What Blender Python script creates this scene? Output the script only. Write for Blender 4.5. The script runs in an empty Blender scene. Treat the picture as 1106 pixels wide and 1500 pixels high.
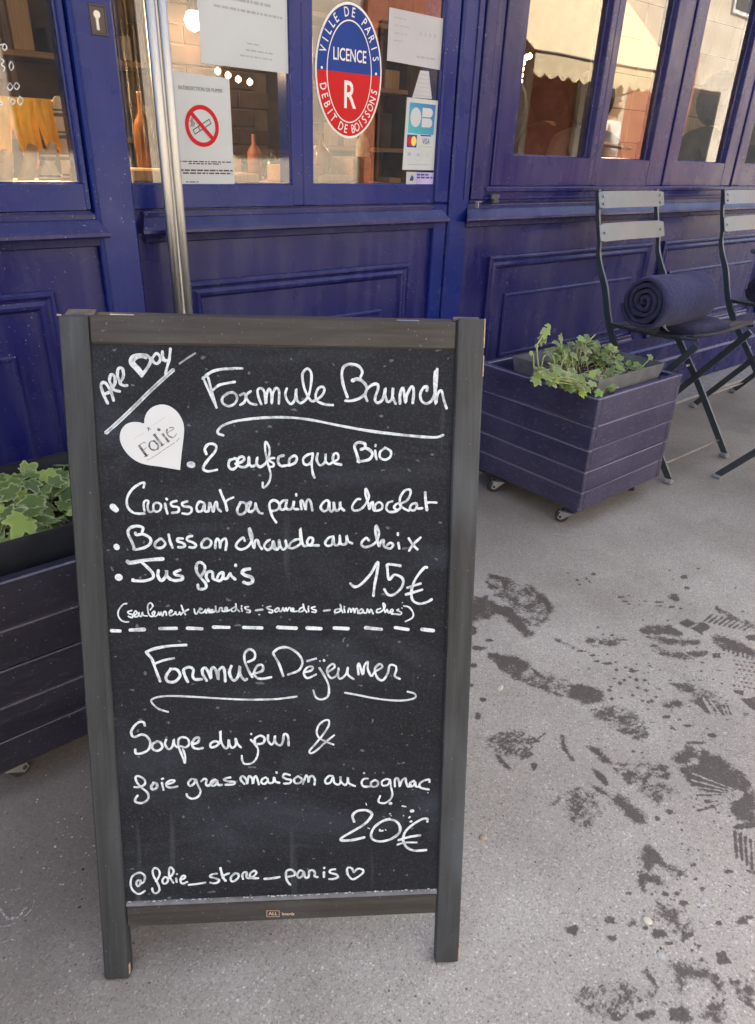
import bpy, bmesh, math, random
from math import sin, cos, pi, radians, sqrt, atan2
from mathutils import Vector, Matrix, Euler, noise
random.seed(7)
scn = bpy.context.scene
COL = scn.collection

# ------------------------------------------------------------------ camera
H = 0.92
cam_d = bpy.data.cameras.new('camera')
cam = bpy.data.objects.new('camera', cam_d)
COL.objects.link(cam)
cam_d.sensor_fit = 'VERTICAL'; cam_d.sensor_height = 36.0; cam_d.sensor_width = 36.0
cam_d.lens = 36.0 * 1023.8 / 1500.0
cam_d.clip_start = 0.02; cam_d.clip_end = 500
_p, _r, _fy = .4786, .0386, .8594
_up = Vector((sin(_r)*cos(_p), cos(_r)*cos(_p), sin(_p)))
_f = Vector((0, 0, -1)); _h = (_f - _up*_f.dot(_up)).normalized(); _rt = _h.cross(_up)
_X = _rt*sin(_fy) + _h*cos(_fy); _Y = _up.cross(_X)
R3 = Matrix((_X, _Y, _up))
cam.matrix_world = Matrix.Translation((0, 0, H)) @ R3.to_4x4()
scn.camera = cam
scn.render.resolution_x = 755; scn.render.resolution_y = 1024

# ------------------------------------------------------------------ sky, sun, exposure
w = bpy.data.worlds.new('World'); scn.world = w; w.use_nodes = True
nt = w.node_tree; nt.nodes.clear()
sky = nt.nodes.new('ShaderNodeTexSky'); sky.sky_type = 'NISHITA'; sky.sun_disc = False
SUN_EL, SUN_AZ = radians(48), radians(25)      # azimuth measured from +Y clockwise
sky.sun_elevation = SUN_EL; sky.sun_rotation = SUN_AZ
sky.air_density = 0.7; sky.dust_density = 6.0; sky.ozone_density = 0.6; sky.altitude = 0
bg = nt.nodes.new('ShaderNodeBackground'); bg.inputs[1].default_value = 0.15
wo = nt.nodes.new('ShaderNodeOutputWorld')
nt.links.new(sky.outputs[0], bg.inputs[0]); nt.links.new(bg.outputs[0], wo.inputs[0])
sd = bpy.data.lights.new('sun', 'SUN'); sun = bpy.data.objects.new('sun', sd); COL.objects.link(sun)
sd.energy = 3.2; sd.angle = radians(3); sd.color = (1.0, 0.93, 0.84)
_sd = Vector((sin(SUN_AZ)*cos(SUN_EL), cos(SUN_AZ)*cos(SUN_EL), sin(SUN_EL)))
sun.rotation_euler = _sd.to_track_quat('Z', 'Y').to_euler()
sun.location = (0, 6, 12)
scn.view_settings.view_transform = 'Standard'
try: scn.view_settings.look = 'None'
except Exception: pass
scn.view_settings.gamma = 1; scn.view_settings.use_curve_mapping = False
scn.view_settings.exposure = 2.3
scn.render.engine = 'CYCLES'
scn.cycles.max_bounces = 8; scn.cycles.transparent_max_bounces = 16
scn.cycles.diffuse_bounces = 4; scn.cycles.glossy_bounces = 4

# ------------------------------------------------------------------ mesh helpers
class MB:
    def __init__(s): s.v = []; s.f = []; s.m = []; s.a = {}
    def add(s, vs, fs, mi=0, att=None):
        b = len(s.v); s.v += [tuple(x) for x in vs]; s.f += [tuple(b+i for i in f) for f in fs]; s.m += [mi]*len(fs)
        if att is not None:
            for i, x in enumerate(att): s.a[b+i] = x
    def box(s, x0, x1, y0, y1, z0, z1, mi=0):
        s.add([(x0,y0,z0),(x1,y0,z0),(x1,y1,z0),(x0,y1,z0),(x0,y0,z1),(x1,y0,z1),(x1,y1,z1),(x0,y1,z1)],
              [(0,3,2,1),(4,5,6,7),(0,1,5,4),(1,2,6,5),(2,3,7,6),(3,0,4,7)], mi)
    def bbox(s, x0, x1, y0, y1, z0, z1, b=.002, mi=0, mat=None, jit=0):
        bm = bmesh.new(); bmesh.ops.create_cube(bm, size=1)
        bmesh.ops.scale(bm, vec=(x1-x0, y1-y0, z1-z0), verts=bm.verts)
        bmesh.ops.translate(bm, vec=((x0+x1)/2, (y0+y1)/2, (z0+z1)/2), verts=bm.verts)
        bmesh.ops.bevel(bm, geom=bm.edges[:], offset=b, segments=1, affect='EDGES')
        if jit:
            for v in bm.verts: v.co += Vector((random.uniform(-jit,jit), random.uniform(-jit,jit), random.uniform(-jit,jit)))
        if mat is not None: bmesh.ops.transform(bm, matrix=mat, verts=bm.verts)
        bm.verts.index_update()
        s.add([v.co for v in bm.verts], [[v.index for v in f.verts] for f in bm.faces], mi); bm.free()
    def tube(s, pts, r, n=8, mi=0, cap=True, flat=None):
        pts = [Vector(p) for p in pts]; k = len(pts)
        rs = r if isinstance(r, (list, tuple)) else [r]*k
        b = len(s.v); prev = None; vs = []; fs = []
        for i, p in enumerate(pts):
            t = (pts[min(i+1,k-1)] - pts[max(i-1,0)]).normalized()
            if prev is None:
                a = Vector((0,0,1)) if abs(t.z) < .9 else Vector((1,0,0))
                u = t.cross(a).normalized()
            else: u = (prev - t*prev.dot(t)).normalized()
            prev = u; q = t.cross(u)
            for j in range(n):
                an = 2*pi*j/n; vs.append(p + (u*cos(an) + q*sin(an))*rs[i])
        for i in range(k-1):
            for j in range(n):
                fs.append((i*n+j, i*n+(j+1)%n, (i+1)*n+(j+1)%n, (i+1)*n+j))
        if cap: fs.append(tuple(range(n))[::-1]); fs.append(tuple((k-1)*n+j for j in range(n)))
        s.add(vs, fs, mi)
    def strip(s, pts, side, wd, th, mi=0):
        """flat bar along pts; side = width direction function or vector; rectangular section wd x th"""
        pts = [Vector(p) for p in pts]; vs = []; fs = []; k = len(pts)
        for i, p in enumerate(pts):
            t = (pts[min(i+1,k-1)] - pts[max(i-1,0)]).normalized()
            a = Vector(side); a = (a - t*a.dot(t)).normalized(); c = t.cross(a).normalized()
            for (m, n) in ((-1,-1),(1,-1),(1,1),(-1,1)): vs.append(p + a*wd/2*m + c*th/2*n)
        for i in range(k-1):
            for j in range(4): fs.append((i*4+j, i*4+(j+1)%4, (i+1)*4+(j+1)%4, (i+1)*4+j))
        fs += [(3,2,1,0), tuple((k-1)*4+j for j in range(4))]
        s.add(vs, fs, mi)
    def taper(s, pts, side, wds, th, mi=0):
        b = len(s.v); s.strip(pts, side, 1.0, 0.0, mi); P = [Vector(p) for p in pts]; k = len(P); del s.v[b:]
        for i, p in enumerate(P):
            t = (P[min(i+1,k-1)] - P[max(i-1,0)]).normalized(); a = Vector(side); a = (a - t*a.dot(t)).normalized(); c = t.cross(a).normalized()
            w_ = wds[0] + (wds[1]-wds[0])*min(1, max(0, (i/(k-1)-.25)/.3))
            for (m, n) in ((-1,-1),(1,-1),(1,1),(-1,1)): s.v.append(tuple(p + a*th/2*m + c*w_/2*n))
    def lathe(s, prof, c=(0,0,0), n=16, ax='z', mi=0):
        vs = []; fs = []
        for (r, z) in prof:
            for j in range(n):
                a = 2*pi*j/n; x, y = r*cos(a), r*sin(a)
                v = (x,y,z) if ax=='z' else ((x,z,y) if ax=='y' else (z,x,y))
                vs.append((v[0]+c[0], v[1]+c[1], v[2]+c[2]))
        k = len(prof)
        for i in range(k-1):
            for j in range(n): fs.append((i*n+j, i*n+(j+1)%n, (i+1)*n+(j+1)%n, (i+1)*n+j))
        fs.append(tuple(range(n))[::-1]); fs.append(tuple((k-1)*n+j for j in range(n)))
        s.add(vs, fs, mi)
    def sweepx(s, x0, x1, prof, m0=0, m1=0, mi=0):
        """closed profile of (y,z) swept along x; m0,m1 = mitre inset per unit of protrusion from profile's max y"""
        ym = max(p[0] for p in prof); n = len(prof)
        vs = [(x0 - m0*(ym-p[0]), p[0], p[1]) for p in prof] + [(x1 + m1*(ym-p[0]), p[0], p[1]) for p in prof]
        fs = [(i, (i+1)%n, n+(i+1)%n, n+i) for i in range(n)] + [tuple(range(n))[::-1], tuple(range(n, 2*n))]
        s.add(vs, fs, mi)
    def mould(s, x0, x1, z0, z1, yb, prof, mi=0):
        """rectangular mitred moulding: prof = [(inward distance, protrusion)]"""
        vs = []; fs = []; n = len(prof)
        for (d, h) in prof:
            vs += [(x0+d, yb-h, z0+d), (x1-d, yb-h, z0+d), (x1-d, yb-h, z1-d), (x0+d, yb-h, z1-d)]
        for i in range(n-1):
            for j in range(4): fs.append((i*4+j, i*4+(j+1)%4, (i+1)*4+(j+1)%4, (i+1)*4+j))
        s.add(vs, fs, mi)
    def poly(s, pts, th=None, y=None, mi=0, att=None):
        s.add(pts, [tuple(range(len(pts)))], mi)
    def build(s, name, mats, parent=None, smooth=False, attname=None):
        me = bpy.data.meshes.new(name); me.from_pydata(s.v, [], s.f); me.update()
        if not isinstance(mats, (list, tuple)): mats = [mats]
        for m in mats: me.materials.append(m)
        for p, mi in zip(me.polygons, s.m): p.material_index = mi; p.use_smooth = smooth
        if attname:
            a = me.attributes.new(attname, 'FLOAT', 'POINT')
            for i in range(len(s.v)): a.data[i].value = s.a.get(i, 0.0)
        if smooth == 'auto':
            try: me.set_sharp_from_angle(angle=radians(35))
            except Exception: pass
        o = bpy.data.objects.new(name, me); COL.objects.link(o)
        if parent: o.parent = parent
        return o

def fixn(o):
    bm = bmesh.new(); bm.from_mesh(o.data); bmesh.ops.recalc_face_normals(bm, faces=bm.faces); bm.to_mesh(o.data); bm.free(); return o
def tag(o, label=None, cat=None, group=None, kind=None):
    if label: o['label'] = label
    if cat: o['category'] = cat
    if group: o['group'] = group
    if kind: o['kind'] = kind
    return o
def empty(name, loc=(0,0,0), rot=None):
    o = bpy.data.objects.new(name, None); COL.objects.link(o); o.location = loc
    o.empty_display_size = .05
    if rot: o.rotation_euler = rot
    return o
def inst(o, parent, mat=None, name=None):
    c = o.copy(); COL.objects.link(c); c.parent = parent
    if mat is not None: c.matrix_basis = mat
    return c
def copy_tree(o, parent=None):
    c = o.copy(); COL.objects.link(c)
    if parent: c.parent = parent
    for ch in o.children: copy_tree(ch, c)
    return c
def crom(pts, sub=5, closed=False):
    pts = [Vector(p) for p in pts]
    if len(pts) < 3 and not closed:
        return [pts[0].lerp(pts[-1], i/4) for i in range(5)]
    out = []; n = len(pts)
    for i in range(n if closed else n-1):
        if closed: a, b, c, d = pts[i-1], pts[i], pts[(i+1)%n], pts[(i+2)%n]
        else: a, b, c, d = pts[max(i-1,0)], pts[i], pts[i+1], pts[min(i+2,n-1)]
        for k in range(sub):
            t = k/sub
            out.append(.5*((2*b) + (c-a)*t + (2*a-5*b+4*c-d)*t*t + (3*b-a-3*c+d)*t*t*t))
    if not closed: out.append(pts[-1])
    return out

# ------------------------------------------------------------------ materials
class NT:
    def __init__(s, name):
        s.mat = bpy.data.materials.new(name); s.mat.use_nodes = True
        s.t = s.mat.node_tree; s.t.nodes.clear()
        s.out = s.n('ShaderNodeOutputMaterial')
    def n(s, typ, **kw):
        x = s.t.nodes.new(typ)
        for k, v in kw.items(): setattr(x, k, v)
        return x
    def l(s, a, b): s.t.links.new(a, b)
    def co(s, kind='Object', scale=None, loc=None, rot=None):
        tc = s.n('ShaderNodeTexCoord'); o = tc.outputs[kind]
        if scale is not None or loc is not None or rot is not None:
            mp = s.n('ShaderNodeMapping'); s.l(o, mp.inputs[0])
            if scale is not None: mp.inputs['Scale'].default_value = scale
            if loc is not None: mp.inputs['Location'].default_value = loc
            if rot is not None: mp.inputs['Rotation'].default_value = rot
            o = mp.outputs[0]
        return o
    def noise(s, scale, co=None, detail=3, rough=.55, dist=0):
        x = s.n('ShaderNodeTexNoise'); x.inputs['Scale'].default_value = scale; x.inputs['Detail'].default_value = detail
        x.inputs['Roughness'].default_value = rough; x.inputs['Distortion'].default_value = dist
        s.l(co if co is not None else s.co(), x.inputs['Vector']); return x.outputs['Fac']
    def ramp(s, fac, stops, interp='LINEAR'):
        x = s.n('ShaderNodeValToRGB'); x.color_ramp.interpolation = interp; e = x.color_ramp.elements
        while len(e) < len(stops): e.new(.5)
        for el, (p, c) in zip(e, stops):
            el.position = p; el.color = (c, c, c, 1) if isinstance(c, (int, float)) else (*c, 1)
        s.l(fac, x.inputs[0]); return x.outputs[0]
    def mix(s, fac, a, b, typ='MIX'):
        x = s.n('ShaderNodeMix', data_type='RGBA', blend_type=typ)
        for sock, v in ((x.inputs[0], fac), (x.inputs[6], a), (x.inputs[7], b)):
            if isinstance(v, (int, float)): sock.default_value = v if sock == x.inputs[0] else (v, v, v, 1)
            elif isinstance(v, tuple): sock.default_value = (*v, 1)
            else: s.l(v, sock)
        return x.outputs[2]
    def math(s, op, a, b=0, clamp=False):
        x = s.n('ShaderNodeMath', operation=op, use_clamp=clamp)
        for i, v in enumerate((a, b)):
            if isinstance(v, (int, float)): x.inputs[i].default_value = v
            else: s.l(v, x.inputs[i])
        return x.outputs[0]
    def bump(s, h, strength=.3, dist=.002):
        x = s.n('ShaderNodeBump'); x.inputs['Strength'].default_value = strength; x.inputs['Distance'].default_value = dist
        s.l(h, x.inputs['Height']); return x.outputs[0]
    def bsdf(s, color, rough=.5, metal=0, normal=None, spec=None, link=True, **kw):
        b = s.n('ShaderNodeBsdfPrincipled')
        for k, v in (('Base Color', color), ('Roughness', rough), ('Metallic', metal)):
            if isinstance(v, (int, float)) and k != 'Base Color': b.inputs[k].default_value = v
            elif isinstance(v, tuple): b.inputs[k].default_value = (*v, 1)
            else: s.l(v, b.inputs[k])
        if normal is not None: s.l(normal, b.inputs['Normal'])
        if spec is not None: b.inputs['Specular IOR Level'].default_value = spec
        for k, v in kw.items(): b.inputs[k.replace('_', ' ')].default_value = v
        if link: s.l(b.outputs[0], s.out.inputs[0])
        return b

def simple(name, col, rough=.5, metal=0, var=.25, sc=14, bump=.15, bsc=90, **kw):
    m = NT(name); n = m.noise(sc)
    c2 = tuple(min(1, c*(1+var)) for c in col); c1 = tuple(c*(1-var) for c in col)
    m.bsdf(m.ramp(n, [(.3, c1), (.7, c2)]), rough, metal, m.bump(m.noise(bsc, detail=2), bump, .001), **kw)
    return m.mat

def paint(name, c1, c2, rough=.34, speck=.5, dust=.12):
    m = NT(name); co = m.co()
    base = m.ramp(m.noise(3.2, co, 4), [(.32, c1), (.68, c2)])
    # brushed vertical unevenness and scuffs
    st = m.noise(9, m.co(scale=(3, 3, .35)), 4)
    base = m.mix(m.math('MULTIPLY', m.ramp(st, [(.45, 0.0), (.8, 1.0)]), dust), base, (.22, .21, .27))
    sp = m.ramp(m.noise(230, co, 1, .4), [(.735, 0.0), (.77, 1.0)])
    msk = m.ramp(m.noise(5, co, 2), [(.4, 0.0), (.65, 1.0)])
    base = m.mix(m.math('MULTIPLY', m.math('MULTIPLY', sp, msk), speck), base, (.42, .42, .46))
    rg = m.ramp(m.noise(6, co, 4), [(.3, rough-.07), (.75, rough+.16)])
    h = m.math('ADD', m.noise(55, m.co(scale=(1, 1, .5)), 3), m.math('MULTIPLY', m.noise(7, co, 2), 1.5))
    m.bsdf(base, rg, 0, m.bump(h, .35, .0012), spec=.29)
    return m.mat

M = {}
M['panel'] = paint('navy_purple_paint', (.0092, .0105, .078), (.0125, .0140, .102), .23)
M['post'] = paint('royal_blue_paint', (.0030, .0115, .108), (.0050, .0165, .145), .22, dust=.04)
M['sill'] = paint('dusty_purple_paint', (.012, .013, .068), (.018, .019, .090), .25, dust=.10)

def wood(name, c1, c2, axis='z', rough=.6, chalk=0.0, sc=1.0):
    m = NT(name); s = {'z': (60, 60, 3.0), 'x': (3.0, 60, 60)}[axis]; s = tuple(v*sc for v in s)
    g = m.noise(1.0, m.co(scale=s), 5, .65, .6)
    fine = m.noise(3.0, m.co(scale=s), 3, .6)
    base = m.ramp(g, [(.3, c1), (.72, c2)])
    base = m.mix(m.math('MULTIPLY', m.ramp(fine, [(.55, 0.), (.75, 1.)]), .35), base, tuple(v*1.7 for v in c2))
    sp = m.ramp(m.noise(300, m.co(), 1), [(.73, 0.), (.76, 1.)])
    base = m.mix(m.math('MULTIPLY', sp, .35), base, (.3, .29, .28))
    if chalk:
        k = m.ramp(m.noise(7, m.co(scale=(1, 1, .4)), 4), [(.5, 0.), (.75, 1.)])
        base = m.mix(m.math('MULTIPLY', k, chalk), base, (.2, .24, .28))
    m.bsdf(base, m.ramp(g, [(.3, rough+.1), (.7, rough-.1)]), 0, m.bump(m.math('ADD', g, fine), .5, .0012))
    return m.mat
M['frame_v'] = wood('charcoal_stained_wood', (.014, .016, .017), (.036, .041, .045), 'z', chalk=.28)
M['frame_h'] = wood('charcoal_stained_wood_rail', (.018, .016, .014), (.050, .043, .036), 'x', chalk=.06)
M['endgrain'] = simple('worn_end_grain', (.10, .085, .07), .8, var=.4, sc=120)
M['raw'] = simple('raw_wood_chip', (.42, .30, .2), .75, var=.3, sc=200)

def chalkboard():
    m = NT('chalkboard_surface'); co = m.co()
    base = m.ramp(m.noise(3.5, co, 4), [(.3, (.0105, .0120, .0148)), (.72, (.0175, .0195, .0245))])
    # wiped chalk haze, in horizontal and vertical sweeps
    k = m.ramp(m.noise(5, m.co(scale=(1, 1, 2.6)), 5, .6, .8), [(.48, 0.), (.8, 1.)])
    base = m.mix(m.math('MULTIPLY', k, .22), base, (.12, .145, .20))
    # wet drips below the writing
    k2 = m.ramp(m.noise(14, m.co(scale=(2.6, 1, .22)), 3, .5), [(.66, 0.), (.8, 1.)])
    base = m.mix(m.math('MULTIPLY', k2, .22), base, (.22, .25, .3))
    fine = m.ramp(m.noise(420, co, 2, .7), [(.5, 0.), (.8, 1.)])
    base = m.mix(m.math('MULTIPLY', fine, .12), base, (.25, .26, .28))
    sp = m.ramp(m.noise(170, co, 0), [(.80, 0.), (.83, 1.)])
    base = m.mix(m.math('MULTIPLY', sp, .25), base, (.4, .4, .4))
    m.bsdf(base, .68, 0, m.bump(m.noise(500, co, 2), .3, .0004), spec=.16)
    return m.mat
M['chalkboard'] = chalkboard()

def marker(name, col, lo):
    m = NT(name)
    at = m.n('ShaderNodeAttribute', attribute_name='tone')
    n = m.noise(330, m.co(), 4, .7)
    n2 = m.noise(85, m.co(), 3, .65)
    f = m.math('MULTIPLY', m.ramp(n, [(.30, .62), (.52, 1.0)]), m.ramp(n2, [(.36, .48), (.52, 1.0)]))
    f = m.math('MULTIPLY', f, at.outputs['Fac'])
    m.bsdf(m.mix(f, lo, col), .6, 0, m.bump(n, .3, .0003))
    return m.mat
M['marker'] = marker('white_chalk_marker', (.72, .79, .81), (.08, .09, .11))
M['ink'] = marker('dark_sticker_ink', (.02, .02, .028), (.5, .5, .5))
M['sticker'] = simple('matt_white_sticker', (.58, .61, .61), .45, var=.02, sc=20, bump=.02)

def ground_mat():
    m = NT('worn_asphalt_pavement'); co = m.co()
    base = m.ramp(m.noise(2.1, co, 6, .62), [(.30, (.315, .288, .238)), (.52, (.415, .384, .326)), (.72, (.490, .458, .396))])
    vo = m.n('ShaderNodeTexVoronoi'); vo.inputs['Scale'].default_value = 430; m.l(co, vo.inputs['Vector'])
    cell = vo.outputs['Color']
    sepc = m.n('ShaderNodeSeparateColor'); m.l(cell, sepc.inputs[0])
    agg = m.ramp(sepc.outputs[0], [(0, .62), (.12, .86), (.6, 1.0), (.90, 1.08), (.98, 1.3), (1.0, 1.6)])
    base = m.mix(1.0, base, agg, 'MULTIPLY')
    vo2 = m.n('ShaderNodeTexVoronoi'); vo2.inputs['Scale'].default_value = 120; m.l(co, vo2.inputs['Vector'])
    s2 = m.n('ShaderNodeSeparateColor'); m.l(vo2.outputs['Color'], s2.inputs[0])
    near = m.math('LESS_THAN', m.math('ADD', vo2.outputs['Distance'], m.math('MULTIPLY', m.noise(500, co, 2), .16)), .30)
    big = m.math('MULTIPLY', m.ramp(s2.outputs[1], [(.88, 0.), (.92, 1.)]), near)
    bcol = m.ramp(s2.outputs[2], [(0, (.08, .07, .065)), (.38, (.10, .09, .085)), (.45, (.42, .39, .35)), (.8, (.58, .56, .52)), (1, (.40, .33, .26))])
    base = m.mix(m.math('MULTIPLY', big, .75), base, bcol)
    fine = m.noise(700, co, 2, .7)
    base = m.mix(.50, base, m.ramp(fine, [(.3, .55), (.7, 1.45)]), 'MULTIPLY')
    # brown stain between planter and board deepened with painted shade, and a browner band along the wall
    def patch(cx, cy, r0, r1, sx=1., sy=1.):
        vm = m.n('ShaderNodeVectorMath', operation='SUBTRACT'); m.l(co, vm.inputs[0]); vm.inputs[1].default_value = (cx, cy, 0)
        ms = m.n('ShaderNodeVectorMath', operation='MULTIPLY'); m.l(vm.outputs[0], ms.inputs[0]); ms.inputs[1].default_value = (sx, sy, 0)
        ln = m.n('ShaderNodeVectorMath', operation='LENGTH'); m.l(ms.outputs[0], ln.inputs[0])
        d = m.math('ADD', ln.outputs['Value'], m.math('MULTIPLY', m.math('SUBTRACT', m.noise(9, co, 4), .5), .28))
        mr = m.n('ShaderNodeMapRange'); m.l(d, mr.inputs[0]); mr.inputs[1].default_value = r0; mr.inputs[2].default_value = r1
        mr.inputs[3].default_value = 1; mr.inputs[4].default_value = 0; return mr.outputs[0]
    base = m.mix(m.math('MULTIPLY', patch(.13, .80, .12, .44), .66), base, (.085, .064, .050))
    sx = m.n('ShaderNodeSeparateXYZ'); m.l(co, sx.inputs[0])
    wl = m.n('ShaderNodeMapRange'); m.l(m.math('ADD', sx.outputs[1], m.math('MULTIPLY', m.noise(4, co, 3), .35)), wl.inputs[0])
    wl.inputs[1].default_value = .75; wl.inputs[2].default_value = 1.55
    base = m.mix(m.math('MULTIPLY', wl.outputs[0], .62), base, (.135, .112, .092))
    dk = m.ramp(m.noise(6, co, 4, .6), [(.58, 0.), (.78, 1.)])
    base = m.mix(m.math('MULTIPLY', dk, .35), base, (.13, .115, .10))
    # damp shoe prints: 'wet' holds the distance inside each print
    at = m.n('ShaderNodeAttribute', attribute_name='wet')
    na = m.noise(190, co, 5, .75); nb = m.noise(42, co, 4, .65)
    v = m.math('ADD', at.outputs['Fac'], m.math('ADD', m.math('MULTIPLY', m.math('SUBTRACT', na, .5), 2.1), m.math('MULTIPLY', m.math('SUBTRACT', nb, .52), 2.4)))
    wetf = m.math('MULTIPLY', m.ramp(v, [(.32, 0.), (.74, 1.)]), m.math('GREATER_THAN', at.outputs['Fac'], .02))
    dampcol = m.mix(.87, base, (.040, .026, .019))
    base = m.mix(m.math('MULTIPLY', wetf, .92), base, dampcol)
    hh = m.math('ADD', m.math('MULTIPLY', sepc.outputs[0], .6), m.math('MULTIPLY', fine, .8))
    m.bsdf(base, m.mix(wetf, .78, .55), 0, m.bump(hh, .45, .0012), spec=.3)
    return m.mat
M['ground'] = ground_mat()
M['asphalt'] = simple('road_asphalt', (.06, .06, .06), .85, var=.3, sc=200)
M['kerb'] = simple('granite_kerb', (.30, .29, .27), .7, var=.25, sc=120)
M['stone'] = simple('stone_step', (.27, .25, .225), .75, var=.2, sc=40, bump=.3)

def wet():
    m = NT('wet_pavement_mark')
    at = m.n('ShaderNodeAttribute', attribute_name='edge')
    n = m.noise(210, m.co(), 5, .75); n3 = m.noise(38, m.co(), 3)
    v = m.math('ADD', at.outputs['Fac'], m.math('MULTIPLY', m.math('SUBTRACT', n, .5), 3.4))
    v = m.math('ADD', v, m.math('MULTIPLY', m.math('SUBTRACT', n3, .52), 2.0))
    a = m.ramp(v, [(.38, 0.), (.56, 1.)])
    a = m.math('MULTIPLY', a, m.ramp(n3, [(.3, .62), (.6, .86)]))
    b = m.bsdf((.040, .031, .027), .50, spec=.4, link=False)
    tr = m.n('ShaderNodeBsdfTransparent'); mx = m.n('ShaderNodeMixShader')
    m.l(a, mx.inputs[0]); m.l(tr.outputs[0], mx.inputs[1]); m.l(b.outputs[0], mx.inputs[2]); m.l(mx.outputs[0], m.out.inputs[0])
    return m.mat
M['wet'] = wet()

def glass():
    m = NT('window_glass')
    fr = m.n('ShaderNodeFresnel'); fr.inputs[0].default_value = 1.52
    f = m.math('ADD', m.math('MULTIPLY', fr.outputs[0], 1.55), .035, True)
    g = m.n('ShaderNodeBsdfGlossy'); g.inputs['Roughness'].default_value = 0.0; g.inputs['Color'].default_value = (1, 1, 1, 1)
    h = m.noise(1.6, m.co(), 2)
    m.l(m.bump(h, .06, .01), g.inputs['Normal'])
    t = m.n('ShaderNodeBsdfTransparent'); t.inputs[0].default_value = (.90, .92, .90, 1)
    mx = m.n('ShaderNodeMixShader'); m.l(f, mx.inputs[0]); m.l(t.outputs[0], mx.inputs[1]); m.l(g.outputs[0], mx.inputs[2])
    m.l(mx.outputs[0], m.out.inputs[0]); return m.mat
M['glass'] = glass()

def planter_paint(name, c1, c2, wear=1.0):
    m = NT(name); co = m.co()
    g = m.noise(1, m.co(scale=(4, 4, 55)), 4, .6)
    base = m.ramp(g, [(.3, c1), (.7, c2)])
    sc = m.ramp(m.noise(95, m.co(scale=(.7, .7, 1.5)), 3, .7), [(.57, 0.), (.66, 1.)])
    base = m.mix(m.math('MULTIPLY', sc, .38*wear), base, (.17, .155, .22))
    wv = m.ramp(m.noise(6, co, 4), [(.4, 0.), (.75, 1.)])
    base = m.mix(m.math('MULTIPLY', wv, .25*wear), base, (.16, .15, .20))
    sp = m.ramp(m.noise(260, co, 1), [(.72, 0.), (.75, 1.)])
    base = m.mix(m.math('MULTIPLY', sp, .5), base, (.35, .33, .36))
    m.bsdf(base, m.ramp(g, [(.3, .38), (.7, .55)]), 0, m.bump(m.math('ADD', g, m.noise(80, co, 2)), .5, .0012))
    return m.mat
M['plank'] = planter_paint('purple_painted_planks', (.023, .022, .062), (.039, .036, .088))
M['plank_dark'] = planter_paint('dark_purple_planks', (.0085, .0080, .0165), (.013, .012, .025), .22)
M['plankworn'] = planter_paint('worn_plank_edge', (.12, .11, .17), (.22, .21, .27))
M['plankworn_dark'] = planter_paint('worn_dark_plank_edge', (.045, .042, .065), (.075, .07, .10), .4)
M['tray'] = simple('grey_zinc_tray', (.15, .16, .168), .5, .25, var=.2, sc=30)
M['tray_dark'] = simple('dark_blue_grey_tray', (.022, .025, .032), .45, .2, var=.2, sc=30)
M['soil'] = simple('potting_soil', (.035, .022, .015), .95, var=.5, sc=160, bump=1.0, bsc=200)
M['castor_fork'] = simple('galvanised_fork', (.40, .40, .38), .45, .6, var=.2)
M['castor_wheel'] = simple('black_rubber_wheel', (.035, .035, .037), .6, var=.2)
M['chair_paint'] = simple('dark_grey_blue_metal_paint', (.040, .052, .062), .33, .0, var=.15, sc=30, bump=.1, spec=.6)
M['chair_slat'] = simple('grey_metal_slat', (.105, .12, .135), .36, .0, var=.12, sc=20, bump=.1, spec=.6)
M['chair_seat'] = simple('dark_seat_slat', (.040, .046, .052), .42, .0, var=.25, sc=40, bump=.2)
M['rivet'] = simple('steel_rivet', (.3, .32, .34), .35, .8)
M['footcap'] = simple('grey_foot_cap', (.22, .24, .25), .5)
M['rod'] = simple('steel_rod', (.25, .24, .22), .35, .7)

def fleece(name, col):
    m = NT(name); n = m.noise(420, m.co(), 4, .7); n2 = m.noise(18, m.co(), 3)
    base = m.mix(.5, m.ramp(n2, [(.3, tuple(c*.75 for c in col)), (.7, tuple(c*1.25 for c in col))]), m.ramp(n, [(.3, .55), (.7, 1.4)]), 'MULTIPLY')
    b = m.bsdf(base, .95, 0, m.bump(m.math('ADD', n, m.math('MULTIPLY', m.noise(70, m.co(), 4), 1.5)), .9, .004), spec=.1)
    b.inputs['Sheen Weight'].default_value = .5; b.inputs['Sheen Roughness'].default_value = .5
    b.inputs['Sheen Tint'].default_value = (.35, .35, .6, 1)
    return m.mat
M['fleece'] = fleece('navy_fleece', (.024, .027, .066))
M['fleece_dark'] = fleece('dark_navy_fleece', (.022, .022, .04))

def steel():
    m = NT('brushed_stainless_steel')
    n = m.noise(1, m.co(scale=(90, 90, 1)), 2)
    m.bsdf(m.ramp(n, [(.3, (.40, .39, .365)), (.7, (.48, .47, .44))]), m.ramp(n, [(.3, .38), (.7, .48)]), 1.0, m.bump(n, .03, .0003))
    return m.mat
M['steel'] = steel()
M['paper'] = simple('white_paper', (.43, .455, .455), .6, var=.03, sc=9, bump=.05)
M['paper_warm'] = simple('grey_white_paper', (.39, .385, .39), .6, var=.05, sc=9, bump=.05)
M['black_print'] = simple('black_print', (.03, .03, .035), .5, var=.1)
M['grey_print'] = simple('grey_print', (.30, .31, .33), .5, var=.1)
M['red_print'] = simple('red_print', (.42, .008, .014), .6, var=.05, spec=.2)
M['sign_red'] = simple('sticker_red', (.46, .010, .010), .6, var=.05, spec=.2)
M['sign_blue'] = simple('sticker_blue', (.012, .040, .21), .6, var=.08, spec=.2)
M['sign_white'] = simple('sticker_white', (.62, .61, .58), .4, var=.02)
M['yellow_print'] = simple('yellow_print', (.75, .55, .08), .4, var=.05)
M['cream_print'] = simple('cream_print', (.70, .50, .34), .5, var=.1)
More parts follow.
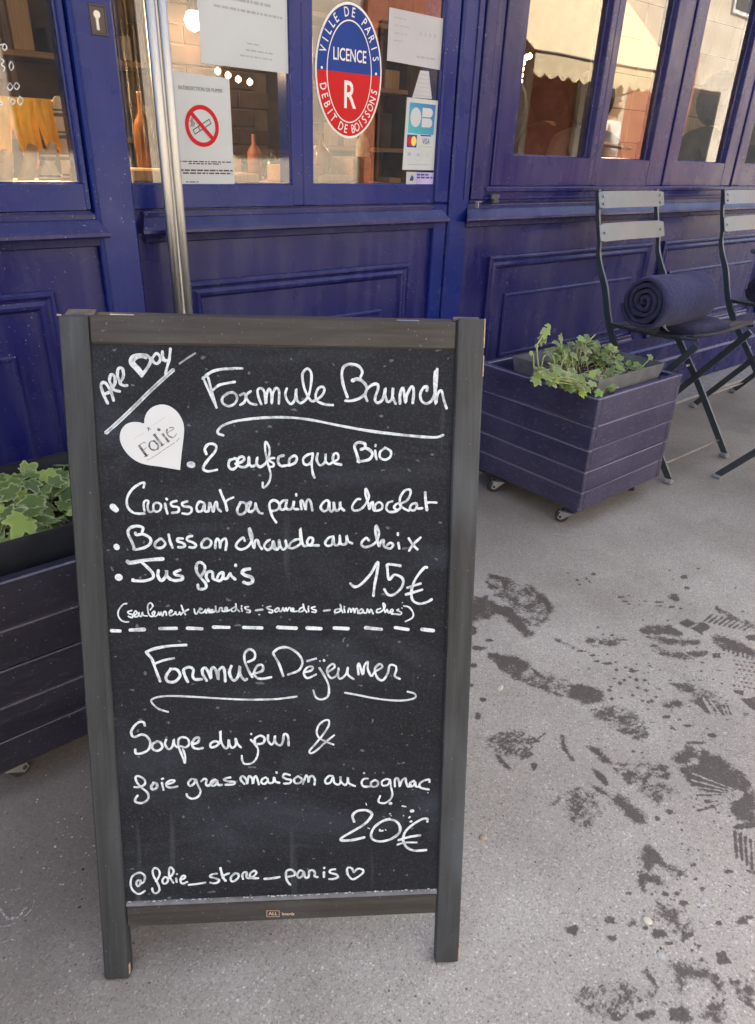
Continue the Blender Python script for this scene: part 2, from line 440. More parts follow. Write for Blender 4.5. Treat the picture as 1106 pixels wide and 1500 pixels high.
def gradient(name, c1, c2, z0, z1, x0, x1):
    m = NT(name); sx = m.n('ShaderNodeSeparateXYZ'); m.l(m.co(), sx.inputs[0])
    a = m.math('DIVIDE', m.math('SUBTRACT', sx.outputs[2], z0), z1-z0); b = m.math('DIVIDE', m.math('SUBTRACT', sx.outputs[0], x0), x1-x0)
    f = m.math('MULTIPLY', m.math('ADD', a, b), .5, True)
    m.bsdf(m.ramp(f, [(.1, c1), (.9, c2)]), .4); return m.mat

def leafmat(name, g1, g2, cream, young):
    m = NT(name)
    at = m.n('ShaderNodeAttribute', attribute_name='edge')
    oi = m.n('ShaderNodeObjectInfo')
    n = m.noise(90, m.co(), 3)
    green = m.ramp(oi.outputs['Random'], [(0, g1), (.45, g2), (.72, young), (1, g1)])
    green = m.mix(m.ramp(n, [(.45, 0.), (.7, .45)]), green, cream)
    e = m.math('ADD', at.outputs['Fac'], m.math('MULTIPLY', m.math('SUBTRACT', n, .5), .9))
    var = m.ramp(oi.outputs['Random'], [(0, 1.), (.5, 1.), (.62, .35), (.9, .2), (1, 1.)])
    f = m.math('MULTIPLY', m.ramp(e, [(.66, 0.), (.88, .95)]), var)
    col = m.mix(f, green, cream)
    b = m.bsdf(col, .48, 0, m.bump(n, .3, .0015), spec=.4, link=False)
    tl = m.n('ShaderNodeBsdfTranslucent'); m.l(col, tl.inputs[0])
    mx = m.n('ShaderNodeMixShader'); mx.inputs[0].default_value = .22
    m.l(b.outputs[0], mx.inputs[1]); m.l(tl.outputs[0], mx.inputs[2]); m.l(mx.outputs[0], m.out.inputs[0])
    return m.mat
M['ivy'] = leafmat('variegated_ivy', (.045, .100, .014), (.120, .190, .035), (.38, .42, .20), (.30, .42, .03))
M['ivy_pale'] = leafmat('pale_variegated_ivy', (.12, .20, .05), (.24, .31, .11), (.50, .50, .30), (.20, .38, .05))
M['stem'] = simple('pale_green_stem', (.30, .34, .15), .6)
M['deadleaf'] = simple('dry_straw_stem', (.42, .30, .18), .8)

def emit(name, col, s):
    m = NT(name); e = m.n('ShaderNodeEmission'); e.inputs[0].default_value = (*col, 1); e.inputs[1].default_value = s
    m.l(e.outputs[0], m.out.inputs[0]); return m.mat
M['bulb'] = emit('warm_bulb', (1, .72, .35), 7)
M['bulb_small'] = emit('small_warm_bulb', (1, .62, .28), 3)
M['wall_in'] = simple('brown_interior_wall', (.11, .062, .035), .8, var=.35, sc=5)
M['wall_dark'] = simple('dark_brown_interior_wall', (.055, .034, .024), .8, var=.4, sc=7)
M['ceil'] = simple('cream_ceiling', (.55, .43, .27), .8, var=.1)
M['floor_in'] = simple('brown_tiled_floor', (.12, .08, .055), .5, var=.3)
M['wood_light'] = wood('light_kitchen_wood', (.32, .20, .10), (.46, .31, .17), 'z')
M['wood_mid'] = wood('mid_brown_wood', (.22, .12, .06), (.34, .20, .10), 'x')
M['mustard'] = simple('mustard_cloth', (.85, .45, .03), .9, var=.25, sc=20, bump=.5, bsc=400)
M['tile'] = simple('beige_wall_tile', (.60, .47, .33), .4, var=.12, sc=4)
M['grout'] = simple('dark_grout', (.10, .07, .05), .8)
M['awning'] = simple('cream_canvas', (.72, .60, .38), .8, var=.06, sc=4)
M['terracotta'] = simple('terracotta_render', (.33, .11, .06), .7, var=.2)
M['cream_wall'] = simple('cream_render', (.52, .47, .38), .85, var=.12, sc=3)
M['greystone'] = simple('grey_stone_wall', (.34, .33, .31), .85, var=.15, sc=3)
M['dark_shop'] = simple('dark_shopfront_paint', (.05, .035, .03), .5)
M['dark_glass'] = simple('dark_window_glass', (.03, .035, .04), .1, var=.2)
M['skin'] = simple('skin', (.42, .24, .16), .55, var=.08)
M['hair'] = simple('dark_hair', (.03, .02, .015), .7)
M['shirt'] = simple('white_cotton', (.72, .68, .62), .9, var=.05)
M['blackcoat'] = simple('black_padded_coat', (.012, .013, .017), .7, var=.3)
M['redcoat'] = simple('red_coat', (.45, .03, .02), .8)
M['winecoat'] = simple('wine_coat', (.035, .010, .013), .8)
M['trouser'] = simple('dark_trousers', (.03, .03, .04), .85)

def text_mb(mb, body, size, T, mi=0, sx=1.0, align='CENTER', off=0.0, font_off=0.0):
    """flat lettering appended to MB; T maps (u, v) -> 3D tuple"""
    cu = bpy.data.curves.new('t', 'FONT'); cu.body = body; cu.size = size; cu.align_x = align; cu.align_y = 'CENTER'; cu.offset = font_off*size*.6
    cu.resolution_u = 3
    ob = bpy.data.objects.new('t', cu); COL.objects.link(ob)
    dg = bpy.context.evaluated_depsgraph_get(); me = ob.evaluated_get(dg).to_mesh()
    vs = [(v.co.x*sx, v.co.y) for v in me.vertices]; fs = [tuple(p.vertices) for p in me.polygons]
    ob.evaluated_get(dg).to_mesh_clear()
    mb.add([T(a, b) for a, b in vs], fs, mi)
    bpy.data.objects.remove(ob); bpy.data.curves.remove(cu)
WRITING = """
all_day|366|441,7021 410,7097 385,7183 392,7224 423,7235 456,7194 487,7124 503,7052
all_day|364|421,7118 478,7139
all_day|364|500,7180 474,7255 493,7316 527,7297 529,7236 500,7175 529,7155 569,7145
all_day|364|585,7224 558,7307 572,7378 612,7376 617,7298 579,7231 612,7207 648,7207
all_day|364|804,7305 742,7380 695,7440 719,7501 790,7522 870,7513 903,7468 874,7402 804,7310
all_day|364|820,7331 773,7391 726,7451 789,7502 859,7493
all_day|348|919,7490 963,7537 995,7514 998,7467 963,7434 927,7457 924,7494
all_day|348|1026,7557 1028,7505 1050,7463
all_day|348|1109,7587 1094,7488 1071,7412 1049,7335
all_day|349|1031,7472 1074,7468
slash|370|404,6712 514,6806 694,6972 864,7137 1003,7263 1131,7375
slash_faint|210|1196,7437 1279,7495 1361,7546
formule_brunch|311|1433,7298 1478,7190 1524,7080 1564,6988
formule_brunch|311|1485,7299 1514,7178 1558,7001
formule_brunch|269|1427,7286 1489,7341 1600,7379 1722,7397 1844,7398
formule_brunch|353|1452,7305 1526,7360 1624,7386 1746,7395
formule_brunch|313|1533,7172 1595,7221 1669,7241 1761,7258
formule_brunch|314|1690,7140 1630,7094 1629,7038 1687,7004 1755,7033 1781,7095 1746,7146 1678,7139
formule_brunch|315|1813,7120 1856,7137 1871,7096 1854,7047 1813,7019
formule_brunch|315|1924,7161 1877,7121 1886,7078 1922,7035 1981,7023
formule_brunch|317|2033,7030 2007,7098 1998,7174 2036,7196 2069,7154 2082,7037 2094,7136 2119,7191 2143,7136 2144,7038 2156,7136 2190,7198 2223,7168 2219,7038
formule_brunch|316|2305,7194 2288,7138 2306,7076 2349,7034 2391,7090 2404,7195 2404,7127 2418,7065 2461,7047 2530,7116 2562,7252 2563,7362 2526,7405 2482,7373 2470,7312 2494,7190 2543,7091 2586,7067 2668,7118 2703,7180 2687,7217 2643,7206 2612,7142 2618,7080 2668,7046 2738,7029 2793,7027
formule_brunch|349|2949,7114 2909,7224 2888,7341 2908,7429 2980,7461 3065,7440 3105,7383 3089,7331
formule_brunch|434|3001,7288 3047,7304 3093,7294
formule_brunch|347|3080,7305 3142,7247 3151,7175 3091,7109 2995,7075 2929,7075
formule_brunch|351|3161,7077 3141,7136 3160,7201 3219,7248 3270,7252 3276,7203 3250,7124 3248,7078 3282,7056 3328,7099 3355,7210 3354,7138 3382,7070 3428,7100 3439,7218 3434,7126 3469,7050
formule_brunch|353|3516,7051 3514,7140 3533,7213 3553,7193 3576,7062 3588,7141 3639,7234 3663,7181 3654,7060
formule_brunch|353|3805,7190 3807,7233 3767,7222 3735,7156 3750,7084 3812,7054 3871,7105 3901,7211 3909,7420
formule_brunch|351|3889,7394 3886,7263 3906,7052 3923,7158 3963,7192 3993,7093 4025,7007
underline|334|1624,6695 1573,6714 1570,6743 1614,6793 1732,6840 1902,6870 2112,6889 2322,6891 2519,6873 2665,6848 2931,6797 3199,6753 3468,6722 3740,6697 3917,6691 3996,6715
deux_oeufs|803|1263,6379 1288,6377
deux_oeufs|335|1441,6494 1427,6547 1460,6595 1512,6603 1548,6574 1530,6516 1465,6441 1411,6366 1409,6323 1461,6307 1546,6324
deux_oeufs|337|1733,6442 1685,6426 1673,6367 1704,6330 1746,6346 1768,6389 1759,6442 1733,6448
deux_oeufs|338|1747,6389 1811,6410 1843,6443 1818,6469 1780,6448 1768,6389 1799,6357 1852,6357 1884,6389 1891,6464 1895,6389 1926,6363 1969,6390 1981,6465 1974,6390 2011,6358 2064,6390
deux_oeufs|281|2064,6390 2108,6487 2109,6572 2073,6628 2067,6540 2091,6401 2121,6272 2092,6174 2038,6130 2034,6185
deux_oeufs|295|2161,6455 2118,6449 2112,6423 2154,6396 2149,6364 2117,6358
deux_oeufs|339|2262,6482 2214,6466 2202,6412 2234,6369 2298,6375 2340,6381 2389,6408 2405,6451 2389,6478 2357,6472 2325,6440 2319,6391
deux_oeufs|311|2577,6505 2523,6492 2475,6450 2481,6395 2523,6383 2565,6426 2577,6499 2565,6390 2576,6292 2594,6243
deux_oeufs|311|2631,6505 2619,6438 2655,6378 2709,6415 2716,6506 2715,6427 2752,6390 2788,6409 2848,6446 2848,6500 2812,6506 2794,6451 2812,6403 2885,6385
deux_oeufs|374|3079,6416 3054,6501 3029,6586 3065,6629 3138,6617 3144,6587
deux_oeufs|373|3100,6553 3162,6565 3224,6514 3200,6453 3140,6429 3067,6422
deux_oeufs|314|3254,6539 3261,6490 3271,6448
deux_oeufs|313|3259,6602 3257,6591
deux_oeufs|314|3363,6570 3309,6527 3310,6466 3365,6442 3419,6473 3425,6534 3363,6574
croissant|771|429,5921 461,5888
croissant|315|765,6131 775,6177 731,6172 646,6111 587,6016 586,5921 633,5860 696,5843 760,5845
croissant|281|762,5874 756,5940 772,5983 808,5980 796,5921 812,5864 853,5874 861,5940 899,5964 939,5940 927,5883 880,5864 855,5902
croissant|318|985,5950 992,5893 1004,5845
croissant|317|1000,6007 1006,5999
croissant|318|1106,5983 1050,5964 1058,5926 1122,5912 1120,5864 1054,5850
croissant|319|1221,5978 1169,5959 1177,5926 1251,5912 1263,5873 1230,5840 1165,5845
croissant|320|1398,5959 1353,5974 1318,5921 1330,5868 1377,5878 1403,5950 1405,5873 1442,5868
croissant|321|1447,5873 1459,5964 1480,5902 1495,5862 1509,5931 1533,5974 1545,5902 1576,5868
croissant|334|1574,6102 1604,6017 1630,5950 1642,5878
croissant|283|1714,6022 1659,5998 1630,5969
croissant|321|1788,5961 1754,5892 1762,5844 1800,5834 1847,5873 1853,5940 1826,5964 1789,5969
croissant|322|1853,5945 1896,5971 1900,5950 1876,5902 1880,5863 1917,5873 1946,5902 1952,5959 1965,5902 1992,5853 2025,5844
croissant|326|2173,5743 2130,5815 2105,5905 2106,5958 2142,5990 2189,5976 2211,5931 2188,5887 2122,5869
croissant|323|2294,5990 2251,5985 2215,5940 2223,5891 2267,5896 2290,5976 2280,5914 2311,5887 2355,5913 2369,5985 2359,5922 2372,5895 2416,5891
croissant|323|2394,6058 2395,6043
croissant|325|2451,5891 2443,5976 2465,5981 2486,5922 2499,5886 2504,5967 2531,5999 2553,5967 2570,5877
croissant|326|2759,5967 2724,5990 2676,5949 2662,5904 2698,5868 2742,5895 2755,5967 2760,5886 2786,5868 2808,5913 2804,5976 2813,5904 2839,5873 2870,5904 2874,5976 2883,5913 2919,5877
croissant|304|3097,6004 3059,5999 3016,5941 3012,5892 3050,5873 3117,5902 3169,5970 3192,6038 3158,6120 3154,6057 3184,5960 3199,5892 3212,5951 3236,5970 3237,5902 3261,5873 3261,5931 3303,5970 3342,5941 3333,5892 3281,5873
croissant|306|3452,5980 3404,5960 3386,5902 3416,5863 3483,5863 3541,5902 3544,5951 3501,5951 3473,5912 3502,5882
croissant|307|3540,5931 3538,6019 3585,6097 3642,6111 3653,6068 3616,5990 3540,5946 3579,5902 3638,5872
croissant|308|3713,5960 3665,5941 3652,5892 3696,5877 3729,5921 3723,5960 3734,5902 3788,5902
croissant|383|3817,6078 3824,5990 3842,5882
croissant|308|3834,5965 3888,5968 3946,5965
boisson|747|443,5478 449,5465
boisson|375|635,5450 611,5528 575,5625 596,5682 671,5706 734,5687 727,5644
boisson|372|653,5629 666,5607 731,5615 802,5576 809,5517 751,5469 657,5445 625,5450
boisson|337|913,5561 860,5517 862,5468 927,5463 966,5507 931,5561 903,5561
boisson|337|1007,5609 1018,5536 1043,5463
boisson|338|1154,5565 1108,5565 1097,5536 1152,5516 1179,5486 1150,5467 1104,5467
boisson|338|1258,5593 1210,5579 1205,5545 1264,5520 1296,5491 1271,5462 1225,5467
boisson|324|1394,5559 1355,5505 1372,5461 1438,5471 1463,5524 1427,5563 1385,5554
boisson|326|1504,5456 1510,5524 1530,5563 1553,5524 1555,5455 1567,5524 1610,5563 1628,5524 1616,5435
boisson|327|1826,5537 1808,5572 1750,5523 1730,5474 1776,5439 1843,5459 1891,5513 1911,5581 1881,5679 1879,5630 1901,5542 1928,5453 1939,5532 1967,5542 1985,5483 2013,5443
boisson|328|2100,5546 2062,5522 2037,5473 2074,5433 2118,5462 2138,5531 2156,5462 2189,5447
boisson|329|2125,5461 2156,5440 2182,5437 2200,5469 2201,5543 2218,5469 2248,5437 2280,5469 2272,5538 2297,5469 2350,5450 2431,5496 2440,5542 2396,5551 2333,5515 2311,5469
boisson|330|2440,5514 2436,5678 2449,5569 2466,5486 2501,5477 2564,5504 2573,5559 2537,5569 2511,5523 2528,5486 2590,5481 2639,5481
boisson|331|2800,5581 2751,5568 2711,5513 2733,5476 2787,5494 2800,5577 2809,5503 2840,5480 2871,5512 2871,5595 2880,5512 2912,5489 2947,5512 2947,5595 2965,5530 3010,5502
boisson|333|3193,5538 3169,5563 3126,5528 3116,5483 3160,5458 3237,5483 3290,5537 3308,5627 3278,5706 3270,5627 3295,5517 3315,5467 3334,5527 3363,5537 3364,5477 3394,5452 3442,5442 3471,5482 3441,5507 3403,5482
boisson|335|3529,5506 3540,5441
boisson|334|3520,5616 3522,5598
boisson|335|3645,5556 3691,5486 3746,5430
boisson|336|3777,5565 3696,5486 3653,5416
jus|832|444,5130 457,5128
jus|452|553,5309 585,5294 744,5322 931,5336
jus|362|710,5293 768,5234 820,5164 808,5115 714,5086 602,5092 601,5102
jus|364|878,5203 871,5144 901,5089 939,5114 965,5163 967,5208 969,5143 1005,5103
jus|366|1112,5207 1055,5182 1063,5153 1128,5137 1131,5102 1060,5088 1005,5103
jus|336|1294,5230 1301,5279 1339,5294 1380,5259 1378,5200 1333,5130
jus|335|1288,5250 1297,5180 1342,5110 1387,5050 1385,5000 1338,4986 1305,4996 1301,5036
jus|338|1416,5080 1394,5130 1410,5180 1448,5189 1467,5169 1469,5109 1511,5089 1549,5084 1579,5128 1576,5178 1537,5159 1517,5119
jus|338|1576,5178 1588,5108 1626,5113 1656,5168 1669,5138 1711,5097
jus|337|1720,5262 1722,5252
jus|416|1871,5216 1818,5206 1789,5177 1817,5146 1892,5116 1901,5066 1853,5046 1805,5061
quinze|362|2995,5036 3041,4998 3113,5026 3221,5147 3301,5287 3294,5166 3268,5015 3257,4891
quinze|362|3557,5239 3420,5258 3411,5202 3432,5080 3495,5136 3587,5088 3580,4993 3499,4908 3426,4899 3379,4966
quinze|364|3859,5218 3823,5209 3734,5086 3691,4954 3703,4839 3778,4790 3870,4808 3925,4840
quinze|366|3644,4983 3790,5029
quinze|367|3628,4901 3811,4956
seulement|230|517,4827 479,4818 429,4756 418,4693 444,4639 485,4616 527,4615
seulement|261|567,4746 529,4732 536,4710 577,4696 567,4664 530,4678
seulement|231|593,4682 624,4718 609,4741 590,4709 601,4673 635,4682 646,4727 648,4690 668,4677 683,4726 690,4690 732,4680
seulement|231|769,4752 800,4797 777,4833 746,4806 743,4743 757,4689 790,4675 818,4715 810,4734 788,4707 816,4675 851,4697 860,4728 871,4688 885,4724 900,4678 919,4728 940,4723 943,4687
seulement|232|973,4704 1008,4731 996,4745 974,4718 985,4682 1028,4699 1046,4726 1053,4690 1079,4699 1090,4726 1100,4689 1118,4712 1187,4752
seulement|278|1112,4798 1131,4739 1151,4693
seulement|264|1251,4753 1258,4709 1278,4700 1304,4743 1337,4752 1313,4761 1307,4722 1335,4708 1369,4734 1374,4751 1380,4708 1402,4751 1415,4755 1413,4712 1459,4742 1430,4742 1426,4716 1467,4720 1488,4750 1485,4793 1495,4724 1524,4728 1533,4762 1558,4762 1557,4732 1590,4727 1615,4757 1603,4770 1586,4749 1606,4727 1639,4739
seulement|234|1698,4774 1660,4748 1672,4722 1709,4739 1711,4817 1718,4756 1750,4721
seulement|234|1772,4760 1779,4725
seulement|234|1775,4786 1775,4781
seulement|274|1850,4776 1813,4768 1825,4746 1866,4732 1861,4710 1832,4711
seulement|314|1932,4732 2006,4741
seulement|172|2009,4787 2010,4785
seulement|189|1966,4683 1973,4679
seulement|251|2099,4778 2054,4765 2078,4743 2119,4729 2111,4703 2078,4708
seulement|252|2178,4759 2144,4733 2157,4711 2190,4733 2186,4759 2202,4715 2227,4732 2236,4759 2252,4719 2269,4758 2281,4719 2302,4758 2319,4753 2327,4718 2356,4735 2344,4753 2331,4727 2352,4713 2394,4717
seulement|253|2461,4765 2423,4743 2419,4708 2469,4729 2461,4804 2473,4747 2502,4703
seulement|253|2519,4751 2523,4711
seulement|253|2522,4771 2523,4768
seulement|253|2594,4767 2557,4755 2569,4737 2607,4723 2598,4701 2561,4706
seulement|286|2695,4718 2762,4726
seulement|254|2875,4738 2826,4728 2822,4697 2866,4702 2890,4738 2880,4794 2890,4738 2910,4696
seulement|254|2925,4737 2933,4696
seulement|254|2927,4762 2928,4758
seulement|255|2969,4695 2979,4742 2998,4726 3003,4695 3018,4736 3033,4736 3043,4689 3057,4736 3077,4730 3082,4684
seulement|255|3126,4735 3097,4714 3102,4683 3132,4693 3136,4729 3151,4688 3181,4693 3190,4734 3211,4687 3230,4728 3255,4676
seulement|256|3339,4737 3299,4722 3300,4691 3339,4696 3378,4732 3393,4773 3368,4799 3378,4742 3394,4690 3413,4726 3434,4684 3483,4705 3468,4725 3449,4695 3489,4673
seulement|257|3547,4725 3528,4714 3578,4688 3568,4662 3524,4668 3469,4671
seulement|177|3583,4741 3587,4739
seulement|160|3587,4805 3591,4804
seulement|257|3606,4765 3666,4749 3713,4686 3709,4624 3630,4578
dashes|356|337,4514 426,4509
dashes|357|541,4518 693,4523
dashes|358|866,4532 1044,4531
dashes|360|1169,4531 1325,4522
dashes|361|1458,4540 1626,4534
dashes|363|1793,4531 1993,4523
dashes|365|2175,4527 2381,4514
dashes|367|2505,4516 2660,4504
dashes|368|2815,4510 2971,4500
dashes|370|3173,4509 3349,4487
dashes|372|3516,4506 3659,4480
dashes|374|3823,4480 3955,4462
formule_dejeuner|392|702,4253 777,4288 938,4321 1145,4332
formule_dejeuner|377|708,4239 758,4173 793,4056 839,3902
formule_dejeuner|316|789,4114 891,4153 1005,4176
formule_dejeuner|381|966,4048 909,3966 920,3900 1000,3891 1064,3963 1033,4037 960,4049
formule_dejeuner|384|1148,3888 1118,3962 1107,4036 1169,4066 1215,4033 1205,3960 1231,3916 1305,3917
formule_dejeuner|385|1359,3899 1320,3973 1316,4032 1350,4053 1388,3986 1409,3920 1410,4015 1441,4058 1477,3999 1488,3911 1498,4013 1546,4059 1565,3997 1569,3887
formule_dejeuner|384|1642,4069 1619,3982 1664,3892 1720,3950 1737,4067 1741,3965 1787,3897 1815,3911
formule_dejeuner|336|1833,4117 1902,4152 1910,4225 1857,4270 1801,4227 1793,4140 1831,4022 1877,3932
formule_dejeuner|338|1884,3969 1988,4004 1996,4070 1941,4071 1898,3991 1925,3924 1993,3908 2089,3925
underline_dejeuner|275|910,3523 797,3570 727,3661 790,3704 939,3719 1209,3702 1549,3672 1823,3654 2107,3652 2251,3664 2379,3680
formule_dejeuner|337|2118,4209 2181,4087 2228,3938
formule_dejeuner|336|2119,4226 2184,4277 2280,4284 2393,4213 2449,4108 2407,4004 2285,3954
formule_dejeuner|317|2472,3977 2554,4001 2562,4045 2505,4037 2464,3968 2505,3906 2603,3948
formule_dejeuner|340|2506,4115 2603,4143
formule_dejeuner|301|2644,4026 2701,3928 2750,3804 2742,3680 2668,3637 2602,3666 2573,3751
formule_dejeuner|340|2696,4124 2698,4115
formule_dejeuner|203|2649,4113 2650,4111
formule_dejeuner|302|2734,3972 2816,4031 2799,4075 2742,4033 2734,3963 2783,3900 2849,3943 2865,4022 2857,3943 2882,3890 2947,3941 2971,4028 2972,3941 3038,3883
formule_dejeuner|312|3096,3938 3086,4044 3103,4070 3145,3937 3160,4042 3201,4094 3202,4006 3244,3918 3285,3970 3367,4021 3342,4065 3285,4005 3311,3899 3378,3862 3435,3949 3458,4046 3524,4035 3534,3982 3518,3912 3577,3875
underline_dejeuner|281|2940,3715 3098,3681 3264,3642 3465,3610 3633,3603 3759,3631 3757,3684 3673,3713
soupe|340|643,3359 632,3398 590,3408 536,3371 488,3296 494,3237 528,3222 599,3249 659,3223 694,3145 668,3058 596,3016 526,3013 520,3062
soupe|343|769,3157 719,3124 717,3066 772,3040 827,3082 812,3141 769,3162
soupe|303|875,3178 859,3120 896,3056 941,3089 963,3181 965,3117 994,3078
soupe|307|1074,2878 1043,2988 1012,3087 1015,3175 1060,3203 1121,3181 1132,3113 1091,3075 1034,3091
soupe|280|1059,3056 1082,2967 1079,2883
soupe|346|1171,3112 1234,3134 1249,3188 1209,3189 1168,3131 1179,3072 1231,3051 1285,3061
soupe|331|1486,3119 1431,3141 1380,3112 1383,3066 1448,3084 1491,3149 1495,3271 1500,3139 1540,3056 1577,3065 1589,3157 1600,3085 1632,3053 1670,3093 1667,3170 1689,3103 1725,3056
soupe|282|1843,3150 1884,3097 1924,3024 1908,2922 1851,2851 1767,2843 1740,2885 1734,2948
soupe|331|1849,3225 1850,3220
soupe|333|1893,3102 1890,3159 1951,3198 2001,3166 1986,3105 1921,3091
soupe|332|2044,3200 2043,3134 2079,3082 2113,3122 2123,3193 2126,3111 2182,3068 2215,3119 2226,3200 2254,3210 2277,3168 2280,3066
soupe|287|2806,3061 2727,3097 2640,3151 2610,3228 2640,3322 2710,3374 2753,3364 2744,3291 2675,3179 2588,3067 2528,2992 2539,2956 2605,2990 2710,3092 2814,3180
foie|316|486,2585 539,2583 603,2616 606,2675 546,2722 506,2713 516,2648 565,2577 633,2505 633,2424 564,2376 494,2389 487,2429 516,2474
foie|366|705,2624 676,2583 697,2547 742,2571 740,2621 705,2634
foie|317|802,2629 816,2538
foie|316|805,2679 818,2683
foie|300|850,2607 922,2625 950,2654 897,2656 851,2617 867,2572 920,2565 978,2578
foie|301|1190,2656 1146,2667 1104,2619 1125,2578 1171,2607 1195,2656 1215,2585 1243,2504 1210,2434 1146,2411 1093,2438 1081,2474
foie|319|1257,2634 1289,2663 1315,2652 1309,2592 1331,2571 1358,2580
foie|319|1321,2579 1349,2584 1373,2596 1426,2646 1383,2637 1363,2596 1395,2569 1434,2604 1435,2646 1452,2583 1494,2581
foie|320|1594,2672 1547,2663 1519,2643 1574,2620 1640,2613 1629,2582 1536,2580
foie|321|1756,2583 1720,2626 1716,2668 1744,2683 1781,2635 1789,2582 1800,2655 1819,2686 1851,2643 1855,2580 1870,2653 1894,2678 1912,2630 1925,2572
foie|322|2007,2659 1969,2639 1954,2597 1991,2575 2030,2616 2026,2653 2043,2589 2091,2593 2106,2655 2119,2602 2166,2585
foie|321|2135,2723 2137,2715
foie|323|2290,2681 2234,2698 2210,2662 2252,2630 2304,2617 2289,2576 2223,2573
foie|306|2384,2660 2340,2623 2357,2573 2410,2577 2432,2620 2393,2660
foie|307|2445,2561 2463,2619 2485,2671 2507,2627 2511,2578 2525,2646 2560,2659 2586,2615 2581,2546
foie|308|2798,2651 2753,2653 2709,2601 2723,2556 2771,2569 2802,2637 2815,2568 2860,2537 2891,2565 2890,2644 2899,2575 2948,2529 2975,2572 2979,2631 2993,2552 3064,2511
foie|310|3216,2604 3169,2600 3144,2555 3170,2503 3243,2500
foie|311|3305,2584 3258,2551 3269,2499 3327,2503 3342,2554 3305,2584
foie|294|3487,2578 3440,2591 3388,2559 3400,2507 3462,2516 3487,2572 3499,2486 3517,2393 3497,2324 3435,2274 3372,2277 3350,2306 3370,2369
foie|313|3546,2490 3545,2576 3576,2598 3598,2540 3604,2488 3629,2562 3670,2595 3682,2537 3704,2485 3740,2495 3734,2530 3776,2557
foie|313|3776,2557 3729,2530 3735,2484 3777,2500 3792,2545 3804,2481 3851,2480
foie|314|3966,2534 3959,2568 3891,2553 3845,2509 3862,2462 3958,2436
foie|309|3172,2680 3173,2677
vingt|386|3058,2036 3039,2120 3104,2180 3216,2180 3273,2122 3199,2010 3050,1910 2909,1821 2919,1785 3050,1788 3182,1817
vingt|370|3491,2056 3396,2025 3303,1946 3267,1853 3294,1781 3390,1753 3517,1784 3611,1863 3615,1957 3555,2030 3449,2052
vingt|373|3954,2003 3948,2039 3884,2036 3769,1963 3685,1872 3661,1766 3701,1669 3798,1611 3949,1611
vingt|375|3608,1762 3730,1799 3868,1817
vingt|304|3593,1700 3678,1724 3828,1721
chalk_splash|482|3496,2266 3500,2264
chalk_splash|228|3641,2224 3683,2215
chalk_splash|529|3756,2154 3769,2154
chalk_splash|310|3729,2065 3736,2073
chalk_splash|310|3746,2009 3757,2013
chalk_splash|265|3372,1914 3379,1896 3409,1901
chalk_splash|159|3440,1911 3447,1905
chalk_splash|176|3490,2127 3492,2125
chalk_splash|177|3659,2093 3661,2092
chalk_splash|157|3199,2277 3206,2254
chalk_splash|159|3227,1943 3245,1934
chalk_splash|140|3948,2396 3951,2390
chalk_splash|141|3508,2099 3509,2098
folie_store|304|494,1343 460,1345 442,1307 456,1267 487,1295 494,1353 500,1304 535,1332 546,1399 511,1444 461,1446 401,1406 376,1329 384,1241 431,1175 480,1163 537,1200
folie_store|306|626,1230 629,1190 657,1160 695,1177 710,1226 689,1305 651,1394 641,1462 664,1505 705,1489 724,1439 709,1382 673,1325
folie_store|305|780,1379 753,1341 756,1297 789,1290 816,1328 809,1368 780,1379
folie_store|305|825,1357 869,1404 889,1461 857,1506 835,1473 835,1395 858,1336 878,1296
folie_store|306|914,1353 918,1304
folie_store|305|925,1413 927,1409
folie_store|306|968,1331 1010,1349 1020,1382 986,1379 963,1331 982,1281 1042,1298
folie_store|325|1062,1258 1159,1266 1257,1280
folie_store|325|1398,1396 1340,1388 1317,1359 1374,1336 1422,1308 1408,1278 1363,1265 1319,1277
folie_store|368|1444,1470 1460,1388 1480,1326 1501,1294
folie_store|325|1544,1394 1490,1371 1467,1336
folie_store|326|1615,1391 1569,1342 1568,1291 1603,1284 1654,1328 1655,1379 1615,1394
folie_store|327|1711,1310 1703,1356 1722,1396 1758,1395 1752,1334 1792,1316 1846,1345 1873,1390 1847,1416 1802,1383 1796,1337 1827,1315 1894,1312
folie_store|355|1970,1298 2051,1301 2150,1315
folie_store|340|2281,1201 2245,1257 2230,1342 2241,1395 2294,1411 2336,1373 2330,1331 2262,1317
folie_store|338|2441,1380 2399,1394 2367,1336 2388,1293 2430,1321 2446,1380 2462,1301 2504,1299 2515,1377 2557,1393 2583,1350 2578,1308 2615,1294
folie_store|340|2694,1357 2694,1291
folie_store|339|2696,1419 2697,1415
folie_store|340|2827,1393 2774,1383 2768,1348 2843,1320 2864,1283 2811,1258 2758,1260
folie_store|306|3055,1341 3034,1396 2991,1410 2975,1374 2992,1301 3045,1244 3109,1272 3173,1329 3167,1372 3108,1387 3061,1340
FOLIE|317|747,6570 812,6473
FOLIE|93|733,6576 795,6616 808,6602
FOLIE|94|780,6529 816,6559
FOLIE|101|791,6460 833,6483
FOLIE|216|854,6609 845,6582 862,6544 898,6532
FOLIE|116|898,6532 932,6545
FOLIE|245|932,6545 940,6579 913,6620 895,6630
FOLIE|115|895,6630 862,6625 847,6601
FOLIE|301|906,6693 982,6587
FOLIE|93|891,6690 917,6707
FOLIE|94|967,6571 1003,6598
FOLIE|302|993,6702 1049,6626
FOLIE|93|980,6696 1005,6714
FOLIE|94|1028,6616 1059,6636
FOLIE|394|953,6750 957,6749
FOLIE|129|1044,6719 1108,6760 1094,6774 1068,6770
FOLIE|215|1041,6753 1035,6723 1053,6685 1090,6667
FOLIE|108|1090,6667 1116,6678 1136,6709
FOLIE|65|819,6425 853,6443
FOLIE|65|861,6447 895,6466
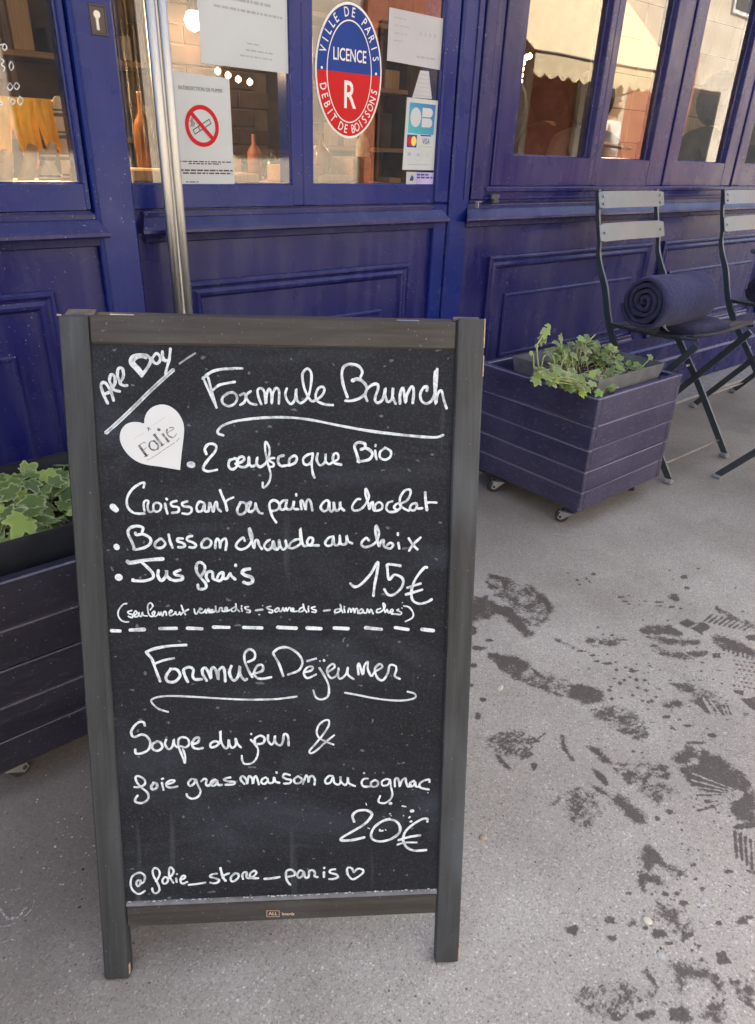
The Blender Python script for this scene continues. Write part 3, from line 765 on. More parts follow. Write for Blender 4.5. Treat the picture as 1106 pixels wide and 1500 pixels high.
FOLIE|65|903,6472 930,6489
FOLIE|65|937,6495 968,6517
FOLIE|65|976,6522 1014,6547
FOLIE|65|1022,6553 1060,6578
FOLIE|65|1068,6583 1113,6614
FOLIE|65|1129,6624 1164,6662
FOLIE|114|832,6768 868,6753
FOLIE|115|845,6736 853,6774
FOLIE_FAINT|50|690,6653 747,6683 800,6717
FOLIE_FAINT|50|892,6797 953,6835 1021,6880
"""
HEART="1157,6320 1042,6339 931,6358 820,6373 725,6403 640,6463 578,6546 546,6637 558,6727 606,6794 673,6825 747,6827 801,6815 811,6863 840,6930 901,6987 990,7014 1078,6996 1156,6934 1204,6844 1217,6754 1203,6634 1179,6489"
STAINS = """
10505,8840 10792,8732 10958,8635 10864,8305 11037,7979 10844,7434 10654,7043 10435,7059 10465,7303 10561,7648 10551,8027 10211,8035 9869,8232
11646,9260 11829,9079 11942,8671 11608,8633 11375,8390 11258,8410 11532,8691 11665,8951 11538,9119
11415,9093 11395,8695 11309,8702 11328,9057
12110,8401 12082,7901 11829,7383 11414,7188 10949,7150 10762,7351 11144,7269 11522,7421 11769,7730 11956,8275
9763,8131 9832,7959 9682,7780 9455,7837
9343,7204 9628,6987 9824,6521 9673,6328 9244,6309 9143,6633 9262,6950
9791,6494 9747,6121 9768,5811 9673,5931 9599,6135
9881,5579 10163,5411 10282,5007 10025,4821 9745,4992 9687,5190 9613,5410 9797,5454
9274,6335 9488,5786 9662,5354 9581,5325 9369,5756 9223,6258
14099,4999 14583,5012 14593,4967 14104,4946
14153,4909 14627,4915 14636,4870 14158,4856
14207,4820 14670,4819 14680,4774 14211,4767
14260,4730 14714,4723 14723,4678 14265,4678
14313,4641 14757,4627 14766,4583 14318,4589
14366,4552 14800,4533 14808,4488 14371,4500
14419,4464 14842,4438 14851,4394 14423,4412
14471,4376 14885,4344 14893,4300 14476,4324
14524,4288 14927,4250 14935,4207 14528,4237
13627,5015 14099,4999 14048,4769 13633,4773
13596,5293 13947,5264 13935,5037 13588,5069
12757,5721 13285,5467 13347,5061 13072,5093 12784,5428 12537,5534
12558,5483 13011,5059 13343,4692 13191,4671 12796,4937 12588,5311
13730,4594 13967,4356 14063,4054 13974,3730 13751,3629 13700,3883 13559,4156 13508,4363
13758,4342 13782,4301 13447,4153 13441,4202
13788,4251 13811,4210 13477,4065 13471,4113
13817,4161 13841,4121 13506,3977 13500,4025
13846,4071 13869,4031 13536,3890 13530,3937
13875,3982 13898,3942 13565,3803 13559,3850
13903,3894 13927,3854 13594,3717 13588,3764
13932,3806 13955,3766 13623,3631 13617,3678
12771,4635 13058,4482 13143,4352 12979,4325 12733,4427
13164,4292 13357,4200 13156,4083 13025,4204
14321,4146 14631,4028 14372,3910 14250,4026
13337,3923 13369,3877 13318,3864 13290,3895
13397,3846 13429,3800 13377,3787 13350,3818
13456,3769 13488,3723 13436,3710 13409,3741
13516,3692 13548,3646 13496,3633 13468,3664
13575,3615 13607,3569 13555,3556 13528,3588
13237,3831 13269,3785 13218,3772 13191,3803
13296,3754 13328,3709 13277,3695 13250,3727
13355,3677 13387,3632 13336,3619 13309,3650
13414,3601 13446,3556 13395,3543 13368,3574
13473,3525 13505,3480 13454,3467 13427,3498
13068,3793 13100,3748 13050,3735 13023,3766
13127,3717 13159,3672 13108,3660 13081,3690
13186,3641 13217,3597 13167,3584 13140,3615
13244,3566 13276,3521 13226,3509 13199,3539
13303,3490 13335,3446 13284,3433 13257,3464
12971,3703 13003,3659 12954,3646 12927,3676
13030,3628 13062,3583 13012,3571 12986,3601
13089,3553 13120,3508 13071,3496 13044,3526
13147,3478 13178,3433 13129,3421 13102,3452
13205,3403 13237,3359 13187,3347 13160,3377
12807,3668 12839,3623 12790,3611 12764,3641
12866,3593 12897,3549 12849,3537 12822,3567
12924,3519 12955,3474 12907,3462 12880,3493
12982,3444 13013,3400 12964,3388 12938,3419
13040,3370 13071,3326 13022,3315 12996,3345
12715,3580 12746,3536 12698,3524 12672,3554
12773,3506 12804,3462 12756,3450 12730,3480
12830,3432 12862,3389 12814,3377 12787,3407
12888,3359 12919,3315 12871,3303 12845,3333
12946,3285 12977,3242 12929,3230 12902,3260
12555,3546 12587,3502 12539,3490 12513,3520
12613,3473 12644,3429 12597,3417 12571,3447
12671,3399 12702,3356 12654,3345 12628,3374
12728,3327 12759,3283 12712,3272 12685,3302
12785,3254 12816,3211 12769,3199 12743,3229
11592,4314 11826,4164 11833,3919 11634,3921 11540,4144
11432,3828 11715,3775 11722,3513 11385,3419 11353,3637
10849,4097 11205,4039 11274,3903 11117,3854 10909,3979
12264,3260 12566,3092 12160,2908 12145,3026
11646,3527 11689,3512 11479,3328 11434,3346
11703,3483 11746,3468 11536,3285 11490,3303
11760,3439 11803,3424 11592,3242 11546,3260
11817,3395 11860,3380 11648,3198 11602,3216
11875,3351 11918,3335 11704,3155 11658,3173
12766,4650 12876,4621 12754,4496 12697,4583
12401,3482 12568,3325 12395,3270 12330,3395
11276,5051 11366,5056 11337,4985 11270,4983
11035,5266 11129,5270 11103,5194 11032,5194
10889,5000 10973,4986 10971,4917 10909,4933
11097,4840 11187,4853 11144,4785 11077,4774
11217,4631 11297,4628 11278,4565 11221,4571
11182,4438 11288,4421 11284,4340 11200,4358
10944,4574 11044,4561 11037,4483 10958,4498
10945,4340 11030,4326 11026,4259 10963,4275
10772,4336 10875,4334 10852,4256 10770,4260
10896,4705 10995,4705 10971,4628 10894,4631
10752,5153 10838,5139 10838,5068 10774,5085
10720,5003 10822,4996 10810,4915 10730,4924
11053,4972 11128,4965 11116,4904 11064,4913
10627,4448 10725,4435 10720,4358 10643,4373
10375,5011 10480,5010 10461,4926 10377,4929
10202,4847 10306,4847 10287,4764 10204,4767
10629,4647 10724,4651 10696,4577 10623,4576
10695,4350 10794,4353 10764,4278 10687,4277
11199,4762 11293,4742 11297,4667 11225,4689
11528,5115 11607,5116 11583,5052 11528,5054
13828,7635 13760,7626 13707,7635 13685,7666 13721,7715 13800,7747 13859,7733 13838,7673
13518,7642 13467,7621 13441,7641 13424,7668 13455,7689 13511,7721 13532,7706 13523,7668
13262,7744 13232,7723 13196,7735 13180,7762 13199,7792 13265,7816 13276,7793 13282,7759
13449,7532 13419,7511 13368,7505 13372,7531 13396,7571 13453,7588 13479,7583 13479,7553
13566,6611 13472,6614 13421,6652 13359,6711 13388,6744 13463,6743 13533,6718 13565,6653
13431,6482 13387,6475 13332,6503 13321,6538 13310,6573 13369,6569 13405,6542 13430,6510
13390,6379 13356,6379 13331,6397 13296,6424 13310,6440 13339,6444 13384,6424 13395,6389
14084,5951 14049,5938 13953,5996 13902,6048 13882,6103 13972,6076 14048,6032 14124,5975
13940,5861 13905,5847 13840,5896 13810,5932 13784,5978 13859,5961 13919,5929 13964,5868
14580,5850 14445,5761 14307,5797 14328,5916 14411,5991 14567,6026 14661,5983 14649,5895
14136,5674 14091,5668 14011,5689 13966,5736 13995,5779 14090,5774 14125,5747 14161,5708
15599,6165 15519,6150 15414,6169 15389,6232 15442,6282 15545,6311 15628,6280 15664,6208
15203,5874 15110,5858 15068,5890 15042,5923 15076,5969 15131,5986 15195,5952 15205,5916
16974,5951 16807,5979 16708,6020 16655,6092 16681,6168 16826,6158 16944,6119 16994,6017
11027,6029 11001,6017 10953,6042 10911,6085 10924,6107 10964,6110 11016,6081 11042,6040
11129,5768 11080,5773 11027,5781 11001,5834 11005,5862 11070,5856 11120,5839 11145,5798
11023,5605 10972,5602 10921,5630 10905,5664 10892,5705 10948,5694 10990,5672 11021,5648
11175,5405 11134,5385 11049,5440 10992,5514 10983,5552 11044,5537 11156,5493 11180,5433
11377,4954 11320,4967 11263,4991 11217,5046 11230,5066 11278,5060 11340,5033 11394,4971
11560,6046 11469,6036 11376,6084 11335,6149 11336,6216 11454,6206 11530,6172 11570,6106
11637,5920 11568,5893 11524,5916 11474,5954 11539,6005 11620,6034 11654,5998 11659,5948
11781,5788 11700,5760 11629,5758 11620,5798 11688,5870 11778,5903 11830,5886 11835,5837
12139,5652 12070,5659 11996,5715 11945,5753 11936,5806 11988,5801 12070,5750 12113,5706
12496,5132 12417,5147 12363,5177 12316,5236 12345,5247 12383,5251 12455,5219 12475,5182
12498,4692 12443,4691 12400,4713 12371,4757 12386,4777 12449,4783 12477,4751 12523,4705
12603,4526 12549,4525 12506,4537 12495,4566 12501,4604 12552,4597 12591,4578 12614,4549
8904,7069 8847,7051 8773,7077 8744,7150 8737,7196 8820,7194 8884,7166 8917,7110
8437,6688 8373,6671 8322,6692 8290,6753 8314,6783 8349,6803 8418,6769 8465,6714
8315,6274 8271,6253 8211,6273 8196,6320 8211,6353 8247,6380 8295,6343 8329,6307
7896,6028 7832,6002 7781,6007 7756,6043 7812,6101 7856,6136 7940,6148 7933,6076
9788,7414 9732,7401 9682,7439 9631,7489 9644,7524 9718,7524 9761,7503 9797,7453
9468,7325 9382,7314 9299,7356 9213,7432 9211,7521 9320,7525 9429,7454 9478,7372
10704,3841 10649,3841 10617,3865 10576,3906 10586,3933 10635,3929 10698,3906 10716,3858
10501,3636 10459,3644 10434,3655 10417,3677 10420,3699 10460,3701 10493,3684 10508,3656
10818,3667 10799,3657 10751,3677 10728,3712 10751,3719 10766,3733 10812,3706 10823,3681
10844,3454 10786,3474 10713,3505 10681,3555 10661,3596 10703,3588 10794,3534 10834,3494
10952,3058 10906,3054 10829,3089 10812,3134 10795,3180 10859,3179 10941,3131 10969,3086
10370,3929 10324,3939 10271,3956 10256,4001 10268,4008 10299,4010 10342,3993 10373,3952
10606,3112 10514,3128 10430,3201 10368,3257 10337,3320 10447,3290 10519,3234 10575,3175
11983,2957 11921,2953 11871,2974 11852,3015 11883,3034 11933,3048 11973,3017 12003,2985
7582,5537 7950,5490 7928,5459 7560,5492
7615,5449 7972,5393 7950,5362 7593,5404
7648,5361 7994,5296 7973,5265 7626,5317
7794,5373 8017,5200 7995,5170 7771,5328
7826,5285 8236,5268 8214,5238 7803,5241
7858,5198 8257,5172 8235,5141 7835,5155
8005,5209 8279,5076 8256,5046 7982,5165
8037,5122 8300,4980 8277,4951 8013,5078
8069,5035 8523,5046 8500,5016 8045,4992
7454,5329 7646,5317 7633,5281 7440,5280
7499,5248 7719,5260 7706,5224 7485,5199
7545,5168 7793,5203 7779,5167 7530,5119
7672,5159 7867,5146 7853,5110 7657,5110
7717,5079 7940,5088 7926,5053 7702,5030
7762,4999 8014,5031 8000,4996 7747,4951
7891,4989 8087,4974 8073,4939 7875,4941
7423,5240 7472,5164 7420,4912 7358,4888 7339,5047
7732,4742 7849,4723 7834,4626 7648,4606
8665,4816 8724,4746 8527,4571 8438,4338 8336,4373 8451,4615
8830,4374 8971,4226 8903,3939 8801,3908 8779,4147
8514,4096 8530,3975 8502,3749 8396,3728 8422,3952
8794,3841 8841,3768 8756,3621 8707,3680
9683,4890 9803,4833 9768,4797 9647,4847
9723,4789 9842,4732 9808,4697 9687,4747
9762,4689 9881,4632 9847,4598 9727,4648
9801,4590 9920,4533 9886,4499 9766,4549
9840,4491 9959,4434 9924,4401 9805,4451
9879,4394 9997,4336 9963,4303 9843,4354
9917,4296 10035,4239 10001,4207 9882,4257
9955,4200 10073,4142 10039,4110 9920,4161
9993,4104 10110,4046 10076,4015 9958,4065
10031,4008 10148,3951 10114,3920 9995,3970
9833,4532 10178,4307 10131,4005 9875,3797 9866,3844 10105,4151 9918,4363
9647,4297 9908,4137 9877,3956 9684,4049 9588,4204
8975,3794 9540,3318 9458,3236 9382,3324 9324,3464 9084,3542 9108,3633 8912,3712
8887,3696 9005,3568 8993,3436 8727,3393 8707,3554
9133,3397 9292,3345 9401,3188 9306,3086 9163,3268 8919,3243 8832,3311
8823,3757 9012,3573 9079,3414 8882,3392 8677,3435 8720,3588
9279,3437 9530,3263 9365,3120 9354,3234 9196,3337
8795,3288 9019,3182 8991,3156 8770,3254
8844,3202 9044,3101 9016,3075 8819,3168
8893,3117 9069,3020 9041,2994 8868,3083
8942,3031 9093,2940 9066,2915 8917,2998
8283,3501 8420,3394 8397,3137 8312,2888 8224,2835 8104,2954 8139,3212 8174,3389
8490,4052 8488,3946 8455,3691 8373,3687 8392,3880
8193,3896 8228,3766 8251,3480 8202,3472 8153,3689
9880,3291 10237,3281 10369,3139 10148,3022 9860,3083 9721,3191
10368,3124 10466,2971 10487,2743 10489,2374 10324,2186 10096,2059 9869,2170 9619,2399 9521,2711 9554,2963 9705,3167 9845,3066 10144,2995
9990,2215 9945,2215 9671,2769 9761,2771
9946,2215 9906,2208 9526,2647 9606,2663
9906,2209 9874,2194 9343,2612 9406,2642
9874,2195 9850,2174 9344,2451 9388,2493
9851,2175 9838,2149 9070,2439 9093,2490
9838,2150 9836,2121 9634,2155 9637,2212
9836,2122 9845,2091 9556,2101 9536,2162
9845,2092 9865,2061 9546,2019 9506,2079
9865,2062 9894,2033 9642,1939 9583,1995
9738,2282 10106,2194 10227,2032 9604,1750 9487,1903 9501,2079
9193,1922 9246,1898 8801,1652 8744,1669
9201,1843 9264,1823 8793,1570 8737,1586
9210,1765 9282,1750 8786,1488 8730,1505
9219,1688 9300,1677 8779,1407 8723,1424
9227,1611 9318,1604 8772,1327 8716,1344
9265,1986 9679,1784 9530,1716 9233,1908
8684,1487 8782,1377 8696,1339 8654,1415
7831,2672 7922,2572 7896,2339 7888,2074 7819,2065 7706,2271 7600,2344 7484,2351 7570,2541
7377,2478 7465,2382 7560,2228 7531,2095 7380,2204 7340,2297 7181,2230 7223,2339
6998,2118 7105,1960 7304,1836 7231,1693 7093,1756 7002,1899 6972,2041
6585,1485 6720,1323 6861,1147 6935,1027 6824,893 6684,918 6727,1043 6637,1171 6501,1231 6315,1143 6276,1213 6449,1353
7150,1171 7263,1103 7190,969 7034,1059
6508,2254 6486,2216 6412,2228 6361,2264 6360,2326 6391,2347 6451,2370 6501,2349 6516,2309 6548,2264
6307,2094 6282,2065 6234,2090 6204,2119 6188,2149 6196,2182 6241,2192 6292,2165 6341,2157 6323,2113
6705,2018 6665,2018 6609,2035 6560,2056 6547,2088 6569,2126 6621,2131 6688,2125 6713,2100 6704,2066
6757,1907 6730,1907 6715,1913 6686,1923 6685,1942 6693,1959 6727,1964 6744,1955 6758,1939 6766,1928
6886,1714 6841,1696 6771,1725 6705,1755 6681,1814 6729,1839 6794,1855 6826,1835 6878,1784 6886,1768
7232,1553 7201,1536 7143,1546 7103,1573 7077,1612 7130,1634 7180,1650 7222,1635 7280,1617 7299,1574
7191,1448 7120,1473 7075,1482 7028,1524 6991,1576 7015,1589 7041,1600 7124,1570 7144,1531 7188,1487
7019,1504 6987,1498 6954,1503 6918,1531 6933,1555 6941,1567 6951,1576 6984,1564 7018,1541 7047,1505
5975,2485 5934,2463 5871,2464 5847,2519 5836,2536 5836,2596 5885,2611 5941,2575 5993,2562 6028,2506
7097,614 7047,588 6977,625 6934,671 6917,696 6914,761 6999,744 7083,737 7137,702 7110,656
6185,1000 6119,968 6034,999 5980,1047 5954,1115 6003,1146 6029,1178 6131,1149 6223,1113 6243,1028
5890,1255 5838,1253 5789,1266 5693,1310 5647,1406 5688,1417 5755,1405 5794,1393 5873,1333 5900,1296
5541,1480 5476,1470 5411,1511 5366,1558 5349,1583 5371,1616 5424,1619 5457,1615 5527,1562 5578,1510
7923,1707 7882,1709 7866,1716 7831,1729 7840,1742 7846,1768 7883,1764 7897,1764 7917,1743 7924,1727
7532,1742 7464,1752 7434,1751 7411,1789 7378,1830 7400,1847 7451,1836 7489,1841 7520,1806 7531,1773
7578,1890 7541,1894 7517,1892 7488,1916 7480,1952 7497,1953 7532,1956 7555,1953 7561,1928 7593,1903
7426,1990 7390,1993 7360,2008 7343,2026 7329,2047 7338,2060 7364,2059 7397,2058 7424,2037 7429,2007
7039,2317 6994,2322 6975,2327 6952,2346 6936,2374 6956,2383 6981,2398 7012,2384 7028,2361 7046,2347
7914,1103 7876,1096 7826,1112 7782,1138 7767,1182 7785,1205 7841,1199 7886,1191 7928,1167 7939,1125
7600,1306 7579,1295 7555,1309 7532,1323 7527,1336 7523,1367 7562,1369 7597,1360 7619,1338 7620,1323
8484,2753 8465,2737 8405,2748 8400,2776 8396,2792 8415,2808 8437,2821 8472,2819 8503,2801 8507,2766
8773,2702 8764,2683 8700,2696 8667,2741 8666,2754 8666,2786 8689,2800 8756,2779 8786,2736 8792,2712
8502,1588 8478,1581 8438,1612 8402,1630 8370,1666 8397,1671 8418,1681 8456,1657 8490,1630 8508,1611
6536,813 6506,791 6468,818 6428,839 6426,871 6421,905 6474,912 6535,893 6540,859 6543,833
6945,1219 6929,1211 6904,1223 6893,1235 6889,1247 6891,1263 6917,1259 6938,1259 6954,1246 6953,1234
7973,1848 7958,1844 7931,1850 7917,1866 7915,1873 7915,1894 7936,1893 7960,1890 7976,1878 7985,1854
6824,1584 6777,1595 6751,1603 6736,1628 6714,1646 6728,1661 6744,1670 6784,1656 6808,1628 6813,1619
7061,783 7036,775 6996,787 6979,809 6987,826 6984,845 7016,843 7038,834 7065,816 7063,798
7093,1326 7080,1323 7057,1333 7037,1340 7044,1351 7046,1363 7059,1366 7082,1361 7103,1353 7101,1337
5854,1455 5835,1447 5809,1453 5796,1470 5789,1484 5800,1498 5811,1505 5850,1500 5865,1480 5875,1453
8048,1067 8006,1076 7987,1082 7954,1114 7935,1138 7944,1149 7967,1160 8013,1138 8046,1116 8047,1091
5369,1863 5432,1680 5414,1675 5348,1856
5381,1841 5437,1653 5419,1649 5361,1835
5394,1820 5442,1627 5424,1622 5374,1813
5407,1798 5446,1600 5429,1596 5386,1791
5419,1776 5451,1574 5434,1570 5399,1770
5432,1755 5456,1548 5439,1544 5412,1748
5445,1733 5461,1522 5443,1518 5424,1727
5457,1712 5466,1496 5448,1492 5437,1705
6163,1664 6228,1591 6190,1440 6091,1381 6043,1400 6137,1463 6173,1595
5356,2009 5447,2015 5452,1991 5353,1984
5428,1975 5514,1969 5519,1945 5425,1949
5501,1940 5582,1923 5587,1899 5498,1915
5574,1905 5650,1876 5655,1853 5571,1880
5647,1871 5718,1830 5722,1806 5644,1845
5721,1836 5786,1783 5790,1760 5717,1810
5795,1801 5854,1737 5859,1713 5791,1775
7339,4019 7985,3956 7999,3810 7965,3684 7924,3716 7916,3895 7356,3954
7591,3899 7701,3877 7685,3850 7574,3866
7603,3831 7700,3800 7685,3773 7587,3798
7615,3763 7699,3723 7684,3697 7599,3731
7743,3780 7698,3647 7683,3621 7726,3747
7754,3712 7905,3718 7889,3691 7738,3680
7766,3645 7903,3641 7887,3615 7750,3613
7895,3660 7901,3565 7885,3539 7878,3628
7906,3593 7899,3489 7883,3463 7889,3561
~11601,9219 11863,8687 12110,8401 12082,7901 11829,7383 11414,7188 10949,7150 10762,7351 10779,7606 11028,8051 11058,8560 11268,8959
~9006,6444 9759,6467 9822,6114 10070,5530 9624,5357 9387,5770 9184,6258
~7508,5594 8005,5569 8301,5178 8153,5016 7689,4996 7436,5192 7399,5371
~7681,5077 8036,4991 7924,4813 7652,4877
~9665,4877 10106,4714 10311,4335 10121,3972 9866,3765 9648,3973 9628,4395 9558,4744
~11390,6255 11954,5942 12145,5739 11857,5618 11416,5842 11214,6163
~11629,4335 12016,3989 11937,3623 11715,3251 11417,3307 11299,3661 11563,3910 11455,4180
~10938,6712 11056,6116 10893,6131 10812,6580
~12395,5321 12687,4875 12762,4384 12466,4399 12261,4873
~14958,5095 14938,4465 14980,4186 14759,4086 14689,4467 14700,5027
~8809,3346 9280,3047 9039,2862 8690,2939 8651,3200
~7659,3976 8033,3783 7949,3425 7333,3385 7303,3559 7390,3800
~5317,2020 5865,1740 5700,1559 5341,1545 5218,1758 5141,1931
~5760,1824 6123,1454 6062,1346 5647,1526
~7193,2011 7399,1654 7233,1414 6938,1516 6907,1765 6842,2003
~6174,991 6601,876 6641,729 6439,663 6139,905
~6981,929 7198,673 6887,531 6777,696
!9707,3217 9845,3066 10205,3038 10387,3110 10406,3095 10193,3002 9821,3033 9670,3187
!10056,2152 10033,2152 9743,2896 9781,2896
!10041,2153 10019,2151 9594,2833 9629,2838
!10027,2152 10007,2148 9494,2741 9526,2749
!10014,2150 9996,2143 9450,2626 9478,2637
!10002,2146 9987,2137 9431,2524 9454,2538
!9992,2141 9980,2130 9445,2423 9463,2441
!9984,2135 9975,2122 9402,2367 9415,2387
!9977,2127 9972,2113 9376,2305 9383,2327
!8848,3691 9020,3578 9039,3449 9184,3429 9391,3231 9370,3219 9160,3404 9004,3427 8990,3559 8825,3666
!8837,3462 9191,3433 9275,3261 9515,3181 9488,3166 9244,3243 9162,3406 8825,3430
!11729,3782 11756,3716 11397,3323 11357,3353
!11761,3665 11788,3626 11517,3230 11477,3261
!5305,1857 5325,1848 5550,1912 5529,1921
!5338,1796 5358,1787 5583,1850 5563,1859
!5371,1736 5391,1727 5616,1789 5596,1797
!5404,1676 5424,1667 5649,1727 5628,1736
!5436,1616 5457,1607 5682,1666 5661,1675
!5469,1556 5489,1548 5714,1605 5693,1614
8730,3059 8717,3057 8704,3066 8712,3075 8727,3073 8736,3066
8299,2520 8283,2521 8278,2528 8281,2537 8292,2534 8302,2528
9148,2519 9126,2514 9108,2528 9124,2540 9139,2542 9153,2531
8166,1986 8143,1980 8129,1995 8142,2009 8169,2011 8175,1992
7944,2221 7929,2224 7918,2230 7924,2240 7942,2242 7951,2229
6906,1226 6889,1226 6885,1236 6884,1246 6901,1241 6911,1234
6308,771 6298,771 6296,777 6297,780 6306,780 6310,772
7382,1080 7372,1082 7364,1089 7363,1096 7376,1093 7384,1087
6610,2386 6594,2380 6591,2393 6590,2405 6610,2404 6618,2390
7453,1907 7443,1903 7430,1915 7436,1923 7455,1925 7460,1910
8349,2288 8331,2291 8318,2298 8326,2309 8341,2309 8349,2295
6950,1202 6935,1203 6925,1212 6926,1223 6941,1219 6957,1206
7280,2192 7269,2189 7262,2196 7265,2206 7275,2203 7286,2196
9427,2075 9399,2074 9392,2091 9401,2099 9418,2099 9432,2089
6220,1009 6211,1010 6202,1017 6208,1020 6219,1020 6222,1013
8656,2169 8639,2170 8620,2180 8630,2193 8650,2187 8657,2178
7105,1781 7098,1780 7089,1785 7095,1791 7104,1791 7108,1787
6663,1737 6653,1736 6638,1747 6646,1752 6659,1751 6668,1742
8394,1775 8379,1774 8374,1784 8380,1789 8390,1789 8400,1782
7603,2248 7594,2248 7588,2252 7594,2257 7602,2258 7605,2253
8746,1866 8735,1864 8730,1874 8734,1877 8743,1877 8751,1870
7352,1625 7339,1626 7335,1631 7340,1635 7345,1635 7354,1631
6945,1164 6928,1168 6913,1174 6924,1183 6941,1183 6946,1172
7124,811 7102,810 7095,822 7100,833 7119,828 7134,816
8922,1547 8910,1549 8902,1556 8908,1559 8919,1559 8924,1554
6693,1690 6677,1690 6665,1703 6668,1711 6682,1707 6695,1697
6422,1705 6414,1703 6410,1709 6412,1714 6420,1715 6426,1709
9827,2473 9810,2471 9795,2481 9803,2494 9823,2493 9829,2480
6636,2175 6625,2177 6618,2183 6616,2193 6633,2190 6638,2179
6103,942 6096,941 6091,948 6093,951 6103,951 6108,944
6553,1650 6536,1655 6522,1661 6531,1670 6546,1672 6555,1660
8442,2080 8427,2078 8415,2090 8425,2096 8441,2098 8446,2087
7029,1606 7017,1607 7010,1613 7013,1621 7023,1620 7033,1612
6985,801 6959,804 6947,814 6954,829 6974,823 6991,809
6569,1857 6556,1854 6549,1865 6549,1876 6563,1872 6575,1862
7733,2110 7713,2106 7706,2118 7707,2134 7731,2131 7737,2121
7647,2481 7627,2476 7618,2490 7623,2502 7642,2497 7660,2486
6277,1636 6269,1637 6264,1642 6263,1648 6274,1647 6279,1642
6015,1098 6008,1098 6003,1103 6006,1106 6013,1105 6017,1100
7969,1763 7940,1770 7923,1785 7936,1793 7963,1795 7973,1780
6791,1129 6781,1128 6771,1135 6778,1142 6789,1140 6798,1132
8428,2684 8418,2685 8403,2693 8408,2702 8423,2698 8430,2689
7043,595 7022,596 7009,610 7019,616 7034,616 7044,608
7850,1110 7825,1110 7818,1125 7819,1138 7839,1133 7849,1119
6817,1262 6809,1264 6799,1270 6802,1276 6811,1273 6817,1266
6874,710 6865,710 6856,718 6859,724 6872,724 6884,712
8275,2283 8264,2283 8255,2289 8259,2297 8273,2296 8277,2289
5751,1332 5738,1334 5727,1342 5733,1347 5742,1347 5752,1340
9147,2175 9124,2179 9106,2192 9116,2203 9141,2199 9157,2187
6500,2366 6483,2362 6471,2380 6472,2392 6496,2386 6502,2374
6820,815 6812,813 6807,818 6809,824 6817,822 6823,816
8448,3303 8425,3300 8418,3315 8430,3321 8440,3322 8452,3315
7179,1236 7166,1236 7158,1246 7161,1252 7174,1250 7181,1240
7284,1009 7275,1005 7251,1020 7266,1026 7288,1028 7297,1016
8079,1696 8067,1699 8059,1705 8064,1709 8074,1709 8082,1700
7425,1882 7411,1879 7388,1893 7401,1903 7427,1904 7432,1888
6563,993 6555,994 6550,999 6550,1005 6559,1002 6566,995
9109,2054 9077,2055 9074,2067 9075,2084 9096,2077 9114,2063
9331,2582 9305,2583 9292,2592 9302,2608 9320,2603 9335,2592
7478,2641 7461,2642 7456,2649 7461,2656 7474,2657 7480,2650
8281,2011 8263,2011 8247,2022 8254,2035 8278,2032 8292,2013
6418,2268 6406,2272 6395,2276 6401,2283 6408,2282 6416,2277
9674,2075 9658,2071 9644,2081 9650,2095 9673,2091 9682,2080
6141,1224 6132,1224 6123,1231 6128,1236 6138,1236 6143,1228
7159,1965 7147,1963 7140,1971 7145,1978 7153,1976 7164,1968
6067,1817 6060,1815 6052,1820 6056,1828 6064,1827 6074,1818
7730,1850 7703,1856 7690,1866 7693,1881 7718,1878 7735,1863
8042,1754 8031,1753 8014,1763 8023,1771 8037,1772 8046,1761
7475,2420 7466,2419 7456,2427 7457,2437 7475,2434 7478,2424
6358,1152 6339,1152 6321,1167 6326,1180 6346,1173 6360,1162
5924,1595 5906,1594 5897,1602 5901,1615 5919,1613 5928,1603
8125,1490 8103,1492 8095,1502 8094,1516 8124,1512 8129,1500
6857,1855 6836,1853 6829,1863 6836,1874 6853,1873 6863,1863
6793,1237 6775,1231 6763,1245 6764,1263 6787,1257 6803,1242
7255,2033 7246,2035 7240,2039 7239,2047 7251,2045 7255,2039
6280,1413 6265,1417 6254,1427 6258,1434 6270,1432 6278,1424
5628,1505 5622,1503 5615,1509 5621,1512 5627,1512 5631,1508
8132,2142 8122,2141 8112,2147 8118,2155 8130,2156 8138,2144
8281,3551 8270,3550 8263,3558 8266,3565 8278,3565 8285,3556
6601,1481 6576,1482 6562,1495 6570,1508 6593,1506 6600,1490
9551,2324 9535,2322 9528,2331 9532,2342 9552,2339 9556,2328
7273,1914 7255,1910 7245,1919 7254,1932 7267,1931 7280,1923
7263,1718 7236,1719 7223,1734 7238,1739 7252,1742 7268,1727
7349,1729 7326,1732 7314,1747 7324,1750 7337,1752 7353,1740
6330,1415 6322,1414 6316,1421 6318,1426 6327,1423 6332,1417
5959,2176 5943,2177 5931,2184 5934,2198 5949,2194 5960,2182
7790,1597 7778,1598 7770,1604 7775,1610 7787,1611 7790,1601
5357,2028 5351,2026 5340,2035 5342,2041 5354,2039 5361,2030
7769,1363 7746,1368 7735,1378 7737,1390 7759,1385 7767,1375
6255,1605 6226,1607 6221,1622 6227,1631 6241,1632 6253,1622
6249,839 6233,844 6223,852 6226,859 6244,859 6253,847
7040,1896 7021,1892 7015,1907 7018,1917 7038,1916 7043,1904
7561,1140 7551,1140 7546,1147 7549,1152 7559,1150 7565,1144
6903,1563 6886,1563 6873,1573 6883,1581 6899,1581 6908,1571
6115,1409 6100,1407 6086,1416 6094,1429 6109,1427 6119,1416
6300,1631 6275,1633 6262,1649 6271,1657 6286,1657 6298,1641
6577,1308 6552,1310 6541,1323 6549,1333 6565,1331 6580,1319
9275,2030 9248,2035 9231,2048 9243,2059 9262,2059 9276,2046
5631,2339 5616,2338 5601,2350 5608,2359 5624,2360 5633,2345
7012,1687 6992,1689 6985,1695 6987,1709 7003,1703 7017,1694
6137,1018 6123,1018 6109,1027 6117,1037 6134,1037 6141,1024
6294,1731 6286,1729 6281,1735 6282,1741 6291,1738 6297,1733
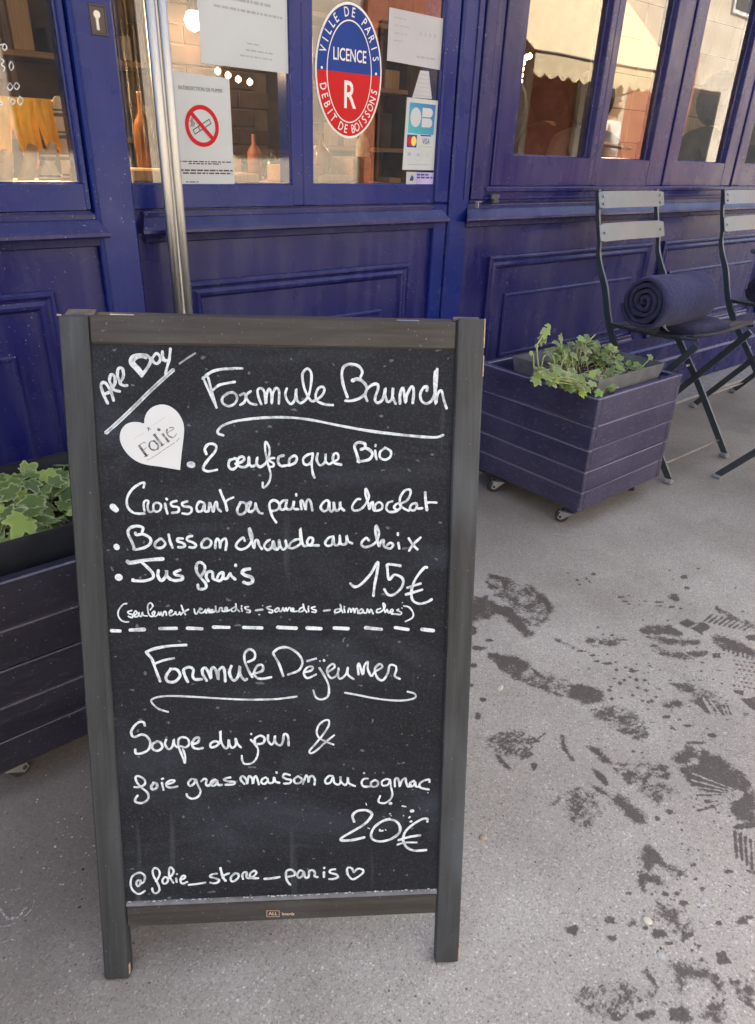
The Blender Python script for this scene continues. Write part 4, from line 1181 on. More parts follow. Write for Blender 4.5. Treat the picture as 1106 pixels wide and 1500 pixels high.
7011,1695 7004,1696 6998,1701 6999,1707 7009,1705 7013,1698
9653,2132 9623,2128 9611,2148 9617,2165 9645,2159 9657,2142
9103,2168 9078,2167 9067,2179 9081,2190 9098,2191 9103,2180
8593,3434 8580,3432 8568,3439 8577,3450 8593,3454 8602,3436
6081,1169 6068,1172 6056,1179 6062,1185 6077,1184 6083,1174
6650,1654 6637,1647 6622,1664 6628,1674 6649,1673 6656,1657
6500,881 6485,885 6475,890 6481,898 6492,897 6503,887
6961,824 6948,822 6940,832 6948,836 6957,837 6963,829
8235,2245 8216,2246 8205,2256 8216,2261 8233,2264 8241,2255
7824,2452 7814,2448 7807,2456 7815,2461 7823,2461 7829,2456
8097,2396 8088,2397 8081,2401 8087,2405 8095,2407 8100,2401
7332,2109 7312,2115 7303,2124 7301,2137 7321,2132 7332,2120
6368,1174 6347,1179 6334,1191 6339,1199 6356,1197 6370,1186
8442,3036 8433,3035 8425,3040 8429,3048 8441,3045 8444,3039
6745,1188 6733,1187 6723,1195 6727,1204 6743,1205 6748,1192
6330,1581 6325,1578 6313,1585 6318,1592 6327,1589 6338,1583
8991,2031 8974,2031 8953,2042 8969,2051 8991,2054 9003,2036
7073,638 7061,636 7046,647 7056,654 7070,654 7079,641
8357,3022 8328,3025 8313,3039 8325,3051 8343,3050 8355,3033
8127,1894 8100,1896 8097,1905 8101,1917 8117,1914 8126,1905
8161,1133 8148,1131 8129,1147 8136,1156 8162,1153 8168,1139
8654,2528 8640,2525 8623,2539 8635,2546 8654,2550 8660,2534
7320,1739 7306,1738 7301,1747 7304,1753 7317,1752 7324,1743
7205,2794 7199,2793 7193,2798 7195,2803 7205,2803 7213,2796
6773,844 6762,845 6759,849 6763,853 6769,853 6774,849
8849,1481 8815,1482 8810,1498 8817,1510 8843,1508 8854,1490
9555,1994 9533,1995 9521,2006 9534,2012 9551,2015 9559,2004
7324,2502 7304,2499 7293,2514 7304,2520 7317,2522 7329,2513
7368,2115 7358,2114 7350,2121 7356,2126 7365,2126 7369,2121
7757,1214 7737,1219 7718,1232 7723,1243 7748,1238 7762,1225
7141,1862 7130,1863 7123,1867 7126,1875 7137,1874 7142,1867
7910,2147 7888,2146 7882,2157 7889,2167 7903,2165 7915,2156
7742,2022 7732,2019 7717,2030 7716,2044 7741,2040 7751,2023
8381,2506 8363,2506 8356,2514 8364,2522 8374,2522 8383,2512
5754,1245 5741,1244 5730,1253 5736,1261 5750,1259 5761,1249
7391,1919 7365,1920 7356,1933 7361,1945 7387,1945 7394,1933
7915,1319 7901,1323 7888,1329 7895,1336 7911,1334 7917,1325
8110,2005 8098,2004 8091,2012 8093,2020 8109,2019 8113,2009
9559,1823 9551,1823 9543,1828 9547,1834 9559,1835 9563,1827
9098,1520 9073,1524 9064,1536 9069,1544 9095,1544 9102,1529
9254,2490 9235,2489 9214,2502 9229,2514 9248,2511 9260,2503
9201,2683 9177,2675 9160,2689 9172,2710 9195,2707 9214,2694
8576,1849 8565,1846 8563,1852 8564,1860 8577,1859 8585,1851
8338,1511 8324,1509 8315,1520 8315,1532 8336,1526 8348,1516
5784,1396 5768,1400 5756,1411 5763,1415 5772,1413 5782,1406
7652,2296 7642,2296 7629,2302 7638,2309 7648,2307 7659,2302
9244,2468 9225,2470 9207,2479 9216,2493 9241,2490 9246,2477
7966,1696 7951,1699 7937,1708 7944,1715 7957,1713 7964,1704
7005,741 6991,745 6977,750 6983,762 6999,758 7011,748
7445,2422 7433,2425 7422,2432 7425,2439 7442,2438 7446,2432
9024,2129 9016,2127 9007,2135 9013,2141 9028,2143 9034,2132
6131,1698 6115,1696 6103,1708 6110,1718 6125,1713 6135,1703
6532,690 6518,694 6515,700 6515,706 6526,703 6533,697
7780,3361 7774,3358 7761,3365 7765,3375 7779,3372 7788,3364
6586,1100 6571,1102 6563,1107 6565,1118 6580,1116 6585,1106
6957,1524 6932,1529 6918,1539 6920,1557 6945,1551 6954,1537
6812,1490 6805,1490 6795,1496 6802,1499 6810,1498 6815,1493
7318,1332 7309,1331 7304,1336 7310,1340 7315,1341 7321,1334
9354,2218 9338,2217 9325,2226 9330,2240 9355,2237 9362,2224
6494,1596 6473,1599 6463,1608 6469,1619 6488,1617 6494,1605
8378,2646 8367,2644 8360,2652 8364,2658 8376,2657 8383,2649
6314,1527 6300,1529 6290,1538 6292,1547 6308,1544 6315,1537
6658,1883 6653,1881 6649,1887 6651,1891 6656,1890 6660,1885
6874,564 6863,565 6855,572 6857,579 6872,577 6876,568
5928,1779 5922,1778 5915,1783 5919,1788 5928,1787 5931,1781
8090,1745 8077,1745 8071,1751 8075,1758 8084,1756 8092,1749
8636,2281 8620,2283 8609,2291 8619,2297 8631,2299 8639,2288
6260,1831 6247,1832 6244,1837 6248,1842 6256,1843 6263,1835
7388,3103 7377,3103 7368,3111 7370,3119 7381,3119 7391,3112
9443,1666 9412,1662 9402,1679 9413,1694 9431,1690 9453,1678
6762,2018 6757,2017 6751,2021 6752,2027 6760,2024 6767,2021
7899,1496 7884,1496 7873,1505 7878,1513 7896,1513 7899,1501
9272,2630 9249,2623 9230,2641 9240,2660 9277,2662 9289,2636
7103,2697 7078,2699 7063,2711 7063,2732 7092,2730 7104,2708
7682,1550 7673,1548 7667,1555 7672,1559 7679,1559 7686,1552
6504,1300 6491,1303 6484,1309 6490,1314 6498,1312 6502,1306
7728,1355 7709,1353 7701,1361 7703,1376 7728,1374 7729,1361
7591,1612 7572,1612 7560,1627 7564,1635 7582,1632 7597,1617
5845,1287 5831,1286 5827,1295 5830,1301 5840,1302 5849,1290
5973,1424 5961,1422 5947,1432 5955,1440 5967,1439 5980,1430
6772,1354 6764,1357 6757,1362 6758,1367 6766,1364 6773,1358
7508,1325 7485,1327 7465,1340 7479,1351 7501,1349 7515,1338
6817,1742 6811,1740 6803,1747 6805,1754 6816,1752 6819,1746
6855,949 6844,951 6838,958 6842,960 6849,961 6857,953
6615,969 6604,968 6597,976 6604,979 6612,979 6616,973
8331,2176 8319,2171 8308,2181 8313,2192 8331,2188 8340,2181
8518,2036 8492,2038 8478,2055 8483,2066 8510,2061 8518,2049
8244,1512 8224,1510 8216,1518 8224,1529 8244,1529 8250,1519
7667,3178 7654,3173 7633,3182 7643,3201 7668,3206 7680,3188
5891,1384 5879,1388 5868,1392 5872,1401 5885,1401 5889,1391
8447,2652 8426,2643 8416,2662 8417,2680 8443,2672 8457,2655
9000,1521 8978,1522 8962,1530 8971,1548 9000,1547 9007,1531
7846,1604 7814,1607 7804,1625 7813,1635 7837,1636 7844,1616
7459,1313 7440,1315 7430,1323 7441,1329 7452,1330 7461,1319
8987,2852 8969,2845 8960,2858 8970,2869 8988,2870 8995,2856
8951,2846 8937,2840 8931,2851 8934,2861 8951,2859 8960,2849
6576,1365 6570,1366 6562,1370 6565,1376 6573,1374 6579,1369
8465,1296 8457,1296 8448,1300 8453,1306 8463,1304 8467,1300
8358,1259 8348,1256 8337,1267 8343,1274 8359,1272 8367,1263
6277,1479 6261,1479 6252,1488 6257,1497 6278,1499 6278,1485
6020,1263 6009,1267 6000,1274 6003,1278 6013,1277 6022,1267
6012,2761 5992,2753 5982,2771 5985,2785 6011,2784 6016,2767
6187,1413 6175,1413 6172,1420 6172,1427 6185,1425 6188,1419
7515,2169 7499,2169 7495,2179 7496,2186 7509,2184 7518,2173
6022,1133 6015,1131 6008,1139 6012,1142 6018,1143 6026,1137
6076,1230 6064,1232 6059,1238 6059,1246 6071,1244 6077,1235
8259,3258 8236,3252 8224,3272 8231,3284 8263,3287 8270,3262
8365,2686 8341,2684 8328,2702 8335,2713 8362,2710 8377,2695
6518,615 6497,617 6485,630 6494,636 6504,634 6519,625
7874,2122 7848,2122 7836,2133 7848,2145 7870,2146 7878,2134
7493,941 7479,941 7472,949 7476,955 7486,955 7492,946
8364,1385 8335,1383 8330,1401 8330,1415 8355,1408 8374,1397
7186,1260 7174,1262 7165,1271 7167,1277 7184,1275 7191,1264
6985,1674 6978,1671 6975,1677 6978,1680 6983,1680 6988,1677
6816,1197 6801,1196 6784,1206 6795,1217 6813,1215 6825,1200
7893,1964 7874,1967 7865,1975 7871,1983 7884,1982 7891,1973
8659,3044 8646,3045 8635,3051 8638,3062 8657,3062 8664,3052
9421,2149 9412,2147 9400,2154 9409,2161 9425,2162 9430,2152
9016,1475 8998,1473 8991,1483 8999,1491 9016,1490 9024,1480
5483,1878 5473,1877 5462,1884 5467,1892 5480,1891 5488,1884
9245,2062 9235,2059 9223,2067 9229,2076 9245,2073 9252,2063
9115,1663 9089,1668 9061,1684 9077,1695 9108,1698 9115,1674
8045,2593 8035,2593 8029,2600 8033,2605 8044,2606 8048,2599
8853,2795 8830,2795 8823,2808 8826,2819 8846,2814 8859,2807
8200,1636 8191,1632 8185,1639 8189,1647 8197,1644 8203,1638
6248,1119 6232,1117 6215,1130 6223,1141 6238,1137 6254,1124
8263,3665 8244,3662 8235,3673 8241,3684 8256,3686 8264,3678
9143,1983 9116,1987 9110,1997 9116,2007 9138,2009 9150,1997
8585,1681 8566,1682 8558,1693 8559,1703 8577,1699 8590,1690
6816,1065 6797,1070 6781,1081 6790,1088 6806,1085 6817,1075
8762,2655 8754,2654 8745,2660 8751,2666 8762,2666 8765,2658
7054,1397 7047,1395 7038,1400 7042,1408 7055,1406 7062,1398
6400,1786 6393,1786 6384,1791 6389,1796 6398,1796 6403,1791
6353,2779 6346,2777 6342,2783 6345,2787 6352,2787 6357,2781
7006,2521 6997,2520 6990,2525 6989,2536 7005,2532 7009,2523
6806,1034 6785,1037 6782,1046 6785,1052 6801,1053 6803,1044
9385,2286 9374,2284 9359,2293 9362,2306 9382,2302 9393,2292
7251,1109 7237,1113 7227,1117 7228,1128 7242,1123 7250,1118
7200,2244 7191,2243 7178,2253 7182,2260 7198,2260 7202,2252
6973,1662 6958,1658 6947,1670 6953,1680 6971,1678 6980,1663
6664,1576 6650,1574 6628,1586 6641,1597 6663,1598 6670,1580
5485,1456 5477,1454 5470,1460 5471,1468 5484,1466 5487,1459
7531,2549 7513,2552 7501,2561 7506,2572 7527,2571 7534,2558
7249,2993 7236,2993 7225,3003 7233,3008 7246,3012 7249,3001
6764,933 6754,936 6751,939 6752,943 6762,943 6762,938
6402,1110 6397,1109 6391,1114 6394,1117 6400,1117 6408,1112
7179,1514 7162,1512 7150,1524 7160,1532 7178,1531 7186,1517
9635,2019 9624,2018 9611,2024 9615,2035 9631,2031 9637,2023
7091,2552 7081,2549 7076,2557 7081,2563 7091,2562 7095,2557
5911,1232 5901,1232 5893,1239 5894,1246 5907,1245 5912,1237
6943,1371 6927,1368 6911,1378 6921,1390 6941,1389 6952,1378
8122,2011 8104,2010 8094,2018 8104,2027 8120,2029 8127,2016
7412,1493 7382,1494 7369,1512 7377,1522 7405,1521 7408,1507
8585,2419 8568,2414 8553,2432 8560,2443 8583,2441 8592,2430
7995,2019 7975,2015 7966,2030 7973,2039 7991,2038 8005,2029
7917,1105 7892,1105 7884,1117 7893,1127 7911,1126 7917,1116
6052,1058 6044,1059 6037,1063 6041,1068 6048,1067 6054,1062
6493,1371 6481,1371 6472,1380 6478,1385 6487,1384 6492,1378
6885,635 6875,634 6866,643 6866,652 6884,649 6891,637
6251,1390 6240,1391 6236,1396 6239,1401 6247,1400 6253,1394
9258,1656 9243,1657 9229,1668 9233,1678 9252,1674 9269,1664
7058,1846 7049,1847 7044,1851 7049,1855 7055,1855 7058,1851
7206,2307 7187,2306 7175,2317 7181,2330 7201,2328 7209,2317
7590,1712 7576,1710 7563,1719 7567,1732 7585,1727 7598,1717
7448,2636 7424,2637 7414,2650 7421,2661 7443,2660 7454,2647
5628,1797 5617,1795 5605,1806 5609,1814 5624,1813 5635,1801
8490,2650 8476,2647 8468,2654 8475,2664 8488,2664 8497,2656
8764,1644 8741,1643 8730,1656 8741,1665 8762,1662 8767,1651
7178,1215 7162,1218 7157,1225 7157,1233 7173,1231 7181,1221
6060,1269 6040,1272 6029,1281 6037,1289 6048,1288 6058,1280
7402,2036 7377,2039 7362,2054 7365,2068 7390,2062 7401,2045
8249,2158 8237,2157 8229,2165 8235,2170 8243,2170 8253,2160
6989,1966 6977,1964 6967,1974 6976,1978 6986,1980 6992,1972
8333,1950 8327,1950 8319,1953 8322,1960 8334,1959 8337,1954
8880,3124 8859,3126 8841,3138 8853,3151 8865,3149 8881,3135
8264,1786 8248,1784 8231,1803 8243,1807 8261,1809 8273,1792
6708,915 6695,918 6681,925 6687,934 6699,931 6707,925
9051,3028 9035,3026 9025,3038 9031,3046 9052,3048 9064,3035
7810,1802 7801,1802 7790,1811 7792,1819 7809,1817 7819,1806
8106,2228 8091,2230 8079,2240 8079,2254 8104,2249 8115,2235
7550,2183 7539,2181 7532,2189 7531,2199 7551,2197 7553,2186
6821,1987 6806,1989 6800,1998 6805,2002 6818,2004 6824,1993
9813,2377 9785,2375 9772,2390 9788,2402 9804,2397 9820,2383
8182,1791 8162,1791 8153,1803 8161,1809 8176,1810 8185,1797
8485,1929 8459,1933 8437,1945 8449,1961 8476,1955 8495,1940
7155,1583 7141,1584 7132,1591 7136,1600 7153,1601 7163,1590
7253,2140 7238,2134 7222,2148 7237,2155 7248,2156 7257,2144
6739,1520 6733,1519 6727,1526 6729,1529 6739,1529 6741,1522
7516,2050 7498,2046 7485,2063 7490,2074 7510,2069 7526,2055
9414,2592 9389,2589 9376,2604 9385,2620 9416,2618 9429,2595
8322,3388 8305,3384 8300,3396 8303,3405 8320,3403 8327,3394
8058,2572 8044,2568 8034,2579 8044,2586 8060,2587 8068,2576
7262,1881 7249,1881 7244,1888 7245,1897 7258,1895 7263,1886
7745,2111 7729,2109 7716,2121 7725,2130 7741,2128 7747,2120
12244,4256 12223,4260 12199,4276 12205,4289 12230,4283 12244,4265
15559,6592 15521,6595 15470,6619 15502,6640 15540,6637 15565,6615
16233,6185 16179,6183 16150,6208 16173,6238 16218,6236 16254,6204
10501,3193 10490,3193 10476,3205 10477,3213 10494,3207 10507,3196
11765,6746 11746,6742 11736,6757 11733,6772 11756,6765 11773,6750
12811,4948 12770,4943 12743,4979 12754,5000 12807,4995 12832,4956
14906,4196 14881,4191 14855,4215 14874,4224 14908,4228 14925,4200
12033,5927 11979,5930 11938,5961 11965,5985 11987,5987 12032,5965
13698,3747 13676,3742 13638,3771 13642,3796 13697,3790 13710,3761
10947,3961 10922,3968 10904,3978 10910,3991 10934,3989 10944,3974
10108,4385 10089,4387 10074,4397 10074,4414 10098,4409 10107,4398
12345,4386 12312,4395 12295,4414 12306,4420 12329,4420 12342,4403
12814,6322 12798,6322 12779,6337 12776,6352 12801,6347 12817,6327
10661,5586 10634,5583 10613,5601 10622,5618 10648,5612 10666,5597
11712,4349 11672,4363 11649,4375 11648,4401 11695,4394 11709,4364
9881,3835 9872,3834 9861,3842 9866,3848 9877,3849 9886,3838
10208,3823 10185,3829 10170,3844 10175,3851 10191,3847 10210,3835
10020,3890 9991,3898 9976,3912 9976,3928 10004,3928 10022,3903
10755,4716 10741,4716 10721,4732 10724,4742 10747,4737 10763,4725
11519,4163 11504,4165 11486,4179 11487,4189 11505,4181 11518,4172
13520,3913 13488,3917 13444,3941 13463,3962 13506,3955 13538,3922
10387,3546 10356,3557 10329,3574 10338,3588 10359,3586 10385,3560
11282,3749 11259,3745 11227,3774 11248,3781 11274,3781 11297,3763
12871,4884 12849,4882 12832,4895 12836,4914 12866,4911 12884,4895
9763,4458 9736,4462 9705,4474 9707,4506 9745,4496 9764,4474
10132,4974 10099,4973 10068,4996 10084,5015 10113,5015 10130,4994
9431,4159 9415,4155 9403,4172 9402,4182 9422,4180 9438,4162
12111,3604 12091,3603 12075,3614 12088,3625 12103,3623 12118,3609
12065,3632 12058,3631 12044,3639 12043,3650 12063,3645 12069,3636
13807,6197 13763,6199 13717,6238 13723,6268 13777,6253 13816,6222
9770,4889 9749,4892 9722,4912 9723,4928 9752,4916 9773,4899
9181,4343 9158,4331 9123,4362 9134,4381 9175,4377 9192,4351
12689,5472 12666,5468 12650,5487 12658,5498 12682,5498 12694,5482
12803,5063 12776,5069 12743,5086 12762,5098 12784,5101 12804,5074
13984,4199 13951,4201 13945,4215 13943,4233 13978,4227 13981,4213
12580,4699 12558,4701 12538,4715 12541,4731 12575,4727 12590,4709
11831,4776 11806,4780 11793,4790 11796,4805 11817,4801 11826,4788
11000,3240 10969,3244 10949,3264 10953,3279 10982,3273 10996,3256
13948,5792 13923,5780 13900,5806 13915,5820 13936,5819 13961,5799
7352,4889 7339,4893 7331,4900 7331,4908 7341,4907 7351,4897
9859,3903 9840,3904 9825,3919 9830,3928 9844,3924 9864,3911
9758,2748 9733,2753 9705,2773 9714,2785 9730,2781 9756,2759
10675,5841 10641,5850 10614,5865 10624,5883 10654,5878 10677,5860
9996,3436 9967,3436 9950,3451 9955,3469 9979,3466 10005,3442
11985,3583 11970,3580 11954,3595 11966,3601 11981,3603 11991,3587
12275,4239 12251,4230 12233,4258 12237,4273 12261,4267 12285,4249
12132,3481 12114,3478 12082,3498 12098,3511 12127,3512 12147,3490
12310,4896 12271,4896 12245,4921 12244,4949 12290,4936 12304,4915
8177,6012 8153,6006 8136,6023 8138,6046 8162,6043 8181,6029
11754,4871 11727,4868 11710,4891 11708,4909 11747,4901 11767,4879
13073,3556 13051,3556 13041,3572 13040,3582 13061,3576 13069,3566
12360,4917 12340,4912 12309,4931 12314,4957 12344,4953 12378,4929
10432,3250 10405,3256 10394,3267 10398,3279 10417,3278 10431,3258
12051,3587 12037,3589 12026,3595 12030,3605 12042,3603 12054,3591
8382,4290 8373,4289 8362,4298 8364,4306 8378,4304 8390,4291
11700,3637 11687,3636 11675,3646 11672,3661 11694,3655 11708,3643
12015,3377 11988,3373 11944,3401 11973,3413 12007,3409 12031,3384
11787,4648 11772,4648 11763,4660 11768,4664 11782,4667 11792,4652
13805,5380 13789,5376 13777,5389 13784,5398 13802,5399 13815,5386
10804,3488 10789,3487 10777,3496 10780,3510 10799,3504 10816,3491
16129,5179 16082,5162 16058,5202 16083,5219 16129,5219 16156,5197
11106,3074 11086,3073 11072,3088 11080,3095 11093,3094 11115,3079
11093,5232 11070,5236 11055,5252 11055,5264 11085,5260 11093,5245
11023,4716 11012,4713 10990,4727 10992,4743 11020,4743 11026,4723
10106,5321 10074,5314 10043,5339 10053,5367 10079,5358 10121,5332
12660,6214 12630,6216 12607,6230 12618,6249 12648,6251 12672,6226
12190,3991 12156,3996 12113,4029 12137,4038 12155,4037 12202,4011
13997,4374 13956,4381 13920,4407 13917,4439 13974,4425 14008,4391
12189,4102 12173,4098 12151,4115 12165,4124 12187,4128 12196,4111
14554,5498 14514,5499 14494,5519 14499,5542 14530,5535 14558,5512
12438,3673 12410,3676 12377,3697 12381,3720 12432,3710 12445,3680
10310,2859 10294,2857 10282,2870 10276,2887 10302,2880 10314,2862
12781,4468 12755,4468 12734,4487 12745,4501 12775,4499 12791,4475
12865,3988 12841,3992 12826,4006 12831,4017 12847,4013 12864,4003
10915,4930 10890,4922 10854,4946 10863,4973 10906,4970 10932,4940
9119,3238 9098,3241 9069,3258 9073,3278 9105,3272 9130,3243
10360,4000 10338,4002 10323,4016 10332,4026 10351,4026 10364,4005
9515,3673 9492,3667 9471,3687 9473,3711 9509,3703 9534,3678
10502,3593 10465,3598 10443,3619 10436,3650 10485,3635 10509,3603
9794,4047 9771,4048 9757,4067 9759,4075 9776,4069 9795,4058
12250,5538 12222,5540 12207,5554 12216,5566 12235,5562 12251,5548
11469,4324 11449,4327 11434,4341 11432,4356 11459,4350 11471,4336
12817,3887 12782,3885 12764,3912 12769,3925 12803,3913 12831,3898
10761,4654 10721,4656 10700,4686 10706,4701 10732,4693 10769,4668
13285,4128 13242,4140 13192,4167 13217,4186 13251,4183 13284,4151
12816,4599 12768,4606 12733,4627 12756,4649 12797,4657 12831,4616
10739,3843 10711,3835 10692,3862 10682,3889 10731,3880 10741,3854
11363,5041 11327,5042 11292,5067 11301,5095 11340,5086 11370,5064
13072,5842 13052,5843 13030,5855 13046,5867 13063,5872 13074,5853
9744,3884 9723,3888 9708,3900 9710,3912 9732,3908 9746,3892
10636,3147 10615,3144 10597,3162 10602,3177 10622,3173 10645,3158
11182,5724 11163,5722 11131,5743 11146,5757 11176,5759 11198,5732
13314,4863 13286,4862 13264,4886 13280,4895 13307,4896 13323,4875
10092,3386 10082,3385 10074,3395 10077,3400 10085,3400 10097,3389
13556,4741 13513,4729 13502,4761 13502,4788 13546,4775 13580,4753
11088,5966 11069,5971 11053,5976 11052,5997 11077,5990 11094,5975
9995,5220 9968,5227 9934,5245 9938,5266 9969,5257 9992,5239
8067,4768 8058,4766 8045,4778 8048,4784 8059,4783 8070,4774
10884,3879 10865,3884 10855,3892 10856,3903 10872,3898 10884,3885
12755,4744 12714,4748 12689,4770 12708,4782 12740,4784 12762,4763
9354,3365 9343,3363 9335,3373 9339,3378 9347,3377 9358,3368
12184,2908 12157,2909 12141,2921 12155,2934 12170,2935 12192,2916
13113,4570 13073,4565 13051,4594 13061,4616 13103,4613 13121,4577
13354,8083 13326,8071 13284,8093 13294,8132 13335,8121 13367,8107
14212,5529 14179,5529 14123,5554 14142,5587 14192,5584 14227,5550
10334,4023 10314,4021 10294,4041 10288,4061 10331,4050 10343,4029
11633,4550 11611,4550 11598,4567 11601,4578 11622,4575 11638,4559
15289,4580 15228,4585 15179,4624 15204,4651 15265,4643 15291,4600
11786,5952 11744,5961 11710,5981 11718,6009 11758,5999 11791,5974
10741,4347 10721,4347 10711,4363 10713,4370 10730,4365 10742,4357
13386,4105 13353,4101 13319,4130 13316,4162 13376,4145 13397,4111
9258,6270 9242,6264 9219,6285 9215,6306 9244,6298 9264,6276
11366,5630 11347,5623 11326,5640 11336,5654 11357,5652 11375,5636
12901,5206 12877,5202 12860,5220 12869,5233 12890,5232 12906,5218
11544,4768 11508,4772 11483,4790 11498,4805 11532,4807 11545,4787
11446,4817 11423,4812 11395,4839 11389,4867 11433,4858 11461,4836
11762,3936 11717,3937 11696,3970 11695,3991 11729,3980 11760,3951
16142,5586 16120,5589 16103,5601 16110,5614 16140,5614 16155,5595
9432,3776 9388,3783 9364,3806 9381,3819 9408,3825 9428,3794
9966,5149 9950,5148 9942,5158 9946,5167 9956,5165 9973,5152
11120,3919 11103,3920 11092,3928 11098,3938 11110,3936 11128,3923
10198,4059 10164,4066 10147,4080 10160,4091 10179,4095 10196,4073
10521,3719 10495,3716 10473,3737 10488,3747 10505,3744 10526,3732
12745,3584 12730,3587 12716,3598 12722,3604 12740,3603 12749,3588
11518,3124 11504,3122 11482,3138 11490,3148 11515,3146 11524,3131
13698,6580 13671,6569 13623,6604 13643,6629 13694,6621 13719,6588
10159,3522 10135,3524 10109,3549 10124,3553 10138,3554 10161,3535
11887,6065 11824,6077 11801,6106 11804,6134 11857,6139 11889,6090
13773,4607 13752,4609 13741,4622 13748,4628 13761,4627 13775,4615
15440,4844 15407,4844 15398,4861 15398,4879 15428,4872 15446,4857
13526,5472 13482,5468 13451,5501 13469,5520 13511,5523 13532,5497
11477,3372 11471,3370 11457,3377 11458,3390 11472,3385 11482,3375
15236,6324 15187,6328 15164,6346 15177,6372 15213,6367 15242,6346
10331,3064 10304,3069 10279,3092 10292,3097 10307,3095 10335,3079
13827,3670 13801,3668 13769,3690 13779,3711 13825,3702 13836,3682
11795,4922 11777,4920 11768,4932 11769,4944 11790,4941 11794,4929
10454,4687 10420,4687 10397,4713 10408,4728 10437,4718 10457,4702
11449,4442 11434,4439 11420,4455 11419,4468 11446,4460 11466,4445
12739,4253 12697,4252 12674,4283 12671,4308 12728,4299 12743,4272
12020,6296 11992,6299 11976,6315 11974,6335 12007,6325 12019,6307
13486,4812 13461,4807 13452,4827 13450,4843 13481,4837 13493,4823
12353,3951 12330,3953 12314,3964 12322,3978 12346,3981 12355,3960
11726,4552 11707,4548 11685,4569 11694,4580 11719,4574 11734,4560
17246,5936 17195,5915 17147,5955 17181,5990 17250,5985 17284,5948
12009,3493 11976,3500 11938,3522 11957,3537 11994,3536 12011,3518
12003,5532 11981,5524 11953,5551 11948,5580 11988,5565 12030,5540
10713,4304 10696,4299 10679,4318 10687,4326 10707,4328 10716,4313
10692,5606 10673,5603 10656,5621 10652,5638 10678,5629 10695,5620
11297,5366 11272,5350 11238,5381 11240,5413 11297,5403 11319,5377
12155,5248 12137,5249 12125,5258 12134,5265 12144,5265 12160,5254
12770,3900 12728,3911 12690,3944 12703,3955 12752,3954 12774,3925
10197,4367 10154,4370 10120,4398 10128,4423 10168,4411 10192,4394
13909,4464 13891,4463 13871,4479 13880,4489 13906,4489 13918,4471
10587,4198 10560,4202 10523,4221 10526,4248 10573,4237 10595,4206
10725,4192 10701,4198 10685,4208 10692,4219 10713,4221 10728,4201
12796,4712 12775,4710 12764,4727 12768,4736 12793,4740 12809,4720
11313,5133 11276,5138 11237,5156 11255,5181 11287,5181 11329,5150
11430,4931 11393,4932 11362,4949 11383,4972 11419,4977 11442,4947
10124,3077 10093,3084 10069,3100 10084,3111 10099,3109 10128,3087
11813,4666 11790,4663 11764,4682 11765,4706 11800,4694 11815,4680
12068,4095 12051,4090 12028,4112 12034,4125 12058,4117 12082,4099
11111,5883 11091,5873 11061,5895 11070,5917 11106,5916 11117,5892
9414,3596 9404,3595 9395,3604 9396,3611 9409,3607 9421,3598
10570,4993 10539,4983 10501,5022 10512,5045 10557,5035 10588,5007
10877,7262 10820,7262 10798,7301 10800,7326 10850,7324 10880,7293
10225,5063 10187,5068 10175,5086 10183,5100 10212,5103 10220,5080
13141,7589 13106,7585 13068,7607 13090,7633 13130,7645 13152,7611
9800,4890 9775,4888 9764,4907 9767,4917 9786,4916 9800,4902
13408,4863 13395,4863 13382,4872 13384,4884 13399,4879 13409,4868
10452,5695 10436,5695 10420,5704 10423,5719 10445,5715 10456,5701
8205,5265 8176,5268 8155,5284 8163,5301 8179,5298 8198,5281
9501,6474 9476,6479 9448,6502 9447,6518 9486,6517 9509,6492
10237,2315 10189,2324 10163,2351 10183,2360 10207,2357 10231,2332
11268,4669 11225,4670 11202,4701 11207,4719 11249,4717 11267,4690
12405,3848 12388,3847 12365,3865 12365,3882 12393,3879 12412,3859
11274,4429 11256,4427 11246,4441 11250,4450 11265,4452 11276,4435
9547,4675 9531,4676 9516,4685 9518,4699 9537,4695 9551,4681
13541,3907 13504,3911 13491,3933 13497,3945 13532,3942 13538,3925
13662,4745 13623,4748 13604,4767 13619,4781 13647,4787 13665,4757
11216,4763 11195,4765 11187,4775 11191,4784 11208,4784 11216,4768
10285,4214 10248,4226 10216,4245 10223,4265 10265,4255 10273,4237
10920,3911 10899,3913 10881,3928 10884,3942 10905,3935 10926,3922
12374,4183 12354,4182 12337,4196 12330,4220 12364,4209 12388,4192
13478,4029 13458,4028 13445,4046 13446,4055 13470,4049 13482,4036
13324,4744 13299,4740 13288,4757 13295,4769 13317,4765 13336,4751
13553,6224 13522,6220 13498,6240 13522,6253 13540,6251 13569,6229
11940,3344 11909,3352 11886,3372 11883,3392 11911,3383 11939,3360
9993,4427 9961,4425 9942,4443 9939,4472 9980,4460 10010,4436
13083,5233 13055,5229 13012,5252 13037,5275 13071,5273 13105,5246
12062,4555 12042,4555 12025,4570 12033,4580 12058,4581 12065,4566
11694,5042 11676,5039 11664,5056 11665,5068 11691,5061 11700,5047
8243,3979 8230,3979 8213,3994 8208,4009 8233,4003 8245,3990
12474,4107 12437,4116 12401,4143 12404,4165 12458,4157 12481,4130
10640,6140 10619,6142 10601,6158 10601,6171 10630,6166 10643,6149
9584,3820 9571,3820 9558,3833 9566,3836 9578,3838 9591,3823
13274,6222 13251,6227 13231,6236 13241,6247 13259,6243 13269,6233
13365,3834 13342,3842 13325,3850 13328,3864 13352,3861 13367,3843
10664,4285 10642,4283 10614,4305 10629,4316 10658,4316 10670,4296
11200,4579 11183,4579 11169,4594 11171,4603 11187,4600 11204,4590
11258,4687 11242,4685 11224,4698 11235,4706 11254,4707 11269,4692
"""
